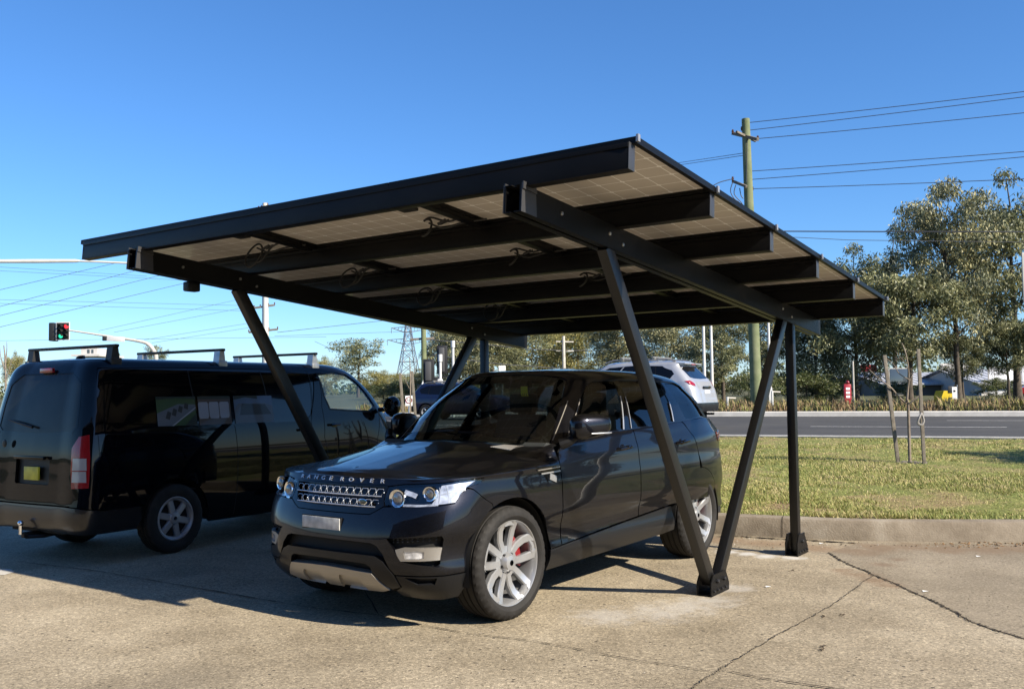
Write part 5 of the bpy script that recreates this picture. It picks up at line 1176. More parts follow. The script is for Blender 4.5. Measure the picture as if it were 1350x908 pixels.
    def exg(nt, tc, out):
        N = nt.nodes; n = N.new('ShaderNodeTexNoise'); n.inputs['Scale'].default_value = 40; n.inputs['Detail'].default_value = 6; nt.links.new(tc.outputs['Object'], n.inputs['Vector'])
        r = N.new('ShaderNodeValToRGB'); r.color_ramp.elements[0].position = .35; r.color_ramp.elements[0].color = (.45, .45, .42, 1); r.color_ramp.elements[1].position = .7; r.color_ramp.elements[1].color = (1.5, 1.5, 1.4, 1); nt.links.new(n.outputs['Fac'], r.inputs['Fac'])
        f = N.new('ShaderNodeValue'); f.outputs[0].default_value = 1; return mixc(nt, out, f.outputs[0], r.outputs['Color'], 'MULTIPLY')
    gm = noise_mat('lawn_soil', [(.30, (.20, .135, .08)), (.43, (.22, .18, .08)), (.52, (.155, .165, .045)), (.68, (.125, .155, .035)), (.8, (.22, .20, .08))], 1.1, 1, 9, bump=.6, bscale=30, extra=exg)
    me = MB().add(vs, fs).mesh('grass_verge', gm, 60)
    if me.polygons[0].normal.z < 0: me.flip_normals()
    tag(obj('grass_verge', me), kind='structure')
    # lawn blades where the lens sees the verge
    rb = random.Random(21); V = []; F = []; MI = []
    def vz(t, n, n0): f = (n-n0)/(20.0-n0); return .206+.354*(max(0, f)**.85)+hv(t, n)*math.sin(math.pi*min(1, max(0, f)))
    kt = [(p.dot(ROAD_T), p.dot(ROAD_N)) for p in KL]; kt.sort(); kx = [a for a, b in kt]; ky = [b for a, b in kt]
    from mathutils import noise as mn
    cnt = 0
    while cnt < 120000:
        px = rb.uniform(925, 1480); D = 9.4+12.6*rb.random()**1.25; x = (px-675)/1227*D; p = Vector((x, D, 0)); t = p.dot(ROAD_T); n = p.dot(ROAD_N); n0 = float(np.interp(t, kx, ky))
        if n < n0-.02 or n > 19.9: continue
        q = mn.noise(Vector((t*.55, n*.55, 0)))+.5*mn.noise(Vector((t*2.3, n*2.3, 3)))
        if q < -.02 and rb.random() < .8: continue
        cnt += 1; z = vz(t, n, n0)-.004; P_ = rd(t, n, z); a = rb.uniform(0, 6.283); hgt = rb.uniform(.012, .036)*(1.1+.7*q)*(1.7 if n < n0+.1 else 1); w = rb.uniform(.0016, .0036)*(1+D*.05); d = Vector((math.cos(a), math.sin(a), 0)); e = Vector((-d.y, d.x, 0)); b = len(V)
        V += [P_+e*w, P_-e*w, P_+d*hgt*rb.uniform(.3, 1.2)+Vector((0, 0, hgt))]; F.append((b, b+1, b+2)); q2 = .7*mn.noise(Vector((t*.7+9, n*.95, 7)))+.6*mn.noise(Vector((t*2.6, n*2.6, 5))); MI.append(rb.choice((0, 0, 1, 1, 2)) if q2 > .0 else rb.choice((0, 1, 1, 2, 2)) if q2 > -.22 else rb.choice((2, 3, 1, 0)))
    mb = MB(); mb.v = V; mb.f = F; mb.m = MI
    gms = [mat('grass_a', (.165, .20, .042), .7), mat('grass_b', (.26, .265, .07), .7), mat('grass_dry', (.44, .37, .17), .8), mat('grass_straw', (.46, .37, .21), .8)]
    tag(obj('lawn_grass', mb.mesh('lawn_grass', gms, recalc=False)), kind='stuff')
    # road
    def exr(nt, tc, out):
        out = aggregate(nt, tc, out, .7, 1.4, 60, .5); return out
    rm = noise_mat('road_asphalt', [(.3, (.040, .040, .041)), (.7, (.062, .061, .060))], .5, .85, 8, bump=.2, bscale=40, extra=exr)
    flat('road', [rd(-200, 19.95, 0), rd(200, 19.95, 0), rd(200, 34.3, 0), rd(-200, 34.3, 0)], .58, rm)
    wl = mat('road_line_paint', (.52, .52, .50), .7, noise=.25, nscale=8)
    mb = MB()
    def ln(t0, t1, n, w): mb.add([rd(t0, n-w/2, .584), rd(t1, n-w/2, .584), rd(t1, n+w/2, .584), rd(t0, n+w/2, .584)], [(0, 1, 2, 3)])
    ln(-200, 200, 20.45, .12)
    for n, x0, x1, y in ((25.2, 1066, 1234, 563), (30.0, 1248, 1299, 553.5)):
        a = gp(x0, y, .58).dot(ROAD_T); b = gp(x1, y, .58).dot(ROAD_T)
        for k in range(-9, 9): ln(a+k*12, a+k*12+(4.5 if n < 26 else 3.2), n, .12)
    tag(obj('road_markings', mb.mesh('road_markings', wl, recalc=False)), kind='structure')
    pk = noise_mat('pale_kerb', [(.3, (.40, .385, .35)), (.7, (.52, .50, .46))], 3, .9)
    nl = [rd(t, 34.3, .58) for t in np.linspace(-200, 200, 60)]
    tn = ROAD_T; s2 = 1 if Vector((tn.y, -tn.x, 0)).dot(ROAD_N) > 0 else -1
    sweep(nl, [(0, -.05), (.02*s2, .0), (.05*s2, .14), (.09*s2, .165), (.38*s2, .17), (.40*s2, .05)], pk, 'median_kerb')
    sweep([rd(t, 19.99, .56) for t in np.linspace(-200, 200, 60)], [(-.03*s2, -.1), (-.03*s2, .03), (.10*s2, .032), (.11*s2, -.05)], pk, 'road_edge_strip')
    # tall dry grass on the median
    rb = random.Random(31); mb = MB(); mb.m = []
    for k in range(15000):
        px = rb.uniform(470, 640) if k % 7 == 0 else rb.uniform(900, 1420); n = 34.8+rb.random()**1.4*4.6
        # ray through px meets n
        dirx = (px-675)/1227; D = n/(ROAD_N.x*dirx+ROAD_N.y); p = Vector((dirx*D, D, 0)); t = p.dot(ROAD_T); q = mn.noise(Vector((t*.9, n*.9, 0))); 
        if q < -.25: continue
        P_ = rd(t, n, .62); a = rb.uniform(0, 6.283); h = rb.uniform(.20, .58)*(1+.6*q)*(1 if n > 35.2 else .6); d = Vector((math.cos(a), math.sin(a), 0)); e = Vector((-d.y, d.x, 0)); w = rb.uniform(.010, .022); b_ = h*rb.uniform(.15, .75)
        mb.cur = (rb.choice((0, 3, 1)) if q > .15 else rb.choice((0, 1, 1, 2, 2, 1))); mb.add([P_-e*w, P_+e*w, P_+d*b_*.4+Vector((0, 0, h*.7))+e*w*.7, P_+d*b_*.4+Vector((0, 0, h*.7))-e*w*.7, P_+d*b_+Vector((0, 0, h*rb.uniform(.8, 1)))], [(0, 1, 2, 3), (3, 2, 4)])
    tg = [mat('tall_grass_green', (.14, .14, .045), .8), mat('tall_grass_dry', (.28, .20, .105), .85), mat('tall_grass_brown', (.17, .11, .06), .9), mat('tall_grass_lime', (.20, .20, .05), .8)]
    tag(obj('tall_grass', mb.mesh('tall_grass', tg, recalc=False)), kind='stuff')

# ------------------------------------------------------------------ trees
LEAF = {}
def leaf_mat(name, col, tr=.22):
    m = bpy.data.materials.new(name); m.use_nodes = True; nt = m.node_tree; N = nt.nodes; L = nt.links
    b = N['Principled BSDF']; b.inputs['Roughness'].default_value = .5; b.inputs['Specular IOR Level'].default_value = .45
    tc = N.new('ShaderNodeTexCoord'); n = N.new('ShaderNodeTexNoise'); n.inputs['Scale'].default_value = 1.1; n.inputs['Detail'].default_value = 3; L.new(tc.outputs['Object'], n.inputs['Vector'])
    r = N.new('ShaderNodeValToRGB'); r.color_ramp.elements[0].position = .3; r.color_ramp.elements[1].position = .7; r.color_ramp.elements[0].color = (*[c*.7 for c in col], 1); r.color_ramp.elements[1].color = (*[c*1.35 for c in col], 1); L.new(n.outputs['Fac'], r.inputs['Fac']); L.new(r.outputs['Color'], b.inputs['Base Color'])
    t = N.new('ShaderNodeBsdfTranslucent'); L.new(r.outputs['Color'], t.inputs['Color']); mx = N.new('ShaderNodeMixShader'); mx.inputs[0].default_value = tr; L.new(b.outputs[0], mx.inputs[1]); L.new(t.outputs[0], mx.inputs[2]); L.new(mx.outputs[0], N['Material Output'].inputs['Surface'])
    return m
def tree_mesh(seed, H, Wd, clear=.25, leaves=5200, leaf=.20, droop=.6, profile='egg', limbs=16, lean=.05, bark=None, gaps=1.0, trunk_r=None):
    """returns (trunk mesh, crown mesh); base at the origin"""
    r = random.Random(seed); tb = MB(); tr = trunk_r or H*.016; pts = [Vector((0, 0, -.15))]; n = 9; la = r.uniform(0, 6.28)
    for i in range(1, n+1):
        f = i/n; pts.append(Vector((math.cos(la)*lean*H*f*f+r.uniform(-.02, .02)*H*f, math.sin(la)*lean*H*f*f+r.uniform(-.02, .02)*H*f, H*.93*f)))
    tb.tube(pts, [tr*(1-.88*(i/n))*(1.35 if i == 0 else 1) for i in range(n+1)], 7)
    def on(f): x = f*n; i = min(n-1, int(x)); return pts[i].lerp(pts[i+1], x-i)
    clumps = []
    for k in range(limbs):
        f = clear+(1-clear)*((k+r.random()*.8)/limbs)**.85; f = min(.98, f); c = (f-clear)/(1-clear)
        pr = {'egg': math.sin(math.pi*min(1, .18+.80*c))**.7, 'cone': (1-c)*.95+.12, 'fan': .35+.65*c if c < .8 else 1-(c-.8)*2.2, 'round': math.sqrt(max(.06, 1-(2*c-.95)**2))}[profile]
        a = k*2.4+r.uniform(-.5, .5); L = Wd*.5*pr*r.uniform(.72, 1.12); b = on(f*.86); up = (.75 if profile == 'fan' else .38)*L+r.uniform(-.1, .2)*L
        if profile == 'cone': up = .15*L
        e = b+Vector((math.cos(a)*L, math.sin(a)*L, up)); m1 = b.lerp(e, .5)+Vector((r.uniform(-.1, .1)*L, r.uniform(-.1, .1)*L, -.06*L+r.uniform(0, .1)*L)); rr = tr*(1-.75*f)*.55
        tb.tube(smooth_line([b, m1, e], 3), [rr, rr*.85, rr*.7, rr*.55, rr*.4, rr*.25, rr*.12], 5)
        sub = max(2, int(round(L/.55)))
        for j in range(sub):
            g = .35+.65*(j+r.random())/sub; q = b.lerp(m1, g*2) if g < .5 else m1.lerp(e, g*2-1); s = Wd*.085*r.uniform(.7, 1.35)
            off = Vector((r.gauss(0, 1), r.gauss(0, 1), r.gauss(0, .8)))*s*.75; clumps.append((q+off, s*1.15)); tb.tube([q, q+off*.8], [rr*.3, rr*.1], 4, False)
        clumps.append((e, Wd*.085*r.uniform(.8, 1.3)))
    clumps.append((pts[-1]+Vector((0, 0, .1)), Wd*.09)); clumps.append((pts[-1]+Vector((r.uniform(-.3, .3), r.uniform(-.3, .3), H*.03)), Wd*.07))
    cb = MB(); per = max(6, int(leaves/len(clumps))); zs_ = [c[0].z for c in clumps]; z0 = min(zs_); z1 = max(zs_)
    for c, s in clumps:
        tone = r.random()
        for k in range(int(per*(s/(Wd*.085))**1.5*.9)):
            d = Vector((r.gauss(0, 1), r.gauss(0, 1), r.gauss(0, 1))); d.normalize(); rad = s*r.random()**.45; p = c+Vector((d.x*rad*1.15, d.y*rad*1.15, d.z*rad*.82))
            ln = leaf*r.uniform(.6, 1.35); w = ln*r.uniform(.22, .38); ax = Vector((r.gauss(0, 1), r.gauss(0, 1), r.gauss(-droop*1.6, .7))).normalized(); sd = ax.cross(Vector((r.gauss(0, 1), r.gauss(0, 1), r.gauss(0, 1)))).normalized()
            cb.cur = 0 if r.random() < .62+(.25 if tone > .5 else -.2) else 1
            cb.add([p, p+ax*ln*.45+sd*w*.5, p+ax*ln, p+ax*ln*.45-sd*w*.5], [(0, 1, 2, 3)])
    return tb, cb
def make_tree(kind, seed, mats, bark, **kw):
    tb, cb = tree_mesh(seed, **kw); return tb.mesh(kind+'_trunk', bark, 60), cb.mesh(kind+'_crown', mats, recalc=False)
def plant(name, meshes, label, cat, loc, rot, sc=1, group=None):
    o = thing(name, label, cat, loc, rot, group); o.scale = (sc, sc, sc) if not hasattr(sc, '__len__') else sc
    obj('trunk', meshes[0], o); obj('crown', meshes[1], o); return o
def place(px, D, base=None):
    x = (px-675)/1227*D; n = Vector((x, D, 0)).dot(ROAD_N)
    z = (.66+min(1, max(0, n-35)/300)*2) if n > 35 else .52
    return Vector((x, D, z))
def hgt(px, ytop, D):
    """height of something whose top is seen at ytop"""
    return dp(px, ytop, D).z-place(px, D).z
def build_trees():
    bk = noise_mat('gum_bark', [(.3, (.035, .028, .022)), (.7, (.11, .09, .07))], 5, .95, bump=.5, bscale=20); bkl = noise_mat('pale_bark', [(.3, (.12, .10, .08)), (.7, (.26, .23, .19))], 4, .9)
    g1 = [leaf_mat('gum_leaf', (0.116, 0.127, 0.059)), leaf_mat('gum_leaf_light', (0.253, 0.250, 0.122))]
    g2 = [leaf_mat('gum_leaf_grey', (0.124, 0.136, 0.076)), leaf_mat('gum_leaf_tip', (0.325, 0.301, 0.148))]
    dk = [leaf_mat('dark_leaf', (0.026, 0.038, 0.022)), leaf_mat('dark_leaf_b', (0.043, 0.055, 0.029))]
    ol = [leaf_mat('olive_leaf', (0.190, 0.176, 0.053)), leaf_mat('olive_leaf_b', (0.280, 0.244, 0.084))]
    gr = [leaf_mat('bush_leaf', (0.072, 0.093, 0.032)), leaf_mat('bush_leaf_b', (0.136, 0.144, 0.051))]
    K = {}
    K['tall'] = make_tree('gum', 3, g2, bk, H=12, Wd=6.6, clear=.28, leaves=19000, leaf=.235, droop=.9, profile='fan', limbs=26, lean=.06)
    K['tall2'] = make_tree('gum', 8, g1, bk, H=12, Wd=6.4, clear=.22, leaves=22000, leaf=.235, droop=.9, profile='egg', limbs=26, lean=.04)
    K['full'] = make_tree('gum', 14, g1, bk, H=9, Wd=6.2, clear=.12, leaves=24000, leaf=.20, droop=.7, profile='egg', limbs=28, lean=.03)
    K['full2'] = make_tree('gum', 19, g2, bk, H=9, Wd=6.0, clear=.16, leaves=24000, leaf=.20, droop=.8, profile='round', limbs=26, lean=.05)
    K['dark'] = make_tree('pine', 23, dk, bk, H=14, Wd=6.0, clear=.25, leaves=9000, leaf=.32, droop=.2, profile='cone', limbs=30, lean=.01)
    K['olive'] = make_tree('wattle', 27, ol, bk, H=7, Wd=7, clear=.10, leaves=20000, leaf=.20, droop=.2, profile='round', limbs=26, lean=.03)
    K['bush'] = make_tree('shrub', 31, gr, bk, H=3, Wd=4.2, clear=.02, leaves=7000, leaf=.20, droop=.2, profile='round', limbs=16, lean=.02)
    K['airy'] = make_tree('gum', 37, g1, bk, H=12, Wd=7, clear=.30, leaves=5200, leaf=.36, droop=.6, profile='fan', limbs=18, lean=.05)
    K['mid'] = make_tree('gum', 43, g1, bk, H=9, Wd=6.0, clear=.34, leaves=21000, leaf=.20, droop=.8, profile='round', limbs=24, lean=.06)
    KH = {'mid': 9, 'tall': 12, 'tall2': 12, 'full': 9, 'full2': 9, 'dark': 14, 'olive': 7, 'bush': 3, 'airy': 12}; KW = {'mid': 6, 'tall': 6.6, 'tall2': 6.4, 'full': 6.2, 'full2': 6, 'dark': 6, 'olive': 7, 'bush': 4.2, 'airy': 7}
    T = [  # kind, px centre, y top, distance, px width, rot, name, label, cat
        ('tall', 1262, 228, 46, 150, 1.1, 'gum_tree', 'tall airy gum tree at right with sky showing through its crown', 'tree'),
        ('tall2', 1340, 212, 48, 165, 2.2, 'gum_tree', 'tallest gum tree, dense and cut by the right picture edge', 'tree'),
        ('dark', 1180, 287, 74, 90, 0.3, 'conifer', 'dark pointed evergreen rising behind the olive gums', 'tree'),
        ('full', 1128, 314, 47, 140, 4.0, 'gum_tree', 'bushy grey-green gum tree beside the right corner of the carport roof', 'tree'),
        ('mid', 1198, 332, 46, 165, 5.1, 'gum_tree', 'broad leafy gum tree behind the two stakes', 'tree'),
        ('full', 1075, 392, 48, 105, 0.9, 'gum_tree', 'shaded gum tree between the vertical post and the tree guard stakes', 'tree'),
        ('tall', 1012, 380, 48, 90, 3.4, 'gum_tree', 'gum tree with drooping leaves just right of the green power pole', 'tree'),
        ('tall2', 952, 395, 47, 95, 0.2, 'gum_tree', 'dark-trunked gum tree behind the silver SUV tail', 'tree'),
        ('full2', 880, 400, 55, 110, 1.9, 'gum_tree', 'gum tree rising above the silver SUV roof', 'tree'),
        ('tall', 815, 385, 60, 120, 2.9, 'gum_tree', 'gum tree left of the leaning front post', 'tree'),
        ('olive', 762, 418, 75, 110, 0.7, 'wattle_tree', 'olive tree right of the small distant power pole', 'tree'),
        ('olive', 700, 415, 80, 115, 2.0, 'wattle_tree', 'olive tree left of the small distant power pole', 'tree'),
        ('full', 650, 400, 70, 120, 2.4, 'gum_tree', 'tree seen between the two rear left posts', 'tree'),
        ('full2', 606, 405, 66, 95, 4.4, 'gum_tree', 'dark tree behind the traffic signals', 'tree'),
        ('airy', 472, 443, 120, 78, 1.3, 'gum_tree', 'lone airy gum tree standing clear above the black van bonnet', 'tree'),
        ('olive', 505, 487, 95, 66, 3.0, 'wattle_tree', 'golden olive tree behind the speed sign', 'tree'),
        ('bush', 520, 503, 70, 62, 1.0, 'shrub', 'dark green shrub in front of the golden tree', 'shrub'),
        ('olive', 428, 468, 130, 55, 5.0, 'wattle_tree', 'distant olive tree above the van windscreen', 'tree'),
        ('full', 552, 484, 75, 60, 5.5, 'gum_tree', 'tree behind the wooden stakes left of the SUV windscreen', 'tree'),
        ('airy', 206, 452, 150, 34, 0.4, 'gum_tree', 'far treetop behind the bend of the traffic light arm', 'tree'),
        ('bush', 157, 467, 150, 12, 0.4, 'shrub', 'tiny far treetop between the first two roof bars of the van', 'tree'),
        ('olive', 20, 461, 110, 34, 0.4, 'wattle_tree', 'olive treetop left of the van roof', 'tree'),
        ('bush', 996, 488, 44, 60, 2.2, 'shrub', 'low green shrub at the foot of the green power pole', 'shrub'),
        ('bush', 1092, 500, 49, 60, 1.2, 'shrub', 'shrub beside the red sign on the median', 'shrub'),
        ('bush', 1062, 490, 46, 80, 4.2, 'shrub', 'shrub filling the gap right of the vertical carport post', 'shrub'),
        ('bush', 1178, 503, 53, 60, 2.9, 'shrub', 'shrub hiding the left end of the grey roofed shop', 'shrub'),
        ('bush', 1312, 498, 53, 52, 0.2, 'shrub', 'shrub before the white shed near the right picture edge', 'shrub'),
        ('bush', 920, 492, 48, 70, 5.2, 'shrub', 'shrub behind the silver SUV bumper', 'shrub'),
        ('mid', 1328, 400, 47, 84, 3.6, 'gum_tree', 'low leafy gum tree with forked trunk near the right picture edge', 'tree'),
        ('mid', 1268, 425, 47, 70, 1.5, 'gum_tree', 'low gum tree before the grey roofed shop', 'tree')]
    for k, px, yt, D, w, rot, nm, lb, ct in T:
        H = hgt(px, yt, D); Wm = w/1227*D; s = H/KH[k]/1.02; sx = Wm/KW[k]/1.0
        plant(nm, K[k], lb, ct, place(px, D), rot, (sx, sx, s), 'trees and shrubs beyond the road')
    # far off woodland that closes the horizon
    r = random.Random(77); mb = MB()
    for k in range(260):
        px = r.uniform(-500, 1800); D = r.uniform(170, 260); p = place(px, D); H = r.uniform(2.5, 6.5)*(1.1 if px > 600 else .8); Wm = r.uniform(5, 10)
        for j in range(90):
            d = Vector((r.gauss(0, 1), r.gauss(0, 1), abs(r.gauss(0, 1)))).normalized()*r.random()**.4; c = p+Vector((d.x*Wm*.5, d.y*Wm*.5, d.z*H)); s = r.uniform(.5, 1.1); a = Vector((r.gauss(0, 1), r.gauss(0, 1), r.gauss(0, 1))).normalized()*s; b = a.cross(Vector((r.gauss(0, 1), r.gauss(0, 1), r.gauss(0, 1)))).normalized()*s*.7
            mb.cur = 0 if r.random() < .6 else 1; mb.add([c-a*.5, c+b*.5, c+a*.5, c-b*.5], [(0, 1, 2, 3)])
    tag(obj('distant_woodland', mb.mesh('distant_woodland', gr, recalc=False)), kind='stuff')
    # tree whose shadow falls on the grass from beyond the right picture edge
    return K
# ------------------------------------------------------------------ poles, wires, signs, buildings
def wire(name, pts, rad, label, group, sag=0.0):
    L = []
    for a, b in zip(pts[:-1], pts[1:]):
        a = Vector(a); b = Vector(b)
        for k in range(12): f = k/12; L.append(a.lerp(b, f)-Vector((0, 0, sag*4*f*(1-f))))
    L.append(Vector(pts[-1])); o = MB().tube(L, rad, 5, False).build(name, M['wire']); return tag(o, label, 'wire', group)
def stake(name, px0, y0, px1, y1, D, label, cat='stake', r=.028, m=None, group=None, lean_d=0):
    b = dp(px0, y0, D); t = dp(px1, y1, D+lean_d); b.z -= .1
    o = thing(name, label, cat, b, 0, group); mb = MB().bar((0, 0, 0), t-b, r*2, r*1.3, up=(0, 1, .01), bev=.004); obj('stake_post', mb.mesh('stake_post', m or M['stake']), o); return o
def build_props(K):
    M['stake'] = noise_mat('weathered_stake', [(.3, (.10, .085, .07)), (.7, (.20, .18, .15))], 12, .9, bump=.4, bscale=40)
    gw = noise_mat('green_treated_timber', [(.3, (.10, .125, .06)), (.55, (.155, .175, .095)), (.8, (.21, .21, .14))], 2.2, .85, 8, bump=.4, bscale=25)
    ins = mat('brown_insulator', (.09, .045, .03), .25)
    # tall green timber power pole on the right
    D = 36; b = place(996, D); top = dp(983, 157, D); P = thing('power_pole', 'tall green timber power pole with two crossarms rising behind the carport corner', 'power pole', b)
    ax = top-b; obj('pole', MB().tube([Vector((0, 0, -.3)), ax*.5, ax], [.225, .195, .155], 18).mesh('pole', gw), P)
    def arm(px0, y0, px1, y1, dd=1.2, w=.11):
        a = dp(px0, y0, D-dd*.5)-b; c = dp(px1, y1, D+dd*.5)-b; q = obj('crossarm', MB().bar(a, c, w, w*1.1).mesh('crossarm', M['stake']), P); return a, c
    arm(966, 176, 999, 184, -1.6); arm(971, 174, 996, 186, 1.2, .08); arm(966, 239, 984, 246, -.8, .09)
    for x, y in ((966, 174), (978, 170), (999, 182), (986, 162), (987, 172), (966, 236), (987, 226), (987, 237), (992, 249)):
        c = dp(x, y, D)-b; iv = MB().lathe([(.02, -.08), (.05, -.05), (.03, -.02), (.055, .01), (.03, .04), (.05, .06), (.01, .1)], 10, 'z', Matrix.Translation(c)); obj('insulator', iv.mesh('insulator', ins), P)
    cb = MB(); 
    for l in ([(966, 240), (963, 252), (968, 262), (974, 266)], [(970, 244), (968, 256), (978, 268), (981, 275)], [(975, 248), (977, 258), (980, 262)], [(966, 236), (950, 240), (938, 246)], [(985, 185), (984, 240)]):
        cb.tube(smooth_line([dp(x, y, D-.2)-b for x, y in l], 4), .018, 5)
    obj('cable', cb.mesh('cable', M['wire']), P)
    gR = 'overhead wires running right from the green power pole'; R = .014
    for (x0, y0), (x1, y1), lb in (((986, 162), (1350, 121), 'topmost wire leaving the green power pole towards the right'), ((987, 172), (1350, 128), 'second wire from the top leaving the green power pole'), ((999, 183), (1350, 149), 'wire leaving the end of the upper crossarm of the green pole'), ((987, 226), (1350, 200), 'upper wire of the lower set on the green power pole'), ((987, 237), (1350, 207), 'middle wire of the lower set on the green power pole'), ((992, 249), (1350, 236), 'bottom wire of the lower set on the green power pole')):
        a = dp(x0, y0, D); e = dp(x1, y1, 33); e2 = e+(e-a)*.9; wire('overhead_wire', [a, e, e2], R, lb, gR, .02)
    wire('overhead_wire', [dp(880, 304, 40), dp(1038, 305, 40), dp(1350, 306, 38), dp(1700, 306, 36)], .026, 'thick level cable crossing in front of the right hand gum trees', gR, .0)
    wire('overhead_wire', [dp(900, 308, 42), dp(1050, 313, 42), dp(1120, 316.5, 42), dp(1400, 320, 42)], .014, 'thin lower cable just above the leaning gum crown', gR, .0)
    for y, lb in ((200, 'thin wire arriving at the green power pole from behind the carport roof'), (203, 'lower thin wire arriving at the green power pole from the roof side')): wire('overhead_wire', [dp(980, y+2, 36), dp(880, y+17, 50), dp(700, y+38, 80)], .013, lb, 'overhead wires left of the green power pole', .0)
    # slim white poles
    for i, (px, y0, y1, lb) in enumerate(((928, 330, 505, 'left one of the two slim white poles behind the silver SUV'), (938, 335, 510, 'right one of the two slim white poles behind the silver SUV'), (997.5, 380, 518, 'slim white pole touching the green power pole'), (1014, 395, 470, 'slim white pole partly behind the leaning rear post'))):
        D = 42+i*.4; bb = place(px, D); o = thing('light_pole', lb, 'pole', bb, 0, 'slim white poles beyond the road'); h = dp(px, y0, D).z-bb.z; obj('pole', MB().tube([(0, 0, -.2), (0, 0, h*.55), (0, 0, h)], [.075, .06, .045], 10).mesh('pole', M['white_metal']), o); obj('lamp_head', MB().box(-.05, .05, -.5, .05, h-.02, h+.06, bev=.02).mesh('lamp_head', M['white_metal']), o); obj('base_box', MB().box(-.08, .08, -.08, .08, -.1, .9, bev=.01).mesh('base_box', M['white_metal']), o)
    # far power pole in the trees
    D = 68; bb = place(743, D); o = thing('power_pole', 'small pale distant power pole standing among the olive trees', 'power pole', bb); h = dp(743, 443, D).z-bb.z; obj('pole', MB().tube([(0, 0, 0), (0, 0, h)], [.16, .11], 10).mesh('pole', M['conc_pole']), o)
    for z in (450, 462): zz = dp(743, z, D).z-bb.z; obj('crossarm', MB().bar((-.55, 0, zz), (.75, .2, zz-.03), .08, .09).mesh('crossarm', M['conc_pole']), o)
    wire('overhead_wire', [dp(560, 447, 60), dp(700, 460, 67), dp(743, 462, 68), dp(840, 462, 70)], .03, 'wire joining the small distant power pole to its left neighbours', 'wires of the distant pole'); wire('overhead_wire', [dp(570, 468, 60), dp(660, 480, 64), dp(760, 487, 68)], .03, 'low wire dipping behind the rear left posts', 'wires of the distant pole')
    # small green pole left, with crossarm
    D = 47; bb = place(559, D); o = thing('power_pole', 'slim green timber pole with one crossarm left of the charcoal SUV windscreen', 'power pole', bb); h = dp(558, 395, D).z-bb.z; obj('pole', MB().tube([(0, 0, -.2), (-.03, 0, h)], [.15, .12], 12).mesh('pole', gw), o); zz = dp(557, 446, D).z-bb.z; obj('crossarm', MB().bar((-.70, 0, zz-.05), (.50, .2, zz+.02), .09, .11).mesh('crossarm', M['stake']), o)
    for x, y in ((545, 540), (549, 545)): pass
    ro = MB(); 
    for x in (547, 551): ro.tube([dp(559, 500, 44)-bb, dp(x, 532, 43)-bb], .03, 6)
    obj('guard_rail', ro.mesh('guard_rail', M['white_metal']), o)
    # lattice transmission tower
    D = 230; bb = Vector(((538-675)/1227*D, D, 2.0)); o = thing('transmission_tower', 'far steel lattice transmission tower with drooping arms, left of the green pole', 'tower', bb, R_(20)); zt_ = dp(538, 418, D).z-bb.z; st = MB(); s = .115
    lv = [0, .22, .40, .55, .68, .80, .90, 1.0]; wd = [6.2, 4.7, 3.6, 2.7, 2.0, 1.5, 1.1, .5]
    for i in range(len(lv)-1):
        a, c = lv[i]*zt_, lv[i+1]*zt_; p, q = wd[i]/2, wd[i+1]/2
        for sx, sy in ((1, 1), (1, -1), (-1, -1), (-1, 1)):
            st.tube([(sx*p, sy*p, a), (sx*q, sy*q, c)], s, 4)
            nx, ny = (sy, -sx) if sx*sy > 0 else (-sy, sx)
            nx, ny = {(1, 1): (1, -1), (1, -1): (-1, -1), (-1, -1): (-1, 1), (-1, 1): (1, 1)}[(sx, sy)]
            st.tube([(sx*p, sy*p, a), (nx*q, ny*q, c)], s*.6, 4); st.tube([(nx*p, ny*p, a), (sx*q, sy*q, c)], s*.6, 4); st.tube([(sx*q, sy*q, c), (nx*q, ny*q, c)], s*.6, 4)
    obj('lattice_body', st.mesh('lattice_body', M['galv']), o)
    for f, L in ((.68, 5.2), (.84, 4.2), (1.0, 3.4)):
        t = MB(); z = f*zt_
        for sg in (1, -1):
            e = Vector((sg*L, 0, z+.2))
            for sy in (1, -1): t.tube([(sg*.7, sy*.7, z-.9), e], s*.6, 4); t.tube([(sg*.7, sy*.7, z+.5), e], s*.6, 4)
            for k in range(1, 4): x = sg*(.7+(L-.7)*k/4); t.tube([(x, .5*(1-k/4), z-.9+1.1*k/4), (x, -.5*(1-k/4), z+.4)], s*.5, 4)
            t.tube([e, e-Vector((0, 0, 1.3))], s*.7, 5)
        obj('tower_arm', t.mesh('tower_arm', M['galv']), o)
    # grey concrete pole and the street light arm beside it
    D = 60; bb = place(350, D); bb.z = .5; o = thing('power_pole', 'grey concrete power pole with two crossarms rising behind the van roof', 'power pole', bb); h = dp(347, 268, D).z-bb.z; obj('pole', MB().tube([(0, 0, 0), (-.06, 0, h)], [.24, .16], 14).mesh('pole', M['conc_pole']), o)
    for y, x0, x1 in ((272, 341, 353), (403, 335, 362), (435, 328, 366)):
        a = dp(x0, y+3, D)-bb; c = dp(x1, y-1, D)-bb; q = obj('crossarm', MB().bar(a, c, .10, .12).mesh('crossarm', M['stake']), o); t = MB()
        for f in (0, .3, .7, 1): t.lathe([(.03, 0), (.05, .05), (.03, .08), (.05, .13), (.01, .18)], 8, 'z', Matrix.Translation(a.lerp(c, f)))
        obj('insulator', t.mesh('insulator', ins), q)
    D = 25; bb = Vector(((349.5-675)/1227*D, D, .4)); o = thing('street_light', 'long white street light arm reaching in from the left above the van', 'street light', bb); e0 = dp(-8, 344.5, D)-bb; e1 = dp(100, 344, D)-bb; e2 = dp(170, 347, D)-bb; e3 = dp(349.5, 372, D)-bb
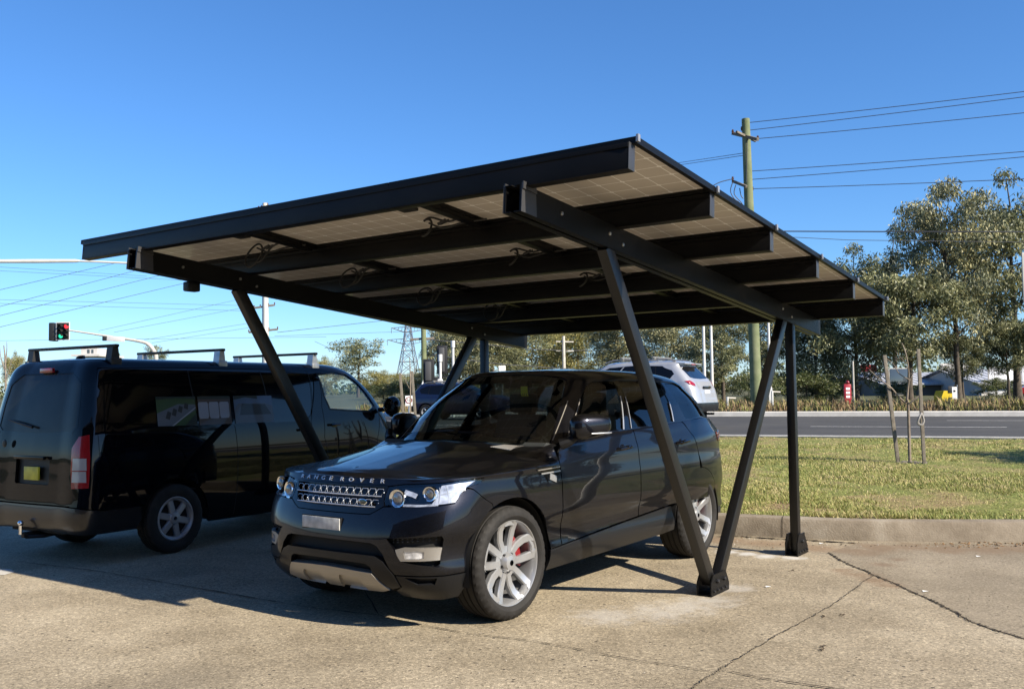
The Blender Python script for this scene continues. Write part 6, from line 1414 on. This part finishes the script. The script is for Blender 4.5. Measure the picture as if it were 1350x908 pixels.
    obj('pole', MB().tube([(0, 0, -.2), (0, 0, e3.z*.6), e3], [.07, .055, .045], 10).mesh('pole', M['white_metal']), o); obj('arm', MB().tube(smooth_line([e3, e3.lerp(e2, .5)+Vector((0, 0, .12)), e2, e1], 5), .028, 8).mesh('arm', M['white_metal']), o); obj('lamp_head', MB().tube([e1+Vector((.1, 0, 0)), e1, e1.lerp(e0, .5), e0], [.03, .048, .055, .05], 10).mesh('lamp_head', M['white_metal']), o)
    # signal on its bent mast arm
    D = 48; bb = place(208, D); bb.z = .4; o = thing('traffic_light', 'overhead traffic light on a bent mast arm, showing red and green, above the van', 'traffic light', bb)
    pts = [(208, 540), (206, 475), (203, 463), (195, 453.5), (182, 449.5), (160, 446), (135, 442), (92, 435.5)]; pts = [dp(x, y, D)-bb for x, y in pts]
    obj('mast_arm', MB().tube(smooth_line(pts, 5), [.10]*11+[.10-.06*i/25 for i in range(25)], 10).mesh('mast_arm', M['conc_pole']), o)
    c = dp(83, 436.5, D)-bb; hd = MB(); w, hh = .36, .47; hd.box(c.x-w, c.x+w, c.y-.02, c.y+.02, c.z-hh, c.z+hh, bev=.02); bd = obj('target_board', hd.mesh('target_board', M['white_metal']), o)
    t = MB(); t.box(c.x-w+.04, c.x+w-.04, c.y-.03, c.y-.021, c.z-hh+.04, c.z+hh-.04); obj('black_face', t.mesh('black_face', M['black_void']), bd)
    for i, dx in enumerate((-.10, .19)):
        for j, dz in enumerate((.25, 0, -.25)):
            lit = (i == 1 and j == 0, i == 0 and j == 2); m = mat('lamp_red', (.3, .01, .01), .3, emit=(1, .02, .03), es=1.6) if lit[0] else mat('lamp_green', (.01, .25, .12), .3, emit=(.02, .85, .45), es=.7) if lit[1] else M['gloss_black']
            q = obj('lamp', MB().lathe([(.001, -.005), (.10, 0), (.11, .02)], 16, 'y', Matrix.Translation((c.x+dx, c.y-.05, c.z+dz))).mesh('lamp', m), o)
            v = MB(); n = 10; vs = []
            for k in range(n+1):
                a = math.pi*k/n; vs += [(c.x+dx+.115*math.cos(a), c.y-.03, c.z+dz+.115*math.sin(a)), (c.x+dx+.10*math.cos(a), c.y-.22, c.z+dz+.10*math.sin(a)-.02)]
            v.add(vs, [(2*k, 2*k+1, 2*k+3, 2*k+2) for k in range(n)]); obj('visor', v.mesh('visor', M['black_void']), q)
    t = MB(); c2 = dp(71, 437, D+.3)-bb; t.box(c2.x-.16, c2.x+.12, c2.y-.25, c2.y+.3, c2.z-.5, c2.z+.45, bev=.05); obj('signal_back', t.mesh('signal_back', M['dark_grey']), o)
    a = dp(141, 446, D-.1)-bb; e = dp(164.5, 447.5, D-.1)-bb; t = MB().bar(a, e, .03, .26); sn = obj('name_sign', t.mesh('name_sign', M['white_metal']), o); t = MB().box(a.x-.22, a.x-.02, a.y-.06, a.y+.06, a.z-.12, a.z+.10, bev=.01); obj('sign_clamp', t.mesh('sign_clamp', M['dark_grey']), sn)
    # signals seen from behind
    for px, yt, yb, D, lb, sgn in ((580, 467, 508, 36, 'smaller left traffic signal seen from behind on a white post', -1), (597, 449, 496, 38, 'taller right traffic signal seen from behind on a white post', -1)):
        bb = place(px, D); o = thing('traffic_light', lb, 'traffic light', bb, 0, 'traffic signals seen from behind'); zt_ = dp(px, yt, D).z-bb.z; zb = dp(px, yb, D).z-bb.z
        obj('post', MB().tube([(0, 0, -.2), (0, 0, zt_)], .055, 12).mesh('post', M['white_metal']), o); obj('post_cap', MB().tube([(0, 0, zt_-.28), (0, 0, zt_)], .085, 12).mesh('post_cap', M['white_metal']), o); obj('terminal_box', MB().box(-.10, .10, -.12, .02, zb-.05, zb+.25, bev=.03).mesh('terminal_box', M['white_metal']), o)
        t = MB(); x = -.42; t.box(x-.24, x+.2, -.02, .02, zb+.1, zt_-.18, bev=.04); hb = obj('target_board', t.mesh('target_board', M['dark_grey']), o); t = MB(); t.box(x-.15, x+.08, -.20, -.021, zb+.18, zt_-.28, bev=.05); obj('signal_back', t.mesh('signal_back', mat('sig_grey', (.055, .055, .058), .5)), hb)
        t = MB(); t.box(-.62, -.05, -.03, .03, zb-.05, zb+.02); t.box(-.9, -.5, -.1, .2, zb-.55, zb-.02, bev=.05); obj('bracket', t.mesh('bracket', M['dark_grey']), o)
    # stakes with saplings, speed sign
    g = 'weathered tree stakes'; DL = 14.4
    stake('tree_stake', 532.5, 552, 527.5, 492, 20, 'weathered stake left of the speed sign', group=g); stake('tree_stake', 548, 548, 543, 489, 20.2, 'weathered stake right of the speed sign', group=g)
    stake('tree_stake', 1184.5, 606, 1166, 468, DL, 'leaning weathered stake left of the bare sapling', r=.027, group=g); s2 = stake('tree_stake', 1218.5, 609, 1210.5, 460, DL-.2, 'upright weathered stake right of the bare sapling, with a tie hanging on it', r=.025, group=g)
    t = MB(); c = dp(1213.5, 552, DL-.25)-s2.location; t.tube(smooth_line([c+Vector((.02, 0, .09)), c+Vector((-.03, -.03, .02)), c+Vector((-.05, -.02, -.06)), c+Vector((0, -.03, -.09)), c+Vector((.04, -.02, -.03)), c+Vector((.02, 0, .08))], 4), .018, 6); obj('cloth_tie', t.mesh('cloth_tie', mat('grey_cloth', (.22, .21, .20), .9)), s2)
    tw = noise_mat('twig_bark', [(.3, (.12, .095, .075)), (.7, (.26, .22, .18))], 9, .9)
    def sapling(px, y0, D, lines, label, r0=.022):
        bb = dp(px, y0, D); bb.z -= .05; o = thing('bare_sapling', label, 'sapling', bb); t = MB()
        for k, (l, ra, rb_) in enumerate(lines):
            q = [dp(x, y, D+.05*math.sin(i+k))-bb for i, (x, y) in enumerate(l)]; q = smooth_line(q, 3); t.tube(q, [ra+(rb_-ra)*i/(len(q)-1) for i in range(len(q))], 6)
        obj('stem', t.mesh('stem', tw, 60), o); return o
    sapling(1199.5, 607, DL, [([(1199.5, 608), (1198.5, 575), (1197, 533), (1195.5, 528)], .024, .019), ([(1195.5, 530), (1197, 512), (1198, 500), (1197.5, 484), (1194, 465), (1189, 452)], .018, .006), ([(1195, 532), (1185, 523), (1175, 511), (1160, 500), (1146, 487)], .014, .005), ([(1198, 533), (1206, 526), (1212, 521)], .016, .010), ([(1198, 500), (1185, 492), (1178, 480), (1168, 472)], .008, .004), ([(1198, 505), (1205, 490), (1214, 480)], .006, .003), ([(1197.5, 490), (1193, 478), (1180, 463)], .006, .003)], 'bare young sapling between the two stakes on the right lawn')
    sapling(541, 548, 20.5, [([(541, 549), (541, 500), (540, 470)], .02, .008), ([(541, 505), (548, 485), (552, 470)], .01, .004), ([(541, 515), (533, 498)], .008, .004)], 'bare thin sapling beside the speed sign')
    sapling(8, 540, 60, [([(8, 545), (7, 480), (5, 455)], .07, .03), ([(7, 480), (9, 462), (9, 450)], .04, .015), ([(7, 490), (1, 470), (0, 458)], .04, .015), ([(8, 500), (14, 480), (16, 470)], .03, .01)], 'bare grey tree at the left picture edge')
    mm = MB()
    for k in range(40): a = random.uniform(0, 6.28); q = dp(1199, 608, DL)+Vector((math.cos(a)*random.uniform(0, .28), math.sin(a)*random.uniform(0, .22), -.02)); mm.ball(q, random.uniform(.02, .05), 6, (1, 1, .5))
    tag(obj('mulch', mm.mesh('mulch', M['stake'])), kind='stuff')
    D = 32; bb = place(538.5, D); o = thing('speed_sign', 'white speed sign with a red ring reading 50 on a thin post', 'sign', bb); a = dp(535, 522, D)-bb; c = dp(543, 534.5, D)-bb; x0, x1, z1, z0 = a.x, c.x, a.z, c.z; cx, cz = (x0+x1)/2, (z0+z1)/2
    obj('sign_post', MB().tube([(cx, .04, -.3), (cx, .04, z1)], .03).mesh('sign_post', M['galv']), o); sb = obj('sign_board', MB().box(x0-.02, x1+.02, -.006, .006, z0-.01, z1+.01, bev=.004).mesh('sign_board', M['paper']), o)
    t = MB(); t.lathe([(.088, -.008), (.118, -.008), (.118, -.011), (.088, -.011)], 28, 'y', Matrix.Translation((cx, 0, cz+.02)), True); obj('red_ring', t.mesh('red_ring', M['red']), sb); t = MB(); add_text(t, '50', .13, (cx, -.009, cz+.02), (1, 0, 0), (0, 0, 1), .001); obj('sign_text', t.mesh('sign_text', M['black_void']), sb)
    # small white marker posts on the median, white sign far back
    for px, y0, y1, D, lb in ((957.5, 523, 540, 36, 'short white marker post on the median behind the SUV roof'), (1016.5, 515, 541, 36.2, 'white marker post on the median right of the green pole'), (1124, 476, 528, 44, 'thin grey post beside the red sign')):
        bb = place(px, D); o = thing('marker_post', lb, 'post', bb); obj('post', MB().tube([(0, 0, -.1), (0, 0, dp(px, y0, D).z-bb.z)], .045, 8).mesh('post', M['white_metal'] if px < 1100 else M['conc_pole']), o)
        if px < 1100: zz = dp(px, y0, D).z-bb.z; obj('rail', MB().bar((0, 0, zz-.03), (.35, .1, zz-.05), .03, .05).mesh('rail', M['conc_pole']), o)
    D = 60; bb = place(663, D); o = thing('sign_board', 'plain white square board seen just over the charcoal SUV roof', 'sign', bb); a = dp(657.5, 482, D)-bb; c = dp(666.5, 490.5, D)-bb; obj('board', MB().box(a.x, c.x, -.02, .02, c.z, a.z, bev=.01).mesh('board', M['paper']), o); obj('post', MB().tube([((a.x+c.x)/2, .06, -.2), ((a.x+c.x)/2, .06, a.z)], .05).mesh('post', M['galv']), o)
    # sign whose rounded edge enters at the right
    D = 30; bb = place(1372, D); o = thing('road_sign', 'big pale road sign just entering at the right picture edge', 'sign', bb); a = dp(1346.5, 333, D)-bb; c = dp(1400, 398, D)-bb; obj('sign_board', MB().box(a.x, c.x, -.03, .03, c.z, a.z, bev=.028).mesh('sign_board', M['conc_pole']), o)
    t = MB().box(a.x+.07, c.x-.07, -.036, -.031, c.z+.07, a.z-.07); obj('sign_face', t.mesh('sign_face', M['white_metal']), o); obj('sign_post', MB().tube([((a.x+c.x)/2, .1, -.2), ((a.x+c.x)/2, .1, a.z)], .07).mesh('sign_post', M['galv']), o)
    # red sign totem, yellow skip, shops
    D = 40; bb = place(1115.5, D); o = thing('totem_sign', 'slim red sign with white marks standing in the tall grass', 'sign', bb); z = dp(1115, 506, D).z-bb.z; obj('panel', MB().box(-.16, .16, -.08, .08, 0, z, bev=.06).mesh('panel', mat('red_sign', (.28, .010, .022), .4)), o); t = MB(); [t.box(-.08, .08, -.085, -.08, z*.42+k*.17, z*.42+k*.17+.10) for k in range(3)]; obj('white_mark', t.mesh('white_mark', M['paper']), o); obj('knob', MB().ball((0.02, 0, z+.06), .09, 10).mesh('knob', M['red']), o)
    D = 41.5; bb = place(1245, D); o = thing('yellow_cabinet', 'yellow box cabinet with a sloping lid behind the tall grass', 'cabinet', bb); a = dp(1236, 515, D)-bb; c = dp(1252.5, 534, D)-bb; y_ = mat('yellow_paint', (.55, .40, .012), .4); t = MB().prism([(a.x, 0), (c.x, 0), (c.x, a.z), (a.x+.1, a.z), (a.x, a.z-.25)], -.4, .4); obj('cabinet_body', t.mesh('cabinet_body', y_), o); t = MB().box(a.x+.28, c.x-.06, -.42, -.401, .55, .85, bev=.01); t.box(a.x+.32, c.x-.1, -.421, -.40, .30, .36); obj('label_plate', t.mesh('label_plate', M['dark_grey']), o)
    bb = place(1256.5, D-1); o = thing('flag_banner', 'narrow white banner with dark lettering marks beside the yellow cabinet', 'banner', bb); z = dp(1257, 510, D-1).z-bb.z; obj('banner', MB().box(-.10, .10, -.01, .01, .3, z, bev=.004).mesh('banner', M['paper']), o); obj('pole', MB().tube([(.12, 0, 0), (.12, 0, z+.1)], .02).mesh('pole', M['galv']), o); t = MB(); [t.box(-.06+.03*(k % 2), .05, -.014, -.010, .6+k*.22, .6+k*.22+.09) for k in range(5)]; obj('dark_mark', t.mesh('dark_mark', M['black_void']), o)
    iron = noise_mat('grey_iron_roof', [(.3, (.36, .375, .41)), (.7, (.45, .465, .50))], .8, .5, 5); wall = noise_mat('pale_wall', [(.3, (.40, .39, .37)), (.7, (.50, .49, .47))], .7, .8); wallb = noise_mat('brown_wall', [(.3, (.13, .11, .09)), (.7, (.19, .165, .14))], .7, .85)
    def shop(px0, px1, yt, yw, D, dep, label, wm, doors, kind='gable'):
        c = place((px0+px1)/2, D); x0 = (px0-675)/1227*D-c.x; x1 = (px1-675)/1227*D-c.x; zt_ = dp((px0+px1)/2, yt, D).z-c.z; zw = dp((px0+px1)/2, yw, D).z-c.z; o = thing('shop_building', label, 'building', c); w = MB().box(x0, x1, 0, dep, -.3, zw); w.prism([(0.01, zw-.02), (dep-.01, zw-.02), (dep*.5, zt_-.08)], x0+.01, x1-.01, 'x'); obj('wall', w.mesh('wall', wm), o)
        r = MB(); e = .4; r.add([(x0-e, -e, zw-.05), (x1+e, -e, zw-.05), (x1+e, dep*.5, zt_), (x0-e, dep*.5, zt_), (x1+e, dep+e, zw-.05), (x0-e, dep+e, zw-.05), (x0-e, -e, zw-.17), (x1+e, -e, zw-.17)], [(0, 1, 2, 3), (3, 2, 4, 5), (0, 6, 7, 1)]); 
        n = int((x1-x0)/.5)
        for k in range(n): x = x0-e+(x1-x0+2*e)*(k+.5)/n; r.bar((x, -e, zw-.02), (x, dep*.5, zt_+.03), .04, .03, bev=.004)
        obj('roof', r.mesh('roof', iron, recalc=False), o)
        for f0, f1, z0, z1, mm_ in doors: d = obj('door' if z0 < .2 else 'window', MB().box(x0+(x1-x0)*f0, x0+(x1-x0)*f1, -.05, .02, z0, z1, bev=.01).mesh('door', mm_), o); obj('frame', MB().box(x0+(x1-x0)*f0-.06, x0+(x1-x0)*f1+.06, -.03, .01, z0-.04, z1+.06).mesh('frame', M['conc_pole']), d)
        return o
    gd = mat('shop_glass', (.05, .06, .065), .1, 0, 1); rdm = mat('red_panel', (.4, .015, .02), .5)
    shop(1166, 1286, 489, 504.5, 70, 12, 'low shop with a grey iron roof seen between the gum trunks', wallb, [(.05, .25, 0.05, 2.0, gd), (.62, .95, .9, 2.3, wall)])
    shop(1292, 1420, 484, 503.5, 64, 11, 'white walled shed with roller doors near the right picture edge', wall, [(.08, .34, .05, 1.9, mat('roller_door', (.62, .63, .66), .5)), (.42, .62, .05, 1.9, mat('roller_door_b', (.55, .56, .6), .5))])
    shop(1130, 1165, 494, 505, 75, 9, 'small grey roofed shop with a red fascia left of the stakes', wallb, [(.1, .7, 1.9, 2.4, rdm)])
    D = 60; bb = place(1378, D); bb.z -= .35; o = thing('parked_car', 'small red car half hidden by grass at the right picture edge', 'car', bb, R_(165)); t = MB(); t.prism([(-2, .35), (-2, .9), (-1.5, 1.0), (-1.0, 1.42), (.5, 1.42), (1.1, 1.0), (1.9, .85), (2, .4)], -.85, .85); obj('body', t.mesh('body', paint('red_paint', (.35, .012, .015), .2, .3, .1)), o); t = MB(); t.prism([(-1.35, 1.02), (-.95, 1.36), (.45, 1.36), (.95, 1.02)], -.862, .862); obj('side_window', t.mesh('side_window', M['gloss_black']), o)
    for x in (-1.3, 1.3):
        for y in (-.8, .8): t = MB(); t.lathe([(.2, -.1), (.32, -.1), (.33, 0), (.32, .1), (.2, .1), (.02, .08)], 20, 'y', Matrix.Translation((x, y, .33))); obj('wheel', t.mesh('wheel', M['rubber']), o)
    D = 110; c = Vector(((116-675)/1227*D, D, 1.2)); o = thing('house', 'pale far building peeping over the black van roof', 'building', c); z = dp(116, 459, D).z-c.z; zr = dp(116, 470, D).z-c.z
    obj('wall', MB().box(-.9, 1.0, 0, 5, 0, z).mesh('wall', wall), o); obj('lower_roof', MB().box(-1.6, 1.7, -1, 6, zr, zr+.25).mesh('lower_roof', wall), o); t = MB(); t.box(-.15, .15, -.03, .03, zr+.4, z-.15); t.box(.35, .6, -.03, .03, zr+.4, z-.15); obj('window', t.mesh('window', gd), o)
    # wires over the van, rising to the left
    gL = 'thin overhead wires crossing the sky above the van'
    wl = [((0, 382), (130, 352), 'uppermost wire slanting up under the white lamp arm'), ((0, 404), (185, 355), 'slanting wire second below the lamp arm'), ((0, 416), (215, 362), 'slanting wire third below the lamp arm'), ((0, 431), (240, 374), 'slanting wire ending near the small box under the beam'), ((0, 357), (215, 368), 'level wire highest over the van'), ((0, 352), (160, 362), 'faint level wire just under the lamp arm'), ((0, 395), (330, 403), 'level wire reaching the upper crossarm of the concrete pole'), ((0, 400), (330, 410), 'level wire just below the upper crossarm wire'), ((130, 436), (322, 393), 'rising wire left of the concrete pole, upper'), ((150, 438), (324, 405), 'rising wire left of the concrete pole, lower'), ((190, 448), (328, 426), 'rising wire to the lower crossarm, upper'), ((200, 452), (328, 432), 'rising wire to the lower crossarm, lower'), ((0, 449), (430, 444), 'lowest level wire behind the traffic light'), ((366, 438), (520, 421), 'wire running right from the concrete pole under the roof edge'), ((415, 450), (452, 467), 'short falling wire above the van cab'), ((362, 443), (560, 436), 'faint level wire towards the lattice tower')]
    for i, ((x0, y0), (x1, y1), lb) in enumerate(wl):
        a = dp(x0, y0, 50); e = dp(x1, y1, 58); d = e-a; s0 = a-d*(.3 if x0 < 5 else 0); e = e+(d*.25 if (x1 < 300 and x0 < 5) else d*.0); wire('overhead_wire', [s0, e], .014 if i < 4 or i == 13 else .009, 'thin '+lb if not lb.startswith('faint') else lb, gL, .0)
    # small things seen through the SUV windscreen

    # unseen stand-in block added behind the viewpoint to darken reflections in paint and glass
    o = thing('reflection_stand_in', 'long dark stand-in block added behind the viewpoint to be reflected in paint and glass', 'building', (-6, -13, 0)); obj('wall', MB().box(-26, 15, -10, 0, -.2, 10.5).mesh('wall', noise_mat('dark_wall', [(.3, (.04, .036, .03)), (.7, (.065, .058, .05))], .5, .9)), o)
    obj('roof', MB().prism([(-11, 10.4), (.6, 10.4), (.6, 10.7), (-5, 11.7), (-11, 10.7)], -26.5, 15.5, 'x').mesh('roof', iron), o)
    for k in range(5): d = obj('roller_door', MB().box(-23+k*7.4, -18.6+k*7.4, .02, .06, 0, 4.2).mesh('roller_door', mat('grey_door', (.09, .09, .095), .5)), o)
lights(.088, 5.0, 1.1)
build_ground()
K = build_trees()
build_props(K)
suv = build_suv((-.7824, 7.0995, 0), R_(-127.052))
build_van((-2.80, 12.08, 0), R_(59.))
build_silver((1.74, 26.4, .58), R_(150))
nv = build_silver((-.85, 34.0, .58), R_(-24), paint('navy_paint', (.006, .010, .035), .3, .3, .3), 'navy_hatchback', 'dark navy car showing between the green pole and the charcoal SUV windscreen'); nv.scale = (.77, .77, .77)
build_carport()
plant('gum_tree', K['full'], 'gum tree off to the right that shades the lawn', 'tree', gp(1445, 612, .35)+Vector((SUN.x, SUN.y, 0))/SUN.z*3.6-Vector((0, 0, .3)), 1.0, (.42, .42, .62))
flat('path_edge', [gp(-60, 747), gp(14, 750.5), gp(19, 754), gp(6, 758), gp(-60, 757)], .004, noise_mat('pale_slab', [(.3, (.36, .34, .30)), (.7, (.46, .44, .40))], 4))
bpy.context.view_layer.update(); WM = Matrix.Translation((-.7824, 7.0995, 0)) @ Matrix.Rotation(R_(-127.052), 4, 'Z')
def loose(name, mb, m, label, cat, at):
    o = obj(name, mb.mesh(name, m)); o.matrix_world = WM @ Matrix.Translation(at); return tag(o, label, cat)
t = MB().box(-.002, .002, -.035, .035, -.03, .03, bev=.001); [t.bar((0, -.03+.02*k, -.03), (0, -.02+.02*k, -.055), .004, .01, bev=.001) for k in range(4)]
loose('hanging_tag', t, mat('yellow_tag', (.62, .60, .02), .6), 'small yellow tag hanging behind the charcoal SUV windscreen', 'tag', (-1.17, .22, 1.588))
loose('paper_slip', MB().box(-.035, .035, -.075, .075, -.001, .001), M['paper'], 'white paper slip lying on the charcoal SUV dashboard', 'paper', (-.70, .245, 1.176))
